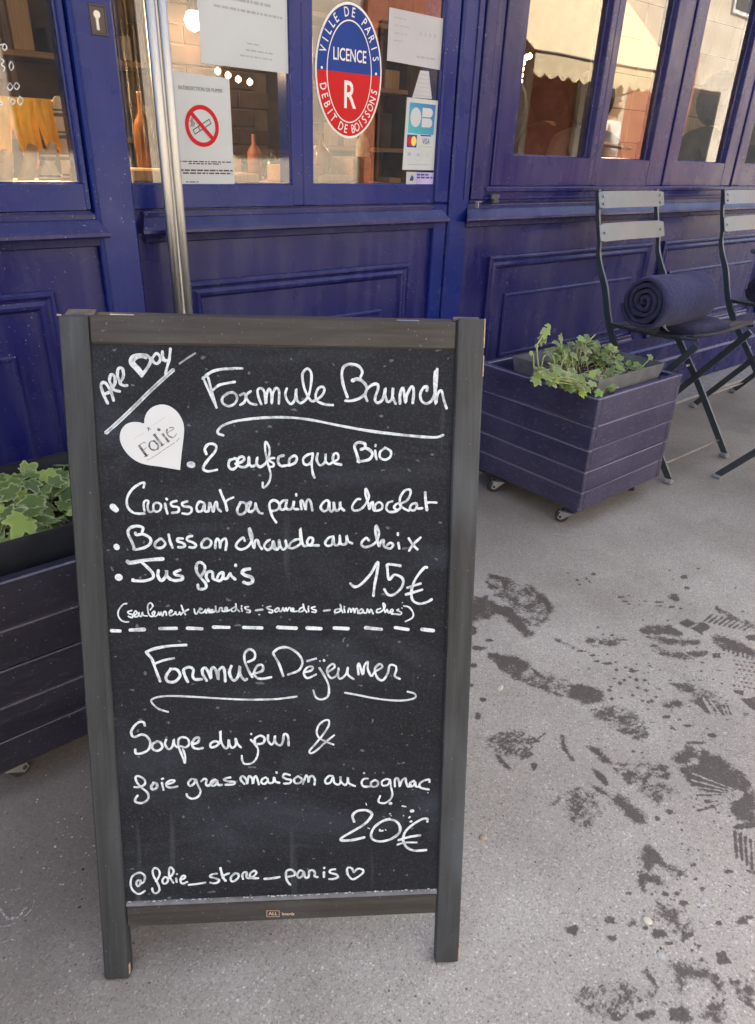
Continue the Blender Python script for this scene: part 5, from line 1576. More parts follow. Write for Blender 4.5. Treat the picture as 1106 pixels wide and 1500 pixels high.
# ================================================================== ground, road
YF = 1.515
def Q(x, z, y): return (x*y/YF, H + (z-H)*y/YF)
import numpy as np
def make_pavement():
    ax, bx_, ay, by_, st = .52, 1.64, -.08, .976, .0016
    nx, ny = int(round((bx_-ax)/st)), int(round((by_-ay)/st))
    xs = ax + np.arange(nx+1)*st; ys = ay + np.arange(ny+1)*st
    F = np.zeros((ny+1, nx+1), dtype=np.float64)
    for ln in STAINS.strip().split('\n'):
        fl = ln[0] if ln[0] in '~!' else ''
        p = [tuple(int(v)*1e-4 for v in t.split(',')) for t in ln[len(fl):].split()]
        if len(p) > 4: p = [(q.x, q.y) for q in crom([(a, b, 0) for a, b in p], 3, True)]
        P = np.array(p); A_ = abs(np.sum(P[:,0]*np.roll(P[:,1],-1)-np.roll(P[:,0],-1)*P[:,1]))/2
        soft = min(.0085, max(.0018, sqrt(A_)*(.22 if len(p) > 4 else .12))); mg = soft*1.3
        i0 = max(0, int((P[:,0].min()-mg-ax)/st)); i1 = min(nx, int((P[:,0].max()+mg-ax)/st)+1)
        j0 = max(0, int((P[:,1].min()-mg-ay)/st)); j1 = min(ny, int((P[:,1].max()+mg-ay)/st)+1)
        if i1 <= i0 or j1 <= j0: continue
        X, Y = np.meshgrid(xs[i0:i1+1], ys[j0:j1+1]); D = np.full(X.shape, 1e9); ins = np.zeros(X.shape, bool)
        for k in range(len(P)):
            x1, y1 = P[k]; x2, y2 = P[(k+1) % len(P)]; dx, dy = x2-x1, y2-y1; L2 = dx*dx+dy*dy
            if L2 < 1e-12: continue
            t = np.clip(((X-x1)*dx+(Y-y1)*dy)/L2, 0, 1); D = np.minimum(D, np.hypot(X-x1-t*dx, Y-y1-t*dy))
            c = ((y1 > Y) != (y2 > Y))
            if abs(dy) > 1e-12: ins ^= c & (X < (Y-y1)*dx/dy + x1)
        v = np.where(ins, .5+.5*np.minimum(1, D/soft), .5-.5*np.minimum(1, D/soft))
        S_ = F[j0:j1+1, i0:i1+1]; F[j0:j1+1, i0:i1+1] = np.minimum(S_, 1-v) if fl == '!' else np.maximum(S_, v*(.60 if fl == '~' else 1))
    X, Y = np.meshgrid(xs, ys); n = X.size
    co = np.zeros((n+12, 3)); co[:n, 0] = X.ravel(); co[:n, 1] = Y.ravel()
    co[n:] = [(-40,-1.45,0),(40,-1.45,0),(40,ay,0),(-40,ay,0), (-40,by_,0),(40,by_,0),(40,12,0),(-40,12,0), (-40,ay,0),(-40,by_,0),(40,ay,0),(40,by_,0)]
    J, I = np.meshgrid(np.arange(ny), np.arange(nx), indexing='ij'); a = (J*(nx+1)+I).ravel()
    fq = np.stack([a, a+1, a+nx+2, a+nx+1], 1)
    c00, c10, c01, c11 = 0, nx, ny*(nx+1), ny*(nx+1)+nx
    ex = np.array([(n, n+1, n+2, n+3), (n+4, n+5, n+6, n+7), (n+8, c00, c01, n+9), (c10, n+10, n+11, c11)])
    fq = np.concatenate([fq, ex])
    me = bpy.data.meshes.new('pavement'); me.vertices.add(len(co)); me.vertices.foreach_set('co', co.ravel())
    me.loops.add(fq.size); me.loops.foreach_set('vertex_index', fq.ravel().astype(np.int32))
    me.polygons.add(len(fq)); me.polygons.foreach_set('loop_start', np.arange(0, fq.size, 4, dtype=np.int32))
    me.update(calc_edges=True); me.validate()
    at = me.attributes.new('wet', 'FLOAT', 'POINT'); vals = np.zeros(len(co)); vals[:n] = F.ravel(); at.data.foreach_set('value', vals)
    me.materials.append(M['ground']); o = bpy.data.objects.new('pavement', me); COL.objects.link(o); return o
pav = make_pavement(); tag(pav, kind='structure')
g = MB(); g.add([(-60,-60,-.13),(60,-60,-.13),(60,60,-.13),(-60,60,-.13)], [(0,1,2,3)])
tag(g.build('road', M['asphalt']), kind='structure')
g = MB()
for i in range(-14, 24): g.bbox(i*1.0+.004, i*1.0+.996, -1.62, -1.452, -.2, .004, .012)
tag(g.build('kerb', M['kerb']), kind='structure')
g = MB(); g.box(-40, 40, -8, -4.0, -.2, -.02)
tag(g.build('far_pavement', M['kerb']), kind='structure')
# stone threshold at the foot of the shopfront
g = MB()
xs = [-1.7, -.6, .55, 1.53, 2.75, 3.98, 5.2, 6.6, 8.0]
for a, b in zip(xs[:-1], xs[1:]): g.bbox(a+.0015, b-.0015, 1.36, 1.56, -.05, .008, .004)
tag(g.build('threshold_kerb', M['stone']), kind='structure')

# ================================================================== shopfront
shop = empty('shopfront', (0, 0, 0)); tag(shop, 'blue and purple painted wooden shopfront with panelled base and large windows', 'shopfront')
ZT = 2.25
def sillprof(y0, z0=.789, nose=.034):
    return [(y0+.03, z0), (y0-.010, z0), (y0-.0125, z0-.003), (y0-.0125, z0-.011), (y0-.016, z0-.013), (y0-nose+.006, z0-.029), (y0-nose, z0-.035),
            (y0-nose-.001, z0-.041), (y0-nose+.003, z0-.045), (y0-.014, z0-.047), (y0-.013, z0-.060), (y0-.004, z0-.063), (y0+.03, z0-.063)]
PM = [(0, 0), (0, .012), (.004, .0155), (.009, .0155), (.013, .011), (.018, .009), (.026, .0125), (.032, .011), (.036, .004), (.040, 0)]
RF = [(0, .0), (.002, .006), (.010, .009), (.014, .009)]
def raised(x0, x1, z0, z1, yb):
    g = MB(); g.mould(x0, x1, z0, z1, yb, [(0, -.002), (0, .005), (.004, .0085), (.008, .0085), (.012, .0065)])
    g.add([(x0+.012, yb-.0065, z0+.012), (x1-.012, yb-.0065, z0+.012), (x1-.012, yb-.0065, z1-.012), (x0+.012, yb-.0065, z1-.012)], [(0,1,2,3)])
    return g
# --- left bay
def bay(x0, x1, yw, sill, panels, pm='panel', wall='panel'):
    g = MB(); g.box(x0, x1, yw, yw+.09, .0, .792); wobj = g.build('panel_wall', M[wall], shop)
    for (a, b, c, d) in panels:
        g = MB(); g.mould(a, b, c, d, yw+.0005, PM); fixn(g.build('panel_moulding', M[pm], wobj))
        i = .092 if b-a > .5 else .07
        fixn(raised(a+i, b-i, c+.055, d-.118 if b-a > .5 else d-.112, yw).build('raised_field', M[pm], wobj))
    if sill:
        g = MB(); g.sweepx(sill[0], sill[1], sillprof(yw), sill[2], sill[3]); fixn(g.build('sill_moulding', M['sill'], wobj))
    return wobj
bay(-1.7, .530, 1.515, (-1.7, .497, 0, .8), [(-.55, .430, .18, .649)])
dw = bay(.612, 1.522, 1.527, (.66, 1.462, .6, .8), [(.716, 1.392, .18, .641)])
rw = bay(1.522, 8.0, 1.515, (1.628, 8.0, .9, 0), [(1.712, 2.632, .262, .640), (2.718, 3.638, .262, .640), (3.724, 4.644, .262, .640), (4.73, 5.65, .262, .640)])
# plinth mouldings of the right bay
g = MB(); g.sweepx(1.60, 8.0, [(1.52, .222), (1.506, .218), (1.500, .210), (1.503, .200), (1.503, .150), (1.497, .140), (1.497, .012), (1.52, .012)])
fixn(g.build('plinth', M['panel'], shop))
g = MB(); g.sweepx(-1.7, .53, [(1.52, .15), (1.505, .145), (1.500, .14), (1.500, .012), (1.52, .012)]); fixn(g.build('plinth', M['panel'], shop))
# --- posts
def post(x0, x1, y0, y1, z0, z1, mat='post', b=.004, name='door_post'):
    g = MB(); g.bbox(x0, x1, y0, y1, z0, z1, b); return g.build(name, M[mat], shop)
lp = post(.531, .6115, 1.497, 1.60, .008, 2.28)
g = MB(); g.bbox(.537, .5405, 1.4945, 1.4990, .01, 2.27, .0012); g.build('bead', M['post'], lp)
post(1.470, 1.519, 1.512, 1.60, .793, 2.28)                      # right stile of the door
g = MB(); g.bbox(1.470, 1.519, 1.512, 1.53, .008, .790, .003); g.build('door_stile', M['post'], shop)
rp = post(1.5225, 1.60, 1.505, 1.62, .008, 2.28, b=.006)
g = MB(); g.bbox(1.572, 1.578, 1.5005, 1.508, .80, 2.27, .002); g.build('bead', M['panel'], rp)
# lock recess on the left post
g = MB(); 
x0, z0 = Q(.577, 1.092, 1.497); x1, z1 = Q(.602, 1.129, 1.497)
g.mould(x0-.003, x1+.003, z0-.005, z1+.006, 1.497, [(0, 0), (.001, .002), (.003, .002), (.004, -.0005)])
lk = g.build('lock_plate', M['dark_shop'], lp); fixn(lk)
g = MB(); g.add([(x0, 1.4963, z0-.001), (x1, 1.4963, z0-.001), (x1, 1.4963, z1+.002), (x0, 1.4963, z1+.002)], [(0,1,2,3)]); g.build('lock_recess', M['dark_shop'], lp)
g = MB(); cx, cz = x0+.010, z1-.010
g.lathe([(.0001, 1.494), (.0062, 1.494), (.0065, 1.4955), (.0065, 1.4965)], (cx, 0, cz), 18, 'y'); g.bbox(cx-.003, cx+.003, 1.4945, 1.497, cz-.024, cz-.003, .001)
lc = g.build('lock_cylinder', M['steel'], lk)
# --- glazing frames
def glazing(x0, x1, z0, z1, yf, gx0, gx1, gz0, name='window_frame', mat='post', gy=1.525, beads=True):
    g = MB(); gz1 = z1-.05
    g.bbox(x0, gx0, yf, yf+.055, z0, z1, .0025); g.bbox(gx1, x1, yf, yf+.055, z0, z1, .0025)
    g.box(gx0-.001, gx1+.001, yf+.0015, yf+.054, z0+.001, gz0); g.box(gx0-.001, gx1+.001, yf+.0015, yf+.054, gz1, z1-.001)
    f = g.build(name, M[mat], shop)
    g = MB(); g.mould(gx0, gx1, gz0, gz1, gy+.004, [(0, .006), (.003, .004), (.0045, .0)]); fixn(g.build('glazing_bead', M['post'], f))
    g = MB(); g.add([(gx0, gy, gz0), (gx1, gy, gz0), (gx1, gy, gz1), (gx0, gy, gz1)], [(0,1,2,3)])
    p = g.build('pane', M['glass'], f); p['kind'] = 'part'; del p['kind']
    return f
glazing(-.85, .529, .793, ZT, 1.511, -.75, .517, .8405)
glazing(.613, 1.037, .793, ZT, 1.517, .619, 1.006, .8385, 'door_frame')
glazing(1.037, 1.4695, .793, ZT, 1.517, 1.067, 1.4685, .8385, 'door_frame')
post(1.601, 1.640, 1.500, 1.60, .800, 2.28, 'panel', .003, 'frame_moulding')
post(1.6405, 1.664, 1.504, 1.60, .800, 2.28, 'panel', .003, 'frame_moulding')
post(1.6645, 1.681, 1.509, 1.60, .800, 2.28, 'panel', .003, 'frame_moulding')
for c in [(1.682, 2.170, 1.767, 2.143), (2.171, 2.585, 2.205, 2.497), (2.612, 3.130, 2.685, 3.050), (3.150, 3.640, 3.215, 3.600), (3.641, 4.160, 3.69, 4.12), (4.18, 4.68, 4.24, 4.64), (4.681, 5.2, 4.72, 5.14)]:
    glazing(c[0], c[1], .836, ZT, 1.503, c[2], c[3], .917, 'casement_frame', 'panel')
post(2.586, 2.611, 1.509, 1.60, .836, 2.28, 'panel', .002, 'frame_moulding')
post(3.131, 3.149, 1.497, 1.60, .836, 2.28, 'panel', .003, 'frame_moulding')
post(5.201, 8.0, 1.51, 1.60, .836, 2.28, 'panel', .003, 'window_board')
g = MB(); g.box(1.601, 8.0, 1.507, 1.60, .7935, .8355); g.bbox(1.66, 8.0, 1.499, 1.508, .820, .8345, .003); g.bbox(1.66, 8, 1.501, 1.508, .8, .807, .002)
g.build('bottom_rail', M['panel'], shop)
g = MB(); x, z = Q(1.698, .809, 1.495); g.bbox(x, x+.034, 1.490, 1.4985, z-.008, z+.004, .001); g.bbox(x+.006, x+.028, 1.487, 1.4985, z-.018, z-.0082, .001)
g.build('catch', M['chair_paint'], shop)
g = MB(); g.strip([(1.606, 1.482, .781), (1.606, 1.482, .797), (1.620, 1.482, .797)], (0, 1, 0), .012, .002)
g.build('channel_end', M['castor_fork'], shop)
# fascia, masonry and room shell
g = MB(); g.bbox(-1.9, 8.2, 1.44, 1.60, 2.29, 2.95, .01); g.bbox(-1.95, 8.25, 1.38, 1.6, 2.955, 3.03, .01); g.bbox(-1.9, 8.2, 1.40, 1.6, 2.255, 2.285, .006)
g.build('fascia', M['post'], shop)
g = MB(); g.box(-1.7, -.8505, 1.51, 1.60, .7935, 2.25); g.build('window_board', M['post'], shop)
bld = MB(); bld.box(-12, -1.95, 1.50, 6.0, 0, 4.8); bld.box(8.25, 16, 1.50, 6.0, 0, 4.8); bld.box(-1.95, 8.25, 1.50, 6.0, 3.04, 4.8)
tag(bld.build('upper_storeys', M['greystone']), 'pale stone building rising above and beside the blue shopfront', 'building')
room = MB(); X0, X1, Y0, Y1, Z0, Z1 = -1.7, 8.2, 1.602, 5.0, .05, 2.6
room.add([(X0,Y0,Z0),(X1,Y0,Z0),(X1,Y1,Z0),(X0,Y1,Z0)], [(0,1,2,3)], 2)
room.add([(X0,Y0,Z1),(X1,Y0,Z1),(X1,Y1,Z1),(X0,Y1,Z1)], [(0,3,2,1)], 1)
room.add([(X0,Y1,Z0),(X1,Y1,Z0),(X1,Y1,Z1),(X0,Y1,Z1)], [(0,3,2,1)], 0)
room.add([(X0,Y0,Z0),(X0,Y1,Z0),(X0,Y1,Z1),(X0,Y0,Z1)], [(0,1,2,3)], 0)
room.add([(X1,Y0,Z0),(X1,Y1,Z0),(X1,Y1,Z1),(X1,Y0,Z1)], [(0,3,2,1)], 0)
room.box(X0, X1, 1.602, 1.66, .05, .80, 0); room.box(X0, X1, 1.602, 1.64, 2.27, 2.6, 0)
tag(room.build('cafe_interior', [M['wall_in'], M['ceil'], M['floor_in']]), kind='structure')

# ================================================================== door handle (pair of tubes)
hd = empty('pull_handle', (.6755, 1.455, .42)); tag(hd, 'long vertical stainless steel double pull handle on the door behind the chalkboard', 'door handle')
for i, x in enumerate((-.0115, .0115)):
    g = MB(); g.tube([(x, 0, 0), (x, 0, .4), (x, 0, 1.3)], .0098, 20); g.build('tube', M['steel'], hd, True)
g = MB(); g.bbox(-.0022, .0022, -.003, .003, 0, 1.3, .0005); g.build('spacer', M['castor_fork'], hd)
for z in (.05, 1.25):
    g = MB(); g.tube([(0, .005, z), (0, .068, z)], .008, 14); g.build('bracket', M['steel'], hd, True)

# ================================================================== papers and stickers on the glass
GY = 1.5238
def GX(x, y=GY): return x*y/YF
def GZ(z, y=GY): return H + (z-H)*y/YF
def sheet(name, pts, mat, label, cat, yy=GY, th=.0006, curl=0):
    pts = [(GX(a, yy), GZ(b, yy)) for a, b in pts]
    g = MB(); n = len(pts)
    g.add([(a, yy, b) for a, b in pts] + [(a, yy+th, b) for a, b in pts], [tuple(range(n)), tuple(range(n, 2*n))[::-1]] + [(i, n+i, n+(i+1)%n, (i+1)%n) for i in range(n)])
    r = empty(name, (0, 0, 0)) ; tag(r, label, cat)
    fixn(g.build('sheet', mat, r)); return r
def scribble(mb, x0, x1, z, h, yy, seg=.012, mi=0, seed=1, slope=0):
    rn = random.Random(seed); x = x0
    while x < x1:
        L = min(rn.uniform(.4, 1.6)*seg, x1-x)
        mb.add([(GX(x), yy, GZ(z+slope*(x-x0))), (GX(x+L), yy, GZ(z+slope*(x+L-x0))), (GX(x+L), yy, GZ(z+h+slope*(x+L-x0))), (GX(x), yy, GZ(z+h+slope*(x-x0)))], [(0,1,2,3)], mi)
        x += L + seg*.25
# no smoking notice
ns = sheet('no_smoking_notice', [(.720, .8405), (.851, .8405), (.852, 1.040), (.719, 1.044)], M['paper'], 'white no smoking notice with a red crossed cigarette taped inside the door glass', 'notice')
PYY = GY-.0004
def TT(cx, cz, yy=PYY, rot=0, kx=1, kz=1):
    c, s = cos(rot), sin(rot)
    return lambda u, v: (GX(cx + (u*c - v*s)*kx), yy, GZ(cz + (u*s + v*c)*kz))
g = MB(); text_mb(g, 'INTERDICTION DE FUMER', .0098, TT(.785, 1.016), sx=.86); 
scribble(g, .722, .845, .8825, .0022, PYY, .010, seed=3); scribble(g, .745, .82, .8785, .0022, PYY, .010, seed=4)
scribble(g, .722, .848, .8655, .0030, PYY, .009, seed=5); scribble(g, .730, .845, .8600, .0028, PYY, .010, seed=6); scribble(g, .735, .765, .8435, .002, PYY, .009, seed=8)
g.build('lettering', M['black_print'], ns)
def ringpts(r, n=40): return [(r*cos(2*pi*i/n), r*sin(2*pi*i/n)) for i in range(n)]
def ring(mb, T, rx0, rz0, rx1, rz1, n=48, mi=0, a0=0, a1=2*pi):
    full = abs(a1-a0-2*pi) < 1e-6; k = n if full else n+1
    A = [a0+(a1-a0)*i/n for i in range(k)]
    vs = [T(rx0*cos(a), rz0*sin(a)) for a in A] + [T(rx1*cos(a), rz1*sin(a)) for a in A]
    mb.add(vs, [(i, (i+1)%k, k+(i+1)%k, k+i) for i in range(k if full else n)], mi)
T = TT(.782, .950)
g = MB()
R = .0385
for (a, b, c, d) in [(-.020, -.012, .020, .010)]:
    # cigarette outline drawn as four thin bars, and a curl of smoke
    dx, dz = c-a, d-b; L = sqrt(dx*dx+dz*dz); ux, uz = dx/L, dz/L; nx, nz = -uz, ux
    for o in (-.0042, .0042):
        q = [(a+nx*(o-.0009), b+nz*(o-.0009)), (c+nx*(o-.0009), d+nz*(o-.0009)), (c+nx*(o+.0009), d+nz*(o+.0009)), (a+nx*(o+.0009), b+nz*(o+.0009))]
        g.poly([T(*p) for p in q])
    for o in (0, .3*L, L-.0018):
        q = [(a+ux*o+nx*-.0051, b+uz*o+nz*-.0051), (a+ux*(o+.0018)+nx*-.0051, b+uz*(o+.0018)+nz*-.0051), (a+ux*(o+.0018)+nx*.0051, b+uz*(o+.0018)+nz*.0051), (a+ux*o+nx*.0051, b+uz*o+nz*.0051)]
        g.poly([T(*p) for p in q])
for w_ in range(3):
    pts = crom([(-.021-.003*w_, -.002), (-.017-.003*w_, .004), (-.021-.003*w_, .010), (-.016-.003*w_, .017), (-.020-.003*w_, .024)][0:5-w_], 5)
    for p, q in zip(pts[:-1], pts[1:]):
        g.poly([T(p[0]-.0008, p[1]), T(p[0]+.0008, p[1]), T(q[0]+.0008, q[1]), T(q[0]-.0008, q[1])])
g.build('cigarette_drawing', M['black_print'], ns)
T2 = TT(.782, .950, PYY-.0003)
g = MB(); ring(g, T2, R, R, R-.0082, R-.0082)
q = [(-.0285, .0225), (-.0225, .0285), (.0285, -.0225), (.0225, -.0285)]
T2b = TT(.782, .950, PYY-.0006)
g.poly([T2b(*p) for p in [(-.0290, .0235), (-.0235, .0290), (.0290, -.0235), (.0235, -.0290)]])
g.build('prohibition_ring', M['red_print'], ns)
# upper notice
nb = sheet('paper_notice', [(.790, 1.062), (1.003, 1.060), (1.010, 1.36), (.794, 1.37)], M['paper'], 'large white paper notice hung above the no smoking notice', 'notice')
g = MB()
for k, (a, b, z, h) in enumerate([(.858, .935, 1.1995, .004), (.890, .97, 1.2115, .004), (.850, .958, 1.176, .0055), (.826, .988, 1.160, .0042), (.898, .93, 1.1045, .0026), (.895, .96, 1.0925, .0034), (.880, .958, 1.082, .003)]):
    scribble(g, a, b, z, h, PYY, .010, seed=20+k, slope=-.02)
for k in range(6): scribble(g, .83, .97, 1.235+k*.02, .004, PYY, .011, seed=40+k)
g.build('lettering', M['grey_print'], nb)
# oval licence sticker
ov = sheet('licence_sticker', [(1.168+.0975*cos(2*pi*i/64), 1.075+.1345*sin(2*pi*i/64)) for i in range(64)], M['sign_white'], 'oval blue and red licence sticker with white lettering on the door glass', 'sticker')
TO = TT(1.168, 1.075, PYY)
g = MB()
def half(mb, rx, rz, a0, a1, mi, n=32):
    A = [a0+(a1-a0)*i/n for i in range(n+1)]; mb.add([TO(rx*cos(a), rz*sin(a)) for a in A], [tuple(range(n+1))], mi)
half(g, .0930, .1295, 0, pi, 0); g.build('blue_field', M['sign_blue'], ov)
g = MB(); half(g, .0930, .1295, -pi, 0, 0); g.build('red_field', M['sign_red'], ov)
TO2 = TT(1.168, 1.075, PYY-.0003)
g = MB(); ring(g, TO2, .0660, .1020, .0637, .0993, 64); g.build('ring', M['sign_white'], ov)
g = MB()
text_mb(g, 'LICENCE', .0345, TT(1.168, 1.108, PYY-.0003), sx=.72, font_off=.02)
text_mb(g, 'R', .079, TT(1.168, 1.028, PYY-.0003), sx=.80, font_off=.02)
def arc_text(s, a_start, a_end, flip=False, size=.026, rx=.0795, rz=.1160, sx=.78):
    n = len(s)
    for i, ch in enumerate(s):
        if ch == ' ': continue
        a = radians(a_start + (a_end-a_start)*i/(n-1))
        x, z = rx*cos(a), rz*sin(a)
        tx, tz = -rx*sin(a), rz*cos(a)
        if not flip: tx, tz = -tx, -tz
        r = atan2(tz, tx)
        text_mb(g, ch, size, TT(1.168+x, 1.075+z, PYY-.0003, r), sx=sx, font_off=.015)
arc_text('VILLE', 160, 120); arc_text('DE', 98, 84); arc_text('PARIS', 60, 17)
arc_text('DEBIT', 196, 234, True); arc_text('DE', 252, 263, True); arc_text('BOISSONS', 279, 343, True)
for a in (178, 2): 
    x, z = .0795*cos(radians(a)), .1160*sin(radians(a)); g.poly([TT(1.168+x, 1.075+z, PYY-.0003)(.003*cos(t*pi/6), .003*sin(t*pi/6)) for t in range(12)])
g.build('lettering', M['sign_white'], ov)
# small paper with stars, leaning fan of till receipt, card sticker, tiny label
pc = sheet('notice_card', [(1.281, 1.109), (1.458, 1.104), (1.461, 1.212), (1.283, 1.214)], M['paper_warm'], 'crumpled white paper card with faint print, taped at upper right of the door glass', 'notice')
g = MB()
for k, (a, b, z, h) in enumerate([(1.30, 1.34, 1.195, .003), (1.30, 1.35, 1.180, .003), (1.30, 1.34, 1.165, .003), (1.30, 1.33, 1.15, .003), (1.375, 1.44, 1.123, .0045)]): scribble(g, a, b, z, h, PYY, .012, seed=60+k)
for k in range(4): g.poly([TT(1.385+k*.016, 1.173, PYY)(.004*(1 if j%2 else .45)*cos(j*pi/5+.3), .007*(1 if j%2 else .45)*sin(j*pi/5+.3)) for j in range(10)])
g.build('lettering', M['grey_print'], pc)
fn = sheet('folded_paper_fan', [(1.368, 1.038), (1.436, 1.039), (1.420, 1.098), (1.391, 1.098)], M['paper_warm'], 'pleated white paper strip above the card payment sticker', 'paper', GY-.001)
g = MB()
for k in range(6):
    z = 1.044+k*.009; wd = .033-.0021*k*1.3
    g.poly([TT(1.403, z, GY-.0016)(-wd, 0), TT(1.403, z, GY-.0016)(wd-.001, -.001), TT(1.403, z, GY-.0016)(wd-.001, .0003), TT(1.403, z, GY-.0016)(-wd, .0012)])
g.build('fold', M['grey_print'], fn)
cb = sheet('payment_sticker', [(1.346, .8745), (1.459, .8745), (1.460, 1.0365), (1.351, 1.0375)], M['paper'], 'white card payment sticker with a blue logo panel low on the door glass', 'sticker')
gx0, gx1, gz0, gz1 = 1.358, 1.451, .9595, 1.0275
g = MB(); g.poly([TT(0, 0)(gx0, gz0), TT(0, 0)(gx1-.002, gz0-.002), TT(0, 0)(gx1, gz1-.001), TT(0, 0)(gx0+.003, gz1)])
g.build('logo_panel', gradient('blue_teal_print', (.02, .34, .36), (.01, .08, .33), .95, 1.04, 1.36, 1.47), cb)
g = MB(); 
def blob(cx, cz, w_, h_, left, n=10):
    # half-rounded lobe: left lobe is an ellipse, right lobes are D shapes
    TL = TT(cx, cz, PYY-.0003)
    if left: g.poly([TL(w_*cos(2*pi*i/24), h_*sin(2*pi*i/24)) for i in range(24)])
    else: g.poly([TL(-w_, -h_), TL(w_*.4, -h_)] + [TL(w_*.4+w_*.6*sin(a), -h_*cos(a)) for a in [pi*i/10 for i in range(1, 10)]] + [TL(w_*.4, h_), TL(-w_, h_)])
blob(1.383, .9955, .0185, .022, True); blob(1.4235, 1.0075, .0185, .0102, False); blob(1.4235, .9845, .0185, .0102, False)
g.build('logo', M['paper'], cb)
g = MB(); TQ = TT(1.374, .9425, PYY); g.poly([TQ(-.017, -.0155), TQ(.017, -.0155), TQ(.017, .0135), TQ(-.017, .0135)]); g.build('card_logo_panel', M['sign_blue'], cb)
for dx, mt in ((-.0055, 'red_print'), (.0060, 'yellow_print')):
    g = MB(); T3 = TT(1.374+dx, .9415, PYY-.0003-(.0002 if dx > 0 else 0)); g.poly([T3(.0092*cos(2*pi*i/20), .0112*sin(2*pi*i/20)) for i in range(20)]); g.build('card_logo_disc', M[mt], cb)
g = MB(); text_mb(g, 'VISA', .0185, TT(1.424, .9415, PYY, .0), sx=.72, font_off=.01); T3 = TT(1.4225, .9555, PYY); g.poly([T3(-.019, -.0015), T3(.019, -.0015), T3(.019, .0015), T3(-.019, .0015)])
g.build('lettering', M['sign_blue'], cb)
g = MB(); scribble(g, 1.403, 1.444, .9285, .0026, PYY, .006, seed=77); g.build('green_lettering', simple('olive_print', (.35, .42, .08), .5), cb)
g = MB(); T3 = TT(1.367, .9115, PYY); g.poly([T3(-.006, -.004), T3(.006, -.004), T3(.006, .004), T3(-.006, .004)])
T3 = TT(1.4315, .911, PYY); ring(g, T3, .0042, .0075, .0028, .0058, 4); T3 = TT(1.3995, .911, PYY)
for rr in (.004, .007): ring(g, T3, rr, rr*1.1, rr-.0012, rr*1.1-.0012, 8, a0=-1, a1=1)
g.poly([T3(-.006, -.004), T3(.001, -.005), T3(.001, .003), T3(-.006, .004)])
ring(g, T3, .0145, .015, .0138, .0142, 28); scribble(g, 1.365, 1.44, .8865, .002, PYY, .006, seed=9)
g.build('small_icons', M['grey_print'], cb)
tl = sheet('small_label', [(1.361, .8405), (1.462, .8405), (1.463, .8685), (1.361, .8700)], M['paper_warm'], 'tiny lilac and white label under the card payment sticker', 'label')
g = MB(); T3 = TT(0, 0); g.poly([T3(1.395, .8405), T3(1.4625, .8405), T3(1.4625, .8688), T3(1.395, .8695)]); g.build('lilac_field', simple('lilac_print', (.33, .28, .48), .5), tl)
g = MB(); scribble(g, 1.398, 1.44, .8615, .004, PYY-.0002, .012, seed=11); scribble(g, 1.398, 1.46, .8545, .004, PYY-.0002, .012, seed=12)
T3 = TT(1.379, .8555, PYY); g.poly([T3(-.007, -.006), T3(.006, -.007), T3(.008, .001), T3(.001, .008), T3(-.003, .001)]); g.build('lettering', M['sign_blue'], tl)
# hours written on the left pane
g = MB()
HRS = ["12:-12,352 20,350 38,345 54,372 38,395 20,372 30,348", "30:5,460 30,478 12,508 38,530 28,560", "30:88,480 72,515 88,552 106,520 88,480", "30:30,664 31,666", "30:30,690 31,692",
       "30:78,650 58,682 78,708 100,682 78,650", "30:130,645 110,675 130,702 152,675 130,645", "30:44,760 45,762", "30:46,795 47,797", "30:-12,790 18,808 12,825 -8,815", "22:98,772 78,795 98,818 118,795 98,772", "22:158,755 138,790 158,822 182,790 158,755"]
def plane_pt(px, py, yy):
    d = R3 @ Vector(((px-553)/1023.8, -(py-750)/1023.8, -1)); t = yy/d.y; return (d.x*t, yy, H+d.z*t)
for s_ in HRS:
    _, q = s_.split(':', 1); pts = [tuple(map(float, t.split(','))) for t in q.split()]
    pts = crom([plane_pt(a/5.357, b/5.357, GY-.0004) for a, b in pts], 5)
    g.strip(pts, (0, 1, 0), .0004, .0016)
hr = g.build('hours_lettering', M['marker']); at = hr.data.attributes.new('tone', 'FLOAT', 'POINT')
for d_ in at.data: d_.value = .85
tag(hr, 'white handwritten opening hours on the left window glass', 'lettering')
# ================================================================== things inside the windows
def thing(name, label, cat, loc=(0,0,0), group=None):
    r = empty(name, loc); tag(r, label, cat, group); return r
t = thing('window_shelf', 'light wooden display shelf inside the left window', 'shelf')
g = MB(); g.bbox(-.8, .60, 1.64, 2.05, .800, .826, .003); g.build('board', M['wood_light'], t)
g = MB(); [g.bbox(x, x+.04, 1.98, 2.02, .051, .799, .002) for x in (-.75, .5)]; g.build('legs', M['wood_mid'], t)
t = thing('window_counter', 'brown wooden counter crowded with tableware inside the door window', 'counter')
g = MB(); g.bbox(.70, 1.60, 1.85, 2.25, .80, .826, .003); g.build('board', M['wood_light'], t)
g = MB(); g.bbox(.72, 1.58, 1.90, 2.22, .051, .799, .003); g.build('cabinet', M['wood_mid'], t)
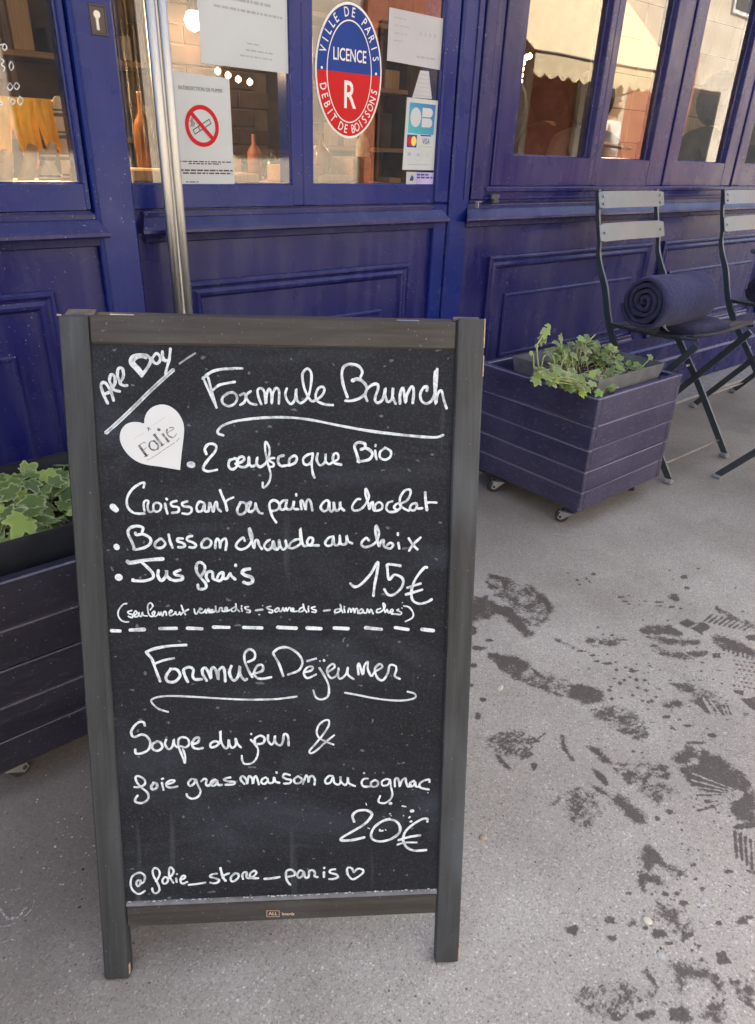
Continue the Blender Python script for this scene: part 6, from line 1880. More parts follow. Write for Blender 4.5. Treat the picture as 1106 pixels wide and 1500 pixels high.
# rail with hanging mustard towels
rl = thing('towel_rail', 'thin dark rail holding the mustard towels in the left window', 'rail')
g = MB(); g.tube([(.15, 1.78, .984), (.62, 1.78, .984)], .005, 8); [g.tube([(x, 1.78, .984), (x, 1.78, .826)], .005, 8) for x in (.16, .612)]
g.build('bar', M['wood_mid'], rl)
def towel(x0, w, z0, ph, ragged=.02, thick=.004):
    g = MB(); nx, nz = 16, 12; vs = []
    for j in range(nz+1):
        v = j/nz
        for i in range(nx+1):
            u = i/nx; z = .990 - v*(.990-z0-ragged*sin(u*5+ph))
            vs.append((x0 + w*(u-.5)*(1-.35*v) + .004*sin(v*4+ph), 1.768 + .011*sin(u*13+ph)*(.25+v) - .004*v, z))
    fs = [(j*(nx+1)+i, j*(nx+1)+i+1, (j+1)*(nx+1)+i+1, (j+1)*(nx+1)+i) for j in range(nz) for i in range(nx)]
    g.add(vs, fs); return g
for i, (x, w_, z, ph, lb) in enumerate([(.360, .07, .875, .3, 'mustard towel hanging furthest left on the rail, cut by the photo edge'), (.452, .066, .868, 1.4, 'second mustard towel from the left, narrowing to a point'),
        (.508, .062, .872, 2.9, 'third mustard towel, hanging beside the widest fold'), (.548, .040, .880, 4.1, 'narrow mustard towel hanging nearest the striped cloth')]):
    o = towel(x, w_, z, ph).build('towel', M['mustard'], None, True); tag(o, lb, 'towel', 'mustard towels on the rail')
o = MB(); o.tube(crom([(.573, 1.765, .835), (.575, 1.765, .88), (.574, 1.765, .93), (.577, 1.768, .975), (.583, 1.775, .990)], 5), [.011]*21, 10)
def stripes():
    m = NT('striped_linen'); sx = m.n('ShaderNodeSeparateXYZ'); m.l(m.co(), sx.inputs[0])
    w_ = m.math('FRACT', m.math('MULTIPLY', sx.outputs[2], 24)); k = m.ramp(w_, [(.0, 1.), (.14, 1.), (.16, 0.), (.24, 0.), (.26, 1.), (.32, 1.), (.34, 0.)], 'CONSTANT')
    m.bsdf(m.mix(k, (.52, .44, .33), (.10, .09, .085)), .9); return m.mat
M['stripe'] = stripes()
o = o.build('striped_cloth', M['stripe'], None, True); tag(o, 'striped grey and cream linen cloth rolled and hung beside the mustard towels', 'cloth')
def lumpy(name, pts, r, mat, label, cat):
    g = MB(); g.tube(crom(pts, 4), r, 10); o = g.build(name, mat, None, True); tag(o, label, cat); return o
o = MB(); o.strip(crom([(.598, 1.74, .975), (.601, 1.735, .94), (.607, 1.725, .90), (.611, 1.72, .850)], 5), (1, 0, 0), .012, .006); sp = thing('wooden_spatula', 'pale wooden spatula standing upright at the right of the left window', 'spatula')
o.build('handle', M['wood_light'], sp)
o = MB(); o.bbox(.589, .606, 1.735, 1.742, .93, .983, .003); o.build('blade', M['wood_light'], sp)
bx = thing('wooden_tray_box', 'light wooden box with wavy rim at the bottom corner of the left window', 'box')
o = MB(); o.bbox(.575, .625, 1.68, 1.76, .8265, .862, .003); o.build('body', M['wood_light'], bx)
o = MB(); [o.lathe([(.006, .858), (.007, .866), (.0, .870)], (.579+.0105*k, 1.69, 0), 8) for k in range(5)]; o.build('rim', M['wood_light'], bx)
for i, (a, b, c, lb) in enumerate([((.505, 1.70, .835), (.545, 1.74, .905), .011, 'rolled striped napkin leaning right under the towels'), ((.465, 1.70, .832), (.500, 1.73, .900), .013, 'cream rolled napkin leaning under the second towel'),
         ((.420, 1.70, .832), (.450, 1.74, .885), .016, 'fat cream cloth bundle at the bottom left of the window'), ((.528, 1.69, .832), (.515, 1.72, .893), .010, 'thin striped napkin crossing the rolled one')]):
    g = MB(); g.tube([a, tuple((p+q)/2+.002 for p, q in zip(a, b)), b], [c*1.2, c, c*.8], 10)
    tag(g.build('rolled_napkin', M['stripe'] if i in (0, 3) else M['wood_light'], None, True), lb, 'napkin', 'rolled napkins in the left window')
# goods behind the door panes
rn = random.Random(5)
def bottle(x, y, z, r, h, mat, label):
    g = MB(); g.lathe([(r, 0), (r, h*.6), (r*.8, h*.68), (r*.32, h*.78), (r*.3, h*.98), (r*.36, h)], (0, 0, 0), 12)
    o = g.build('bottle', mat, None, True); o.location = (x, y, z); tag(o, label, 'bottle', 'bottles and jars on the counter behind the door glass'); return o
bm_ = [simple('amber_glass', (.16, .06, .02), .2), simple('dark_green_glass', (.03, .04, .025), .2), simple('cream_ceramic', (.55, .45, .33), .4), simple('rust_ceramic', (.33, .12, .06), .5)]
names = ['tall amber bottle at the left end of the counter', 'dark green bottle near the middle of the counter', 'short cream jar left of the door mullion', 'rust coloured carafe right of the door mullion', 'dark bottle under the oval sticker', 'cream jar at the right end of the counter', 'rust bottle behind the payment sticker', 'amber jar behind the counter middle']
for i, (x, r, h) in enumerate([(.84, .024, .20), (1.02, .020, .17), (1.15, .034, .085), (1.34, .03, .14), (1.44, .028, .13), (1.30, .028, .08), (1.56, .022, .17), (1.20, .02, .12)]):
    bottle(x, 1.95 + .06*(i % 3), .8265, r, h, bm_[i % 4], names[i])
for i, (x, y, w_, d, h, lb) in enumerate([(.80, 1.90, .13, .1, .03, 'flat wooden chopping board lying at the left of the counter'), (.93, 1.92, .10, .09, .055, 'small wooden crate under the no smoking notice'), (1.06, 1.90, .12, .1, .022, 'thin wooden tray beside the mullion'),
      (1.27, 1.90, .14, .1, .045, 'pale wooden box below the oval sticker'), (1.38, 1.90, .12, .1, .02, 'low wooden tray left of the payment sticker'), (1.50, 1.93, .09, .09, .07, 'upright wooden crate at the right of the counter')]):
    g = MB(); g.bbox(-w_/2, w_/2, -d/2, d/2, 0, h, .004); o = g.build('wooden_box', M['wood_light'] if i % 2 == 0 else M['wood_mid'], None)
    o.location = (x, y, .8265 + (.0 if i != 2 else .0)); o.rotation_euler = (0, 0, rn.uniform(-.3, .3)); tag(o, lb, 'box', 'wooden boxes and trays on the counter')
# shelving on the back wall with boxes
sh = thing('back_shelving', 'dark wooden shelving along the back wall of the cafe', 'shelving')
g = MB(); [g.bbox(.6, 4.2, 4.70, 4.98, z, z+.03, .003) for z in (.5, .9, 1.3, 1.7)]; g.build('shelf', M['wood_mid'], sh)
g = MB(); [g.bbox(x, x+.04, 4.72, 4.98, .051, 2.1, .003) for x in (.56, 1.8, 3.0, 4.2)]; g.build('upright', M['wall_dark'], sh)
gp = MB()
for z in (.53, .93, 1.33):
    x = .65
    while x < 4.15:
        w_ = rn.uniform(.05, .16); h = rn.uniform(.1, .26)
        if not any(abs(x+w_/2-u) < w_/2+.05 for u in (1.82, 3.02)):
            gp.bbox(x, x+w_, 4.74, 4.9, z+.001, z+h, .006, rn.randrange(4))
        x += w_ + rn.uniform(.01, .09)
o = gp.build('shelf_goods', [bm_[0], bm_[3], M['wood_light'], M['wall_dark']]); tag(o, 'rows of jars and boxes filling the back shelves', 'goods', kind='stuff')
# dark partition and brick pier seen through the door panes
g = MB(); g.box(1.85, 2.35, 3.4, 3.5, .05, 2.59); pt = g.build('dark_partition', M['wall_dark']); tag(pt, 'dark brown wooden partition standing in the room behind the door', 'partition')
pier = thing('brick_pier', 'dark brown brick pier behind the door glass', 'pier', (1.42, 3.0, .05))
bm0 = None; brickm = simple('dark_brown_brick', (.06, .034, .022), .85, var=.4, sc=12)
g = MB(); g.box(.004, .446, .004, .2, 0, 2.5); g.build('mortar', M['grout'], pier)
k = 0
for row in range(14):
    for c in range(3):
        off = -.075 if row % 2 else 0
        a, b = max(0, off+c*.153), min(.45, off+c*.153+.147)
        if b-a < .02: continue
        g = MB(); g.bbox(a, b, -.004, .1, .46+row*.068, .46+row*.068+.061, .003)
        g.build('brick', brickm, pier)
# tiled wall at the right, each tile its own piece
tw = thing('tiled_wall', 'beige tiled wall inside the cafe seen through the right windows', 'wall', (4.35, 3.0, 0))
g = MB(); g.box(0, 2.6, .012, .10, .06, 2.59); g.build('backing', M['grout'], tw)
t0 = MB(); t0.bbox(-.1375, .1375, 0, .012, -.0925, .0925, .003); tile0 = t0.build('tile', M['tile'], tw); first = True
for r_ in range(8):
    for c in range(9):
        x, z = .14+.283*c, .56+r_*.190-.02
        if first: tile0.location = (x, 0, z); first = False; continue
        c_ = tile0.copy(); COL.objects.link(c_); c_.parent = tw; c_.location = (x, 0, z)
# lamps
def pendant(x, y, z, r, label, power=9):
    t = thing('pendant_lamp', label, 'lamp', (x, y, z), 'warm pendant lamps in the cafe')
    g = MB(); g.lathe([(.0005, -r), (r*.7, -r*.7), (r, 0), (r*.7, r*.7), (.0005, r)], (0, 0, 0), 14); g.build('bulb', M['bulb'], t, True)
    g = MB(); g.tube([(0, 0, r*.7), (0, 0, 2.59-z)], .004, 6); g.lathe([(.022, r*.8), (.022, r*.8+.05), (.006, r*.8+.07)], (0, 0, 0), 10); g.build('flex', M['dark_shop'], t)
    ld = bpy.data.lights.new('lamp_light', 'POINT'); ld.energy = power*.32; ld.color = (1, .66, .36); ld.shadow_soft_size = r*1.3
    lo = bpy.data.objects.new('lamp_light', ld); COL.objects.link(lo); lo.parent = t; lo.location = (0, 0, -r*1.6)
def ppt(px, py, y): return plane_pt(px, py, y)
for (px, py, y, r, pw, lb) in [(284, 30, 2.9, .036, 2.6, 'warm globe lamp left of the large paper notice'), (640, 72, 3.2, .03, 10, 'warm lamp behind the crumpled notice card'), (40, -60, 2.05, .05, 20, 'unseen warm lamp added to light the left window towels'), (1010, -50, 2.2, .05, 15, 'unseen warm lamp lighting the tiled wall'), (830, -60, 4.5, .05, 4, 'warm lamp above the right windows')]:  # lamps over the towels and the tiled wall are unseen, added for their light
    p = ppt(px, py, y); pendant(p[0], p[1], min(p[2], 2.3), r, lb, pw)
def string(pts, y, label):
    t = thing('string_lights', label, 'string lights', (0, 0, 0))
    P = [ppt(a, b, y) for a, b in pts]
    g = MB(); g.tube(crom(P, 4), .002, 5); g.build('wire', M['dark_shop'], t)
    for p in P:
        g = MB(); g.lathe([(.0005, -.013), (.011, -.006), (.012, .004), (.0005, .013)], (0, 0, 0), 8); o = g.build('bulb', M['bulb_small'], t, True); o.location = p
string([(319, 104), (334, 110), (349, 116), (366, 120)], 2.8, 'short string of warm bulbs under the large paper notice')
string([(776, 82), (771, 84), (766, 92), (764, 101), (763, 110), (762, 119), (760, 128), (757, 150)], 2.4, 'curved string of tiny warm bulbs inside the first right window')

# ================================================================== people
def skinmesh(name, joints, edges, mat, parent, sub=2):
    me = bpy.data.meshes.new(name); me.from_pydata([j[:3] for j in joints], edges, [])
    o = bpy.data.objects.new(name, me); COL.objects.link(o)
    o.modifiers.new('s', 'SKIN'); 
    ly = me.skin_vertices[0] if me.skin_vertices else None
    if ly is None:
        bm = bmesh.new(); bm.from_mesh(me); bm.verts.layers.skin.verify(); bm.to_mesh(me); bm.free(); ly = me.skin_vertices[0]
    for i, j in enumerate(joints):
        rr = j[3]; ly.data[i].radius = (rr if not isinstance(rr, tuple) else rr[0], rr if not isinstance(rr, tuple) else rr[1]); ly.data[i].use_root = (i == 0)
    sm = o.modifiers.new('b', 'SUBSURF'); sm.levels = sub; sm.render_levels = sub
    dg = bpy.context.evaluated_depsgraph_get(); me2 = bpy.data.meshes.new_from_object(o.evaluated_get(dg))
    o.modifiers.clear(); o.data = me2; me2.materials.clear(); me2.materials.append(mat)
    for p in me2.polygons: p.use_smooth = True
    o.parent = parent; return o
def person(label, loc, rz, shirt, trousers, hair, armpose='down', coat=False, hood=False):
    t = empty('person', loc, (0, 0, rz)); tag(t, label, 'person')
    L = [-1, 1]
    J = [(0, 0, .95, .13), (0, .01, 1.15, .13), (0, .01, 1.36, (.16, .11)), (0, 0, 1.46, .065), (0, -.01, 1.53, .055)]
    E = [(0, 1), (1, 2), (2, 3), (3, 4)]
    hands = []
    for s in L:
        b = len(J)
        fw = -.10 if s > 0 else .10
        J += [(s*.10, 0, .88, .095), (s*.11, fw*.4, .50, .065), (s*.11, fw*1.0+.02, .10, .042), (s*.12, fw-.10, .04, .038)]
        E += [(0, b), (b, b+1), (b+1, b+2), (b+2, b+3)]
        b = len(J)
        if armpose == 'down': el, ha = (s*.26, .03, 1.14), (s*.27, -.05, .90)
        else: el, ha = (s*.27, .02, 1.14), (s*.16, -.24, 1.10)
        J += [(s*.19, .01, 1.40, .058), (*el, .042), (*ha, .028)]; E += [(2, b), (b, b+1), (b+1, b+2)]
        hands.append((el, ha))
    body = skinmesh('body', J, E, M['skin'], t)
    # head: shaped ellipsoid with brow, nose, chin
    bm = bmesh.new(); bmesh.ops.create_uvsphere(bm, u_segments=20, v_segments=14, radius=.1)
    for v in bm.verts:
        x, y, z = v.co; z *= 1.22; y *= 1.05; x *= .80
        if z < -.02: x *= 1 + z*1.8; y *= 1 + z*.6
        if y < -.085 and abs(x) < .02 and -.035 < z < .02: y -= .018
        if y < -.06 and z < -.085: y -= .008
        v.co = (x, y, z)
    hm = bpy.data.meshes.new('head'); bm.to_mesh(hm); bm.free(); hm.materials.append(M['skin']); ho = bpy.data.objects.new('head', hm); COL.objects.link(ho); ho.parent = t; ho.location = (0, -.02, 1.63)
    for p in hm.polygons: p.use_smooth = True
    for s in L:
        g = MB(); g.lathe([(.0005, -.002), (.008, 0), (.0005, .003)], (0, 0, 0), 8, 'y'); e = g.build('eye', M['black_print'], ho); e.location = (s*.03, -.088, .012)
        g = MB(); g.lathe([(.004, -.006), (.02, 0), (.004, .006)], (0, 0, 0), 8, 'x'); e = g.build('ear', M['skin'], ho, True); e.location = (s*.08, .01, 0)
    g = MB(); g.bbox(-.02, .02, -.092, -.08, -.062, -.056, .002); g.build('mouth', M['redcoat'], ho)
    bm = bmesh.new(); bmesh.ops.create_uvsphere(bm, u_segments=18, v_segments=12, radius=.115)
    for v in bm.verts:
        x, y, z = v.co; z = z*1.15+.012; x *= .86; y = y*1.02+.012
        if not hood and y < -.04 and z < .055: y = -.04; x *= .85
        v.co = (x, y, max(z, (-.045 if y < 0 else -.13) if not hood else -.19))
    hm = bpy.data.meshes.new('hair'); bm.to_mesh(hm); bm.free(); hm.materials.append(M[shirt] if hood else M[hair]); hh = bpy.data.objects.new('hood' if hood else 'hair', hm); COL.objects.link(hh); hh.parent = t; hh.location = (0, -.02, 1.64)
    if hood: hh.scale = (1.25, 1.25, 1.15)
    # shirt / coat
    k = 1.28 if coat else 1.12
    zb = .78 if coat else .92
    SJ = [(0, 0, zb+.03, .14*k), (0, .01, 1.15, .132*k), (0, .01, 1.36, (.165*k, .115*k)), (0, 0, 1.455 if not hood else 1.53, .075*k if not hood else .10)]; SE = [(0, 1), (1, 2), (2, 3)]
    for s, (el, ha) in zip(L, hands):
        b = len(SJ); full = coat
        mid = tuple((a+c)/2 for a, c in zip((s*.19, .01, 1.40), el)) if not full else el
        SJ += [(s*.19, .01, 1.40, .066*k), (*mid, .055*k)]; SE += [(2, b), (b, b+1)]
        if full: SJ.append((ha[0]*.98, ha[1]*.9, ha[2]+.03, .04*k)); SE.append((b+1, b+2))
    skinmesh('coat' if coat else 'shirt', SJ, SE, M[shirt], t)
    TJ = [(0, 0, .95, .138)]; TE = []
    for s in L:
        fw = -.10 if s > 0 else .10; b = len(TJ)
        TJ += [(s*.10, 0, .86, .102), (s*.11, fw*.4, .50, .075), (s*.11, fw+.02, .10, .058)]; TE += [(0, b), (b, b+1), (b+1, b+2)]
    skinmesh('trousers', TJ, TE, M[trousers], t)
    # hands with fingers
    for s, (el, ha) in zip(L, hands):
        d = (Vector(ha)-Vector(el)).normalized(); g = MB(); ha = Vector(ha); sx = Vector((0, 1, 0)) if abs(d.y) < .7 else Vector((1, 0, 0))
        g.tube([ha-d*.01, ha+d*.04, ha+d*.075], [.024, .034, .028], 8)
        for f in range(4):
            o_ = sx*(f-1.5)*.015; L_ = (.058, .068, .064, .048)[f]
            g.tube([ha+d*.07+o_, ha+d*(.07+L_*.6)+o_, ha+d*(.07+L_)+o_*.9+Vector((-s*.012, 0, 0))], [.0085, .008, .006], 6)
        g.tube([ha+d*.02+sx*-.028, ha+d*.05+sx*-.045, ha+d*.075+sx*-.04], [.010, .009, .007], 6)
        g.build('hand', M['skin'], t, True)
    return t
# customers inside, seen as dark shapes through the right windows
def place(label, px, py, y, rz, shirt, **k):
    q = ppt(px, py, y); return person(label, (q[0], y, q[2]-1.63), rz, shirt, 'trouser', 'hair', 'fold', True, **k)
place('person in a black padded hooded coat sitting by the tiled wall', 1055, 152, 2.45, 2.9, 'blackcoat', hood=True)
place('person in a dark hooded coat beside the window divider, seen from behind', 866, 152, 2.9, 2.9, 'blackcoat', hood=True)
place('person in a wine coloured hooded coat inside the first right window', 806, 150, 3.7, 3.2, 'winecoat', hood=True)
place('person in a red coat at the lower left corner of the first right window', 733, 176, 2.0, 2.6, 'redcoat')
bs = thing('bench_seat', 'black upholstered bench under the tiled wall', 'bench')
q = ppt(1020, 206, 2.75); g = MB(); g.bbox(q[0]-.5, q[0]+1.6, 2.75, 2.9, .4, q[2], .03); g.bbox(q[0]-.5, q[0]+1.6, 2.45, 2.745, .35, .75, .03); g.build('cushion', M['blackcoat'], bs)

# ================================================================== other side of the street (mirrored in the glass)
GYM = 1.525
ob = thing('opposite_building', 'cream rendered building across the street with a terracotta shopfront', 'building', (0, 0, 0))
g = MB(); g.box(-14, 24, -7.5, -6.0, -.02, 5.2); g.build('wall', M['cream_wall'], ob)
for x in [-10, -7.5, -5, -2.5, 0, 2.5, 5, 16, 18.5]:
    g = MB(); g.bbox(x, x+1.3, -5.995, -5.95, .8, 2.3, .01); f = g.build('window', M['dark_shop'], ob)
    g = MB(); g.bbox(x+.08, x+1.22, -5.949, -5.94, .88, 2.22, .005); g.build('pane', M['dark_glass'], f)
for x in [-10, -7, -4, -1, 2, 5, 8, 11, 14, 17, 20]:
    g = MB(); g.bbox(x, x+1.1, -5.995, -5.96, 3.7, 4.9, .01); f = g.build('window', M['sticker'], ob)
    g = MB(); g.bbox(x+.08, x+1.02, -5.959, -5.95, 3.78, 4.82, .005); g.build('pane', M['dark_glass'], f)
g = MB(); g.box(7.2, 16, -5.999, -5.90, -.02, 2.9); g.build('shop_panel', M['terracotta'], ob)
for x in (8.9, 10.5, 12.0, 13.3):
    g = MB(); g.bbox(x, x+.17, -5.897, -5.80, -.02, 2.9, .01); g.build('column', M['cream_wall'], ob)
for a, b in ((7.4, 8.85), (9.15, 9.9), (12.25, 13.2)):
    g = MB(); g.bbox(a, b, -5.897, -5.86, .3, 2.5, .01); f = g.build('shop_window', M['dark_shop'], ob)
    g = MB(); g.bbox(a+.06, b-.06, -5.859, -5.85, .4, 2.4, .004); g.build('pane', M['dark_glass'], f)
DV = 7.5; yr = 2*GYM-DV
pl = ppt(783, 73, DV); pr = ppt(977, 105, DV); pt_ = ppt(766, 46, DV+.0)
aw = thing('awning', 'cream canvas awning with a scalloped valance over the terracotta shop across the street', 'awning', (0, 0, 0))
x0, x1, zb = pl[0], pr[0]+.6, pl[2]
g = MB(); nn = 40
yb = -5.80; zt = zb+1.15
vs = []; fs = []
for i in range(nn+1):
    x = x0+(x1-x0)*i/nn; sag = .012*sin(i*pi)
    vs += [(x, yr, zb), (x, (yr+yb)/2, (zb+zt)/2-.04), (x, yb, zt)]
for i in range(nn): 
    for j in range(2): fs.append((i*3+j, i*3+3+j, i*3+4+j, i*3+1+j))
g.add(vs, fs); g.build('canvas', M['awning'], aw)
g = MB(); vs = []; fs = []; hv = .26
for i in range(121):
    x = x0+(x1-x0)*i/120; vs += [(x, yr+.01, zb-.02), (x, yr+.01+.01*sin(i*.5), zb-hv-.06*abs(sin(i*pi/8)))]
fs = [(2*i, 2*i+2, 2*i+3, 2*i+1) for i in range(120)]
g.add(vs, fs); g.build('valance', M['awning'], aw)
g = MB(); g.tube([(x0, yr, zb-.012), (x1, yr, zb-.012)], .022, 8); g.build('front_bar', M['dark_shop'], aw)
g = MB(); [g.tube([(x, yb, zb-.3), (x, yr, zb-.02)], .014, 6) for x in (x0+.05, x1-.05)]; g.build('arm', M['dark_shop'], aw)
hp = ppt(899, 163, 7.3); zf = 0
person('person in a white t-shirt walking past the shop across the street', (hp[0], 2*GYM-7.3, -.02), 3.0, 'shirt', 'trouser', 'hair', 'fold')
# ================================================================== planters
def planter(x0, x1, y0, y1, z0, z1, label, castors, mats=('plank', 'plankworn')):
    t = thing('planter_box', label, 'planter', (x0, y0, 0), 'square plank planters on castors')
    W_, D_ = x1-x0, y1-y0; n = 5; th = .019
    tops = [z1]; hs = [.075, .064, .062, .060, .059]; k = (z1-z0)/sum(hs); z = z1
    for i, h in enumerate(hs):
        zt, zb = z, z-h*k; z = zb
        j = [random.uniform(-.0012, .0012) for _ in range(4)]
        for (a, b, c, d, q) in ((0, W_, -th+j[0], j[0], 'f'), (0, W_, D_+j[1], D_+th+j[1], 'b'), (-th+j[2]-.0, j[2], -th-.001, D_+th+.001, 'l'), (W_+j[3], W_+th+j[3], -th-.001, D_+th+.001, 'r')):
            g = MB()
            if q in 'fb': g.bbox(a+.0004, b-.0004, c, d, zb+.0009, zt-.0009, .0023, jit=.0006)
            else: g.bbox(a, b, c, d, zb+.0009, zt-.0009, .0023, jit=.0006)
            for fi, f in enumerate(g.f):
                P_ = [Vector(g.v[i]) for i in f]; nz_ = (P_[1]-P_[0]).cross(P_[2]-P_[0]).normalized()
                if .12 < abs(nz_.z) < .95: g.m[fi] = 1
            g.build('plank', [M[mats[0]], M[mats[1]]], t)
    g = MB()
    for (a, b) in ((.001, .001), (W_-.031, .001), (.001, D_-.031), (W_-.031, D_-.031)): g.bbox(a, a+.03, b, b+.03, z0-.018, z1-.012, .002)
    g.build('corner_post', M[mats[0]], t)
    g = MB(); g.box(.001, W_-.001, .001, D_-.001, z0+.006, z0+.016); g.build('bottom_board', M['soil'], t)
    for (cx, cy, a) in castors:
        c = empty_part = None
        g = MB(); ca, sa = cos(a), sin(a); mt = Matrix.Translation((cx-x0, cy-y0, 0)) @ Matrix.Rotation(a, 4, 'Z')
        g.bbox(-.019, .019, -.016, .016, z0-.0215, z0-.0185, .001, mat=mt)
        for s in (-1, 1):
            b0 = len(g.v); g.add([mt @ Vector(v) for v in [(-.018, s*.0115, z0-.021), (.014, s*.0115, z0-.021), (.020, s*.0115, .014), (.010, s*.0115, .010), (-.018, s*.013, z0-.021), (.014, s*.013, z0-.021), (.020, s*.013, .014), (.010, s*.013, .010)]],
                  [(0,1,2,3), (7,6,5,4), (0,4,5,1), (1,5,6,2), (2,6,7,3), (3,7,4,0)])
        f = fixn(g.build('castor_fork', M['castor_fork'], t))
        g = MB(); g.lathe([(.010, -.010), (.0165, -.009), (.019, -.006), (.019, .006), (.0165, .009), (.010, .010)], (0, 0, 0), 18, 'y')
        g.lathe([(.004, -.0145), (.004, .0145)], (0, 0, 0), 8, 'y')
        wv = [mt @ (Vector(v)+Vector((.012, 0, .0193))) for v in g.v]; g.v = [tuple(v) for v in wv]
        g.build('castor_wheel', M['castor_wheel'], f, True)
    return t
planter(1.544, 1.920, .953, 1.325, .056, .380, 'purple plank planter on castors standing between the chalkboard and the chair', [(1.548, .982, 1.9), (1.545, 1.235, 2.4), (1.885, .985, .4), (1.885, 1.29, 1.)])
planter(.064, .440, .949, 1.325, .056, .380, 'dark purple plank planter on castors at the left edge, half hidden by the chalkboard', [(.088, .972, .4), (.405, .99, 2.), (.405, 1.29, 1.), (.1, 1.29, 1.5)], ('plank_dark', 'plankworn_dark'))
def tray(x0, x1, y0, y1, z0, z1, label, mt='tray'):
    t = thing('planter_tray', label, 'tray', (0, 0, 0), 'grey metal trays set in the planters')
    g = MB(); f = .014; th = .0022
    o = [(x0, y0), (x1, y0), (x1, y1), (x0, y1)]; 
    def rect(d, z, ins): return [(x0+d+ins, y0+d+ins, z), (x1-d-ins, y0+d+ins, z), (x1-d-ins, y1-d-ins, z), (x0+d+ins, y1-d-ins, z)]
    rings = [rect(f, z0, 0), rect(0, z1-.004, 0), rect(0, z1, 0), rect(0, z1, th), rect(0, z1-.004, th), rect(f, z0+.003, th)]
    vs = [v for r in rings for v in r]; fs = [(3,2,1,0)]
    for i in range(5):
        for j in range(4): fs.append((i*4+j, i*4+(j+1)%4, (i+1)*4+(j+1)%4, (i+1)*4+j))
    fs.append((20,21,22,23)); g.add(vs, fs); fixn(g.build('tray_wall', M[mt], t))
    g = MB(); nx = 22; vs = []
    for j in range(nx+1):
        for i in range(nx+1):
            x = x0+f+(x1-x0-2*f)*i/nx; y = y0+f+(y1-y0-2*f)*j/nx
            vs.append((x, y, z1-.035 + .016*noise.noise((x*14, y*14, 3)) + .006*noise.noise((x*60, y*60, 1))))
    fs = [(j*(nx+1)+i, j*(nx+1)+i+1, (j+1)*(nx+1)+i+1, (j+1)*(nx+1)+i) for j in range(nx) for i in range(nx)]
    g.add(vs, fs); g.build('soil', M['soil'], t, True); return t
tray(1.546, 1.860, .955, 1.238, .335, .4185, 'grey metal tray of soil set in the planter beside the chair')
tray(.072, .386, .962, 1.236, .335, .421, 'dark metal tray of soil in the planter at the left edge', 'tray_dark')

# ivy: lobed leaves
def leafmesh(name, mat, seed):
    r = random.Random(seed)
    lobes = [(90, 1.0, 17), (38, .80, 15), (142, .80, 15), (-22, .56, 14), (202, .56, 14)]
    out = []
    order = sorted(lobes, key=lambda l: l[0]); pts = []
    for i, (a, L, w_) in enumerate(order):
        a += r.uniform(-4, 4); L *= r.uniform(.9, 1.08)
        pts += [(a-w_, L*.74), (a-w_*.45, L*.92), (a, L), (a+w_*.45, L*.92), (a+w_, L*.74)]
        if i < len(order)-1: nx_ = order[i+1][0]; pts.append(((a+nx_)/2, .58*r.uniform(.93, 1.07)))
    pts.append((236, .36)); pts.append((270, .20)); pts.append((304, .36))
    g = MB(); n = len(pts)
    def P(a, L, k):
        x, y = L*k*cos(radians(a)), L*k*sin(radians(a))+.12
        z = -.22*(x*x) - .16*(y-.2)**2*(1 if y > 0 else .4) + .10*abs(x)*(1) + r.uniform(-.012, .012)
        return (x, y, z)
    vs = [(0, .10, .0)] + [P(a, L, .45) for a, L in pts] + [P(a, L, .80) for a, L in pts] + [P(a, L, 1.0) for a, L in pts]
    att = [0] + [.25]*n + [.70]*n + [1.0]*n
    fs = [(0, 1+i, 1+(i+1)%n) for i in range(n)]
    for k in range(2): fs += [(1+k*n+i, 1+(k+1)*n+i, 1+(k+1)*n+(i+1)%n, 1+k*n+(i+1)%n) for i in range(n)]
    g.add(vs, fs, 0, att)
    # petiole
    b = len(g.v); g.add([(-.02, -.05, -.02), (.02, -.05, -.02), (.02, .12, 0), (-.02, .12, 0)], [(0,1,2,3)], 0, [.9]*4)
    o = g.build(name, M[mat], None, True, attname='edge'); me = o.data; bpy.data.objects.remove(o); return me
LM = [leafmesh('ivy_leaf', 'ivy', s) for s in (1, 2, 3, 4)]
LP = [leafmesh('ivy_leaf_pale', 'ivy_pale', s) for s in (5, 6, 7)]
def put_leaf(parent, meshes, p, size, nrm, spin, rn, nm='leaf'):
    me = rn.choice(meshes); o = bpy.data.objects.new(nm, me); COL.objects.link(o); o.parent = parent
    q = Vector(nrm).normalized().to_track_quat('Z', 'Y').to_matrix().to_4x4()
    o.matrix_basis = Matrix.Translation(p) @ q @ Matrix.Rotation(spin, 4, 'Z') @ Matrix.Diagonal((size*rn.uniform(.85, 1.15), size, size*rn.uniform(.6, 1.7), 1))
    return o
iv = thing('ivy_plant', 'variegated green ivy filling the planter at the left edge', 'ivy', (0, 0, 0), 'ivy in the planters')
rn = random.Random(11)
sb = MB()
def fol(cx, cy, z): return Vector((cx, cy, z))
camp = Vector((0, 0, H))
for k in range(125):
    x = rn.uniform(.085, .37); y = rn.uniform(.985, 1.215)
    if .215 < x < .28 and y < 1.06 and rn.random() < .8: continue
    hgt = .405 + .030*rn.random() + .022*max(0, noise.noise((x*9, y*9, 5))) 
    if y > 1.16: hgt -= .012
    p = Vector((x, y, hgt)); nrm = Vector((rn.uniform(-.5, .5), rn.uniform(-.75, .25), 1.0))
    put_leaf(iv, LM, p, rn.uniform(.023, .036), nrm, rn.uniform(0, 6.28), rn)
    sb.tube(crom([(x+rn.uniform(-.02, .02), y+rn.uniform(-.02, .02), .385), (x+rn.uniform(-.01, .01), y, (.385+hgt)/2), tuple(p)], 2), .0011, 5)
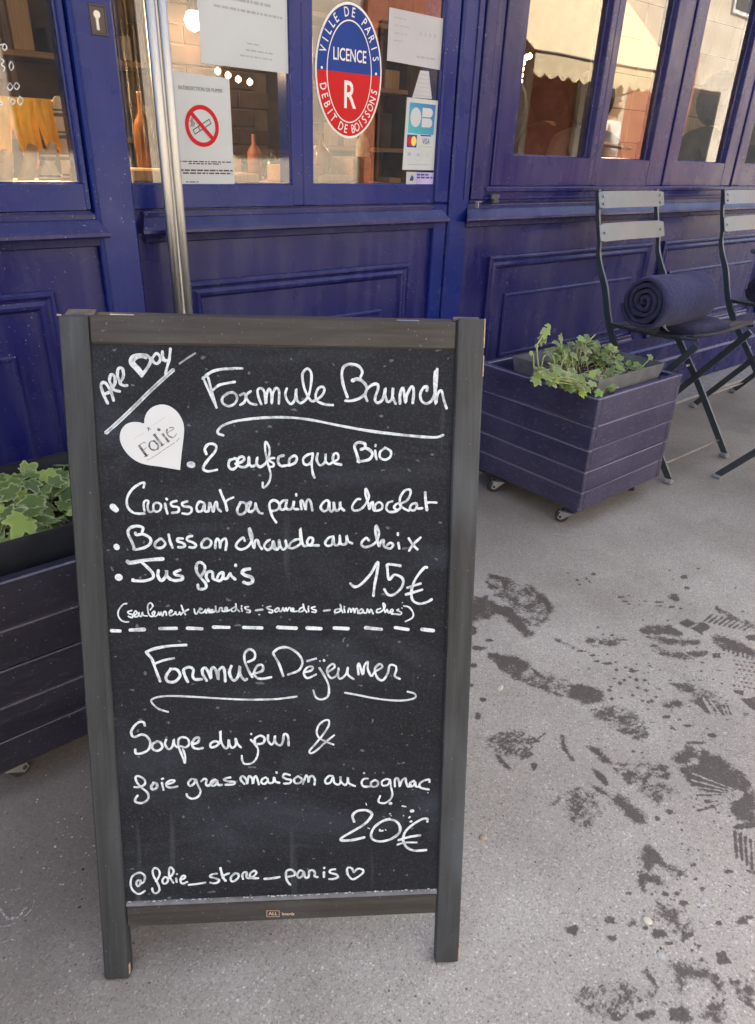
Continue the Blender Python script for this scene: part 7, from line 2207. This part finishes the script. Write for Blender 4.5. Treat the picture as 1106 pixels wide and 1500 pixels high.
# the leaves that stand out in the photo
for (px, py, y, s, nr, sp) in [(68, 690, 1.13, .030, (-.2, -.8, .7), 3.3), (25, 705, 1.19, .034, (.1, -.4, 1), .4), (5, 700, 1.20, .034, (.1, -.3, 1), 1.2), (15, 732, 1.08, .030, (0, -.8, .8), 2.6), (45, 735, 1.08, .026, (0, -.6, .8), 2.9),
       (8, 765, 1.02, .042, (-.1, -.5, 1), .2), (55, 752, 1.04, .030, (.2, -.5, 1), 2.4), (68, 726, 1.09, .026, (.1, -.3, 1), 1.1), (86, 741, 1.06, .028, (.1, -.3, 1), 4.4), (97, 711, 1.10, .030, (0, -.6, .9), 3.8), (78, 709, 1.10, .028, (0, -.6, .9), 5.5),
       (22, 780, .995, .030, (0, -.8, .8), 3.2), (10, 790, .985, .026, (0, -.9, .8), 2.9), (35, 785, .99, .028, (0, -.8, .7), 3.6), (43, 705, 1.12, .030, (0, -.5, .9), 3.3), (92, 757, 1.03, .012, (0, -.8, .7), 3.)]:
    p = Vector(ppt(px, py, y)); 
    put_leaf(iv, LM, p, s*.80, nr, sp, rn)
    sb.tube(crom([(p.x+.01, p.y+.01, .385), (p.x+.004, p.y+.008, (.385+p.z)/2), tuple(p)], 3), .0014, 5)
# fallen pale leaves along the rim
for (px, py, y) in [(66, 775, .985), (72, 779, .98)]:
    p = Vector(ppt(px, py, y)); put_leaf(iv, LP, p, .022, (0, -.5, 1), 1.2, rn)
sb.build('stems', M['stem'], iv, True)
iv2 = thing('ivy_plant', 'straggly pale variegated ivy in the planter beside the chair', 'ivy', (0, 0, 0), 'ivy in the planters')
sb = MB(); dead = MB(); rn = random.Random(23)
cl = [(815, 552, .985, 22, 9, 18), (850, 568, .975, 18, 9, 16), (890, 570, .97, 16, 8, 12), (895, 525, 1.12, 24, 12, 20), (835, 520, 1.10, 26, 18, 30), (866, 505, 1.13, 24, 14, 16), (805, 545, 1.03, 26, 12, 14), (845, 560, 1.0, 24, 12, 14), (885, 520, 1.11, 28, 14, 22), (912, 530, 1.08, 24, 16, 20), (868, 560, 1.0, 26, 14, 22), (900, 548, 1.04, 20, 14, 16), (938, 541, 1.03, 16, 12, 8), (822, 510, 1.12, 12, 14, 10)]
for (px, py, y, sx_, sy_, n_) in cl:
    for k in range(n_):
        a, b = rn.gauss(0, .5), rn.gauss(0, .5)
        p = Vector(ppt(px+a*sx_, py+b*sy_, y + rn.uniform(-.025, .03)))
        if p.x > 1.90: continue
        p.z = max(p.z, .392)
        nrm = Vector((rn.uniform(-.8, .5), rn.uniform(-1.0, .3), 1.0))
        put_leaf(iv2, LP if rn.random() < .72 else LM, p, rn.uniform(.015, .026), nrm, rn.uniform(0, 6.28), rn)
        q = Vector((min(1.84, max(1.57, p.x+rn.uniform(-.03, .03))), min(1.22, max(.98, p.y+rn.uniform(-.03, .03))), .378))
        sb.tube(crom([q, q.lerp(p, .5)+Vector((rn.uniform(-.008, .008), 0, .006)), p], 3), .0012, 5)
for (pts, r_) in [([(782, 540), (781, 522), (778, 516), (775, 518)], .0022), ([(789, 541), (787, 520), (786, 505)], .0022), ([(793, 538), (796, 524), (800, 520)], .0016), ([(808, 545), (812, 530), (808, 520)], .0016), ([(852, 552), (848, 538)], .0015), ([(818, 548), (824, 530), (830, 520)], .002),
        ([(786, 506), (791, 498), (796, 490), (803, 480)], .0018), ([(822, 512), (823, 500), (822, 488)], .0018), ([(862, 500), (868, 494), (872, 490)], .0016), ([(930, 548), (943, 535), (952, 525)], .0016)]:
    sb.tube(crom([ppt(a, b, 1.02 if a < 815 else (1.06 if a < 900 else .99)) for a, b in pts], 4), r_, 6)
for (px, py, y, s, nr, sp) in [(800, 482, 1.02, .026, (-.5, -.8, .5), 3.0), (797, 493, 1.02, .024, (-.4, -.9, .4), 2.6), (792, 499, 1.02, .020, (.4, -.9, .4), 3.6), (806, 478, 1.02, .016, (0, -.6, .8), 1), (778, 515, 1.02, .013, (0, -.9, .4), 3.1), (786, 505, 1.02, .012, (0, -.9, .4), 3.1),
        (803, 547, .985, .021, (-.2, -.7, .8), 0.3), (787, 556, .955, .022, (-.3, -.6, .9), 2.6), (821, 492, 1.06, .021, (.2, -.9, .4), 3.), (863, 494, 1.06, .023, (0, -.7, .7), 1.6), (955, 525, .99, .020, (0, -.7, .7), .5), (948, 539, .985, .018, (.2, -.9, .3), 3.1), (922, 545, .985, .020, (0, -.9, .5), 3.0), (868, 545, .985, .024, (-.1, -.9, .4), 3.0), (880, 555, .975, .020, (.1, -.9, .4), 3.5)]:
    put_leaf(iv2, LM if sp < 2.7 or px > 940 else LP, Vector(ppt(px, py, y)), s*.85, nr, sp, rn)
sb.build('stems', M['stem'], iv2, True)
for k in range(46):
    a = rn.uniform(0, 6.28); p = Vector((rn.uniform(1.60, 1.80), rn.uniform(.985, 1.08), .388+rn.uniform(0, .008)))
    d = Vector((cos(a), sin(a)*.6, rn.uniform(-.1, .15)))*rn.uniform(.015, .04)
    dead.tube([p-d, p+Vector((0, 0, .004)), p+d], .0012, 4)
dead.build('dry_stalks', M['deadleaf'], iv2)

# ================================================================== bistro chairs
def make_chair(x0, label):
    """x0 = left bar position; the seat faces the street (-y)"""
    t = thing('bistro_chair', label, 'chair', (x0, 1.2, 0), 'grey folding bistro chairs along the shopfront')
    def R_(x, y, z): return (x, y-1.2, z)
    wd = .372
    A = [(1.387, .832), (1.372, .76), (1.352, .69), (1.345, .645), (1.326, .60), (1.300, .55), (1.265, .455), (1.218, .375), (1.10, .228), (.946, .016)]
    for x, nm in ((0, 'long_leg'), (wd, 'long_leg')):
        g = MB(); P = crom([R_(x, y, z) for y, z in A], 4)
        P = [Vector((p.x + (.004 if x == 0 else -.035)*max(0, p.z-.40)/.43, p.y, p.z)) for p in P]; g.taper(P, (1, 0, 0), (.0125, .021), .0085); g.build(nm, M['chair_paint'], t)
        g = MB(); g.bbox(x-.009, x+.009, -.268, -.238, .0005, .017, .004); g.build('foot_cap', M['footcap'], t)
    Bp = [(.968, .437), (1.03, .355), (1.293, .016)]
    for x in (.012, wd-.012):
        g = MB(); P = crom([R_(x, y, z) for y, z in Bp], 4)
        g.strip(P, (1, 0, 0), .0085, .021); g.build('short_leg', M['chair_paint'], t)
        g = MB(); g.bbox(x-.009, x+.009, .084, .114, .0005, .017, .004); g.build('foot_cap', M['footcap'], t)
        g = MB(); g.tube([R_(x-.016, 1.147, .285 if 0 else .2835), R_(x+.016, 1.147, .2835)], .005, 8); g.build('pivot', M['rivet'], t)
    # gusset plates where the bars cross
    g = MB()
    g.tube([R_(0, .978, .056), R_(wd, .978, .056)], .0036, 8); g.build('front_rod', M['rod'], t)
    g = MB(); g.tube([R_(.012, 1.262, .056), R_(wd-.012, 1.262, .056)], .0036, 8); g.build('rear_rod', M['rod'], t)
    # side rails under the seat
    for x in (.006, wd-.006):
        g = MB(); P = crom([R_(x, 1.262, .444), R_(x, 1.18, .441), R_(x, 1.06, .444), R_(x, .965, .455)], 5); g.strip(P, (1, 0, 0), .006, .007); g.build('seat_rail', M['chair_paint'], t)
    # seat slats run from side to side, dished, the front one rounded at its corners
    n = 7; y_ = 1.255
    for i in range(n):
        w_ = .036; yb_, yf_ = y_, y_-w_; y_ -= w_+.0075
        g = MB(); nx = 10; vs = []
        zc = lambda y: .4475 + .022*((y-1.12)/.15)**2*(1 if y < 1.12 else .25)
        front = (i == n-1)
        for k in range(nx+1):
            u = k/nx; x = -.012 + (wd+.024)*u; dish = -.010*(1-(2*u-1)**2)
            ins = .016*max(0, abs(2*u-1)-.75)/.25 if front else 0
            for (y, zz) in ((yb_, 0), (yf_+ins, 0)):
                vs.append(R_(x, y, zc(y)+dish+.002)); vs.append(R_(x, y, zc(y)+dish-.0012))
        fs = []
        for k in range(nx):
            b = 4*k; c = b+4; fs += [(b, b+2, c+2, c), (b+1, c+1, c+3, b+3), (b+2, b+3, c+3, c+2), (b, c, c+1, b+1)]
        fs += [(0, 1, 3, 2), (4*nx, 4*nx+2, 4*nx+3, 4*nx+1)]
        g.add(vs, fs); fixn(g.build('seat_slat', M['chair_seat'], t))
    # two back slats
    for (zb, zt, yb, yt) in ((.7415, .7905+.036, 1.3575, 1.3755), (.643+.042, .6985+.042, 1.333, 1.345)):
        pass
    for (z0_, z1_, y0_, y1_) in ((.7815, .8290, 1.364, 1.376), (.6870, .7385, 1.340, 1.354)):
        g = MB(); nx = 12; vs = []
        for k in range(nx+1):
            u = k/nx; x = -.020 + .374*u; bow = .012*(1-(2*u-1)**2)
            ins = .004*(1 if k in (0, nx) else 0)
            for (y, z) in ((y0_, z0_+ins), (y1_, z1_-ins)):
                vs.append(R_(x, y+bow-.0042-.004, z)); vs.append(R_(x, y+bow-.0015-.004, z))
        fs = []
        for k in range(nx):
            b = 4*k; c = b+4; fs += [(b, c, c+2, b+2), (b+1, b+3, c+3, c+1), (b+2, c+2, c+3, b+3), (b, b+1, c+1, c)]
        fs += [(0, 2, 3, 1), (4*nx, 4*nx+1, 4*nx+3, 4*nx+2)]
        g.add(vs, fs); sl = fixn(g.build('back_slat', M['chair_slat'], t, False))
        for x in (.006, wd-.037):
            for fz in ((.28, .72) if z0_ > .75 else (.5,)):
                g = MB(); yy = y0_+(y1_-y0_)*fz - .0085; zz = z0_+(z1_-z0_)*fz
                g.lathe([(.0042, .0015), (.0038, -.0008), (.002, -.0022), (.0002, -.0026)], R_(x, yy, zz), 10, 'y'); g.build('rivet', M['rivet'], sl, True)
    return t
c1_ = make_chair(2.040, 'grey folding bistro chair with two metal back slats, holding the larger roll, nearest the planter')
c2_ = copy_tree(c1_); c2_.location.x = 2.842; c2_['label'] = 'grey folding bistro chair cut off by the right edge of the photo'
# foot and lower leg of a folding table standing in front of the chairs
tb = thing('folding_table', 'dark grey folding table standing right of the frame, only one foot and leg in view', 'table', (0, 0, 0))
for xx in (2.216, 2.76):
    for s in (1, -1):
        g = MB(); y0, y1 = (.874, .30) if s > 0 else (.30, .874)
        x_ = xx + (.012 if s < 0 else 0)
        g.strip([(x_, y0, .010), (x_, (y0+y1)/2, .36), (x_, y1, .69)], (1, 0, 0), .009, .021); g.build('leg', M['chair_paint'], tb)
        g = MB(); g.bbox(x_-.010, x_+.010, y0-.016, y0+.014, .0005, .014, .004); g.build('foot_cap', M['footcap'], tb)
g = MB(); g.bbox(2.15, 2.82, .24, .93, .695, .708, .004); g.build('table_top', M['chair_paint'], tb)

# ================================================================== blankets
def blanket_roll(name, c, r, L, mat, label, grp, rot=0, squash=1.0):
    """rolled fleece: spiral sheet with thickness, axis along x; c = centre of the left end"""
    g = MB(); turns = 4.3; n = 120; th = .0135; nx = 16
    vs = []; ths = []
    for i in range(n+1):
        t_ = i/n; a = -2.1 + turns*2*pi*t_; rr = .008 + (r-.008)*(t_**.85)
        ths.append((a, rr))
    for j in range(nx+1):
        u = j/nx; x = L*u
        for (a, rr) in ths:
            e = 0
            for side in (0, 1):
                q = rr - side*th*.9
                wob = .0035*noise.noise((x*12, a*1.1, 2)) + .005*noise.noise((x*9, a*.45, 7)) + .0022*noise.noise((x*45, a*2.2, 3)) + .004*noise.noise((a*.9, 3, 1))*max(0, 1-u*5)
                endr = -.010*max(0, 1-min(u, 1-u)*L/.022)**2 if side == 0 else 0
                q2 = max(.002, q + wob + endr*(.5))
                y, z = q2*cos(a)*1.04, q2*sin(a)*squash
                z += -.0035*(1 if z < -r*.6 else 0)
                xe = x + .005*noise.noise((a*.8, u*3, 4))*(1 if j in (0, nx) else .3)
                vs.append((xe, y, z))
    m_ = 2*(n+1); fs = []
    for j in range(nx):
        for i in range(n):
            b = j*m_+2*i; c_ = b+m_
            fs.append((b, b+2, c_+2, c_)); fs.append((b+1, c_+1, c_+3, b+3))
        b = j*m_+2*n; fs.append((b, b+1, b+m_+1, b+m_)); b = j*m_; fs.append((b, b+m_, b+m_+1, b+1))
    for j in (0, nx):
        for i in range(n):
            b = j*m_+2*i; fs.append((b, b+1, b+3, b+2) if j == 0 else (b, b+2, b+3, b+1))
    g.add(vs, fs); o = fixn(g.build(name, mat, None, True)); o.location = c; o.rotation_euler = (0, 0, rot)
    tag(o, label, 'blanket', grp); return o
blanket_roll('rolled_blanket', (1.935, 1.100, .552), .080, .295, M['fleece'], 'navy fleece blanket rolled up on the seat of the chair nearest the planter', 'rolled blankets on the chairs', -.04)
blanket_roll('rolled_blanket', (2.745, 1.115, .522), .060, .34, M['fleece_dark'], 'very dark rolled blanket on the chair at the right edge of the photo', 'rolled blankets on the chairs', -.02)
def folded(c, W_, D_, Hh, mat, label, rot=0):
    g = MB(); nx, ny = 20, 16; vs = []; 
    def top(u, v):
        e = (1-abs(2*u-1)**6)*(1-abs(2*v-1)**6)
        return Hh*(.35+.65*e**.5) + .004*noise.noise((u*5, v*4, 9))
    for layer in (1, 0):
        for j in range(ny+1):
            for i in range(nx+1):
                u, v = i/nx, j/ny
                k = 1-.10*(abs(2*v-1)**3)
                vs.append(((u-.5)*W_*k, (v-.5)*D_*(1-.08*abs(2*u-1)**3), top(u, v) if layer else .001))
    m_ = (nx+1)*(ny+1); fs = []
    for j in range(ny):
        for i in range(nx):
            a = j*(nx+1)+i; fs.append((a, a+1, a+nx+2, a+nx+1)); fs.append((m_+a, m_+a+nx+1, m_+a+nx+2, m_+a+1))
    ed = [i for i in range(nx)]
    for i in range(nx): fs.append((i, m_+i, m_+i+1, i+1)); a = ny*(nx+1)+i; fs.append((a, a+1, m_+a+1, m_+a))
    for j in range(ny): a = j*(nx+1); fs.append((a, a+nx+1, m_+a+nx+1, m_+a)); a += nx; fs.append((a, m_+a, m_+a+nx+1, a+nx+1))
    g.add(vs, fs); o = fixn(g.build('folded_blanket', mat, None, True)); o.location = c; o.rotation_euler = (0, 0, rot); tag(o, label, 'blanket'); return o
folded((2.20, 1.055, .4465), .235, .13, .036, M['fleece_dark'], 'small folded navy blanket tucked in front of the roll on the chair seat', -.04)
g = MB(); g.strip(crom([(1.992, 1.055, .492), (1.996, 1.050, .482), (2.010, 1.045, .471)], 4), (0, 1, .3), .012, .0008); tag(g.build('care_label', M['paper'], None), 'small white care label sticking out from the end of the rolled blanket', 'label')

# ================================================================== chalkboard A-frame
bu = Vector((0.16548524, 0.22883857, 0.95929534)).normalized(); be = Vector((0.81032117, -0.585986, 0)).normalized(); bn = bu.cross(be).normalized()   # bn points behind
if bn.y < 0: bn = -bn
BM = Matrix((be, bn, bu)).transposed().to_4x4(); BM.translation = Vector((0.08365376, 0.57697336, 0.002))
board = empty('chalkboard_sign'); board.matrix_world = BM
tag(board, 'black wooden A-frame chalkboard with handwritten white French menu and a heart sticker', 'chalkboard')
TH = .017
def bpart(name, mat, x0, x1, y0, y1, z0, z1, b=.0018, parent=None, jit=.0003):
    g = MB(); g.bbox(x0, x1, y0, y1, z0, z1, b, jit=jit); return g.build(name, mat, parent or board)
s1 = bpart('stile', M['frame_v'], .0005, .0305, 0, TH, .000, .7905)
s2 = bpart('stile', M['frame_v'], .4105, .4405, 0, TH, .000, .7950)
tr_ = bpart('top_rail', M['frame_h'], .0308, .4102, .0012, TH-.001, .7625, .7915)
br_ = bpart('bottom_rail', M['frame_h'], .0308, .4102, .0010, TH-.001, .0725, .1010)
g = MB(); g.sweepx(.0312, .4098, [(.0040, .1008), (.0013, .1012), (.0020, .1050), (.0040, .1062)]); fixn(g.build('chalk_ledge', simple('chalk_dusty_wood', (.15, .15, .155), .8, var=.25, sc=60), board))
g = MB(); g.box(.0300, .4110, .0041, .0075, .0990, .7640); g.build('writing_surface', M['chalkboard'], board)
# chips of bare wood on edges
g = MB(); g.bbox(.4395, .4409, .0005, .006, .765, .795, .0003); g.bbox(.4396, .4409, -.0002, .004, .735, .757, .0003); g.bbox(.4396, .4409, .001, .006, .002, .021, .0003); g.bbox(.0287, .0309, .001, .005, .006, .020, .0003); g.bbox(-.0001, .004, .0003, .004, .7895, .7912, .0003)
g.build('worn_edge', M['raw'], board)
# rear leaf hinged at the top
ang = .2863+.192; rl_ = Matrix.Translation((0, TH+.0015, .7905)) @ Matrix.Rotation(ang, 4, 'X') @ Matrix.Translation((0, 0, -.79)) @ Matrix.Translation((0, 0, .0165)) @ Matrix.Diagonal((1, 1, .979, 1))
def rpart(name, mat, x0, x1, y0, y1, z0, z1):
    g = MB(); g.bbox(x0, x1, y0, y1, z0, z1, .0018, mat=rl_); return g.build(name, mat, board)
rpart('rear_stile', M['frame_v'], .0005, .0305, 0, TH, .0, .79); rpart('rear_stile', M['frame_v'], .4105, .4405, 0, TH, 0, .79)
rpart('rear_rail', M['frame_h'], .0308, .4102, .001, TH-.001, .7605, .7895); rpart('rear_rail', M['frame_h'], .0308, .4102, .001, TH-.001, .0725, .101)
rpart('rear_surface', M['chalkboard'], .030, .411, .008, .012, .099, .763)
g = MB()
for x in (.0006, .4106): g = MB(); g.bbox(x+.0005, x+.0293, .0010, TH-.001, .79, .7915, .0003, mat=rl_); g.build('worn_top', M['endgrain'], board)
for x in (.06, .36):
    g = MB(); g.tube([(x-.012, TH+.0008, .7915), (x+.012, TH+.0008, .7915)], .0022, 8); g.build('hinge', M['rivet'], board)
# writing
def ribbon(mb, pts, w_, y, tone, rnd, taper=True):
    """flat round-ended stroke in the board plane, rising a few microns along its length so loops overlap cleanly"""
    P = crom([(a, 0, b) for a, b in pts], 6) if len(pts) > 2 else crom([(pts[0][0], 0, pts[0][1]), (pts[-1][0], 0, pts[-1][1])], 6)
    Q_ = [P[0]]
    for p in P[1:]:
        if (p-Q_[-1]).length > w_*.12: Q_.append(p)
    if len(Q_) < 2: Q_ = [P[0]-Vector((w_*.06, 0, 0)), P[0]+Vector((w_*.06, 0, 0))]
    n = len(Q_); vs = []; ph = rnd.uniform(0, 9); 
    for i, p in enumerate(Q_):
        t = (Q_[min(i+1, n-1)]-Q_[max(i-1, 0)]).normalized(); nn = Vector((-t.z, 0, t.x))
        hw = w_/2*(1 + .26*noise.noise((i*.22+ph, ph, 0)))
        yy = y - 2.2e-5*i/n*3
        for s in (-1, 1): q = p + nn*hw*s; vs.append((q.x, yy, q.z))
    fs = [(2*i, 2*i+1, 2*i+3, 2*i+2) for i in range(n-1)]
    b = len(vs)
    for (i, sg) in ((0, -1), (n-1, 1)):
        t = (Q_[min(i+1, n-1)]-Q_[max(i-1, 0)]).normalized(); nn = Vector((-t.z, 0, t.x)); hw = w_/2
        yy = vs[2*i][1]; c = len(vs)
        for k in range(1, 6):
            a = pi*k/6; q = Q_[i] + nn*(-hw*cos(a)) + t*sg*hw*sin(a); vs.append((q.x, yy, q.z))
        fs.append(tuple([2*i] + list(range(c, c+5)) + [2*i+1]))
    mb.add(vs, fs, 0, [tone*rnd.uniform(.93, 1.0) for _ in vs] if rnd else None)
lines = {}
for ln in WRITING.strip().split('\n'):
    nm, w_, q = ln.split('|'); lines.setdefault(nm, []).append((int(w_)*1e-5, [tuple(int(v)*1e-4 for v in t.split(',')) for t in q.split()]))
LAB = {'all_day': 'slanted words ALL DAY in thick white marker', 'slash': 'pale diagonal line under the words ALL DAY', 'slash_faint': 'faint end of the diagonal line', 'formule_brunch': 'heading Formule Brunch', 'underline': 'long curved underline below Formule Brunch',
       'deux_oeufs': 'line 2 oeufs coque Bio', 'croissant': 'line Croissant ou pain au chocolat', 'boisson': 'line Boisson chaude au choix', 'jus': 'line Jus frais', 'quinze': 'price 15 euro', 'seulement': 'small line (seulement vendredis - samedis - dimanches)', 'dashes': 'row of white dashes across the board',
       'formule_dejeuner': 'heading Formule Dejeuner', 'underline_dejeuner': 'broken curved underline below Formule Dejeuner', 'soupe': 'line Soupe du jour and an ampersand', 'foie': 'line foie gras maison au cognac', 'vingt': 'price 20 euro', 'chalk_splash': 'white paint splashes above the price 20 euro', 'folie_store': 'handle @folie_store_paris with a heart'}
yk = .0041-.00028
rn = random.Random(2); kk = 0
heart_pts = [tuple(int(v)*1e-4 for v in t.split(',')) for t in HEART.split()]
g = MB(); hp_ = crom([(a, 0, b) for a, b in heart_pts[1:]], 4); hp_ = [Vector((heart_pts[0][0], 0, heart_pts[0][1]))] + hp_
n = len(hp_); yh = .0041-.0004
g.add([(p.x, yh, p.z) for p in hp_] + [(p.x, .0040, p.z) for p in hp_], [tuple(range(n))] + [(i, n+i, n+(i+1) % n, (i+1) % n) for i in range(n)])
hs = fixn(g.build('heart_sticker', M['sticker'], board)); hs['label'] = 'white heart sticker printed Folie'
for nm, sts in lines.items():
    g = MB(); ink = nm.startswith('FOLIE')
    tone = {'slash': .52, 'slash_faint': .38, 'all_day': .84, 'underline': .90, 'formule_brunch': .93, 'underline_dejeuner': .86, 'FOLIE': 1.0, 'FOLIE_FAINT': .22}.get(nm, .98)
    for w_, pts in sts:
        kk += 1
        ribbon(g, pts, w_*(1.12 if nm == 'dashes' else .74 if nm == 'seulement' else .92 if nm == 'jus' else .83), (yh-.0001 if ink else yk) - 1.1e-6*(kk % 60), tone, rn)
    o = g.build('sticker_lettering' if ink else 'handwriting', M['ink' if ink else 'marker'], hs if ink else board, attname='tone')
    if nm in LAB: o['label'] = LAB[nm]
# second pass edges of the pale diagonal line (marker ran dry in its middle)
g = MB()
for off in (-.0016, .0014):
    for w_, pts in lines['slash']:
        d = Vector((pts[-1][0]-pts[0][0], pts[-1][1]-pts[0][1])).normalized(); ribbon(g, [(a-d.y*off, b+d.x*off) for a, b in pts], .0009, yk-.0001, .95, rn)
g.build('handwriting', M['marker'], board, attname='tone')['label'] = 'bright edges of the pale diagonal line'
# maker's mark on the bottom rail
yl = .0006
TB = lambda u, v: (.2068+u, yl, .0832+v+u*-.05)
g = MB(); text_mb(g, 'ALL', .0062, TB, sx=1.05, font_off=.02)
def rrect(mb, T, w_, h, t):
    for (a, b, c, d) in ((-w_, w_, h-t, h), (-w_, w_, -h, -h+t), (-w_, -w_+t, -h+t, h-t), (w_-t, w_, -h+t, h-t)): mb.poly([T(a, c), T(b, c), T(b, d), T(a, d)])
rrect(g, TB, .0078, .0044, .0005)
text_mb(g, 'boards', .0056, lambda u, v: TB(u+.0185, v-.0004), sx=.98, font_off=.02)
g.build('maker_mark', M['cream_print'], board)
# dust: chalk crumbs lying along the ledge and in the panel corners
g = MB(); rn = random.Random(9)
for k in range(90):
    x = rn.uniform(.032, .408); s = rn.uniform(.0003, .0009); z = .1062 + rn.uniform(-.0006, .0015)
    g.box(x-s*1.5, x+s*1.5, .0016, .0016+s, z, z+s)
o = g.build('chalk_crumbs', M['sticker'], board); o['kind'] = 'stuff'

# ================================================================== marks and litter on the pavement
def pad(x, y, rx, ry, h, mat, name, label, cat, rot=0, grp=None):
    g = MB(); n = 14; rn_ = random.Random(int(x*999)); rr = [rn_.uniform(.88, 1.1) for _ in range(n)]
    ring_ = lambda k, z: [(rx*k*rr[i]*cos(2*pi*i/n), ry*k*rr[i]*sin(2*pi*i/n), z) for i in range(n)]
    vs = ring_(1, 0.0) + ring_(.93, h*.8) + ring_(.5, h) + [(0, 0, h*.95)]
    fs = []
    for k in range(2): fs += [(k*n+i, k*n+(i+1) % n, (k+1)*n+(i+1) % n, (k+1)*n+i) for i in range(n)]
    fs += [(2*n+i, 2*n+(i+1) % n, 3*n) for i in range(n)]
    g.add(vs, fs); o = g.build(name, mat, None, True); o.location = (x, y, .0005); o.rotation_euler = (0, 0, rot); tag(o, label, cat, grp); return o
pet = simple('cream_petal', (.62, .58, .44), .6, var=.12, sc=120)
pad(.603, .425, .0062, .0052, .0018, simple('tan_petal', (.42, .34, .22), .6, var=.15, sc=150), 'dry_petal', 'small tan dry petal lying right of the chalkboard foot', 'petal', -.6)
pad(.683, .197, .0068, .0054, .0018, pet, 'dry_petal', 'cream white petal lying among the wet prints at lower right', 'petal', -.8)
gum = simple('flattened_gum', (.44, .43, .40), .8, var=.15, sc=150)
pad(.774, .163, .006, .005, .0005, gum, 'gum_spot', 'pale flattened gum spot nearest the right edge', 'gum'); pad(.655, .160, .0055, .005, .0005, gum, 'gum_spot', 'pale flattened gum spot below the cream petal', 'gum'); pad(.877, .632, .009, .005, .0006, pet, 'gum_spot', 'pale gum spot under the long wet streak', 'gum', .3)
# pale chalk ring scrawled on the ground at the left edge
def chalkmat():
    m = NT('chalk_on_ground'); n = m.noise(260, m.co(), 3, .7); b = m.bsdf((.62, .60, .56), .9, link=False); tr = m.n('ShaderNodeBsdfTransparent'); mx = m.n('ShaderNodeMixShader')
    m.l(m.math('MULTIPLY', m.ramp(n, [(.42, 0.), (.58, 1.)]), .6), mx.inputs[0]); m.l(tr.outputs[0], mx.inputs[1]); m.l(b.outputs[0], mx.inputs[2]); m.l(mx.outputs[0], m.out.inputs[0]); return m.mat
g = MB()
for i, (pts, w_) in enumerate([([(.010, .752), (.013, .735), (.024, .727), (.038, .734)], .0035), ([(-.005, .735), (.012, .722), (.031, .722), (.045, .728)], .0012), ([(.008, .766), (.022, .774), (.039, .767)], .0012), ([(-.006, .703), (.005, .703), (.013, .698)], .0016), ([(.035, .723), (.046, .731), (.05, .742)], .001)]):
    P = crom([(a, b, .0012+i*2e-5) for a, b in pts], 6); g.strip(P, (0, 0, 1), .0002, w_)
o = g.build('chalk_scrawl', chalkmat(), pav)
# grit scattered on the ground
g = MB(); rn = random.Random(31)
for k in range(200):
    if rn.random() < .35: x, y = rn.gauss(.10, .05), rn.gauss(.74, .08)
    else: x, y = rn.uniform(-.1, 1.6), rn.uniform(.1, 1.4)
    s = rn.uniform(.0005, .0012) if rn.random() < .93 else rn.uniform(.0013, .0020)
    g.bbox(x-s, x+s*rn.uniform(.6, 1.4), y-s, y+s*rn.uniform(.6, 1.3), .0003, s*.9, s*.3, rn.choice((0, 0, 0, 1)))
o = g.build('grit', [simple('pale_grit', (.50, .47, .42), .8, var=.25, sc=300), M['soil']]); tag(o, 'pale grit and crumbs scattered over the pavement', 'grit', kind='stuff')
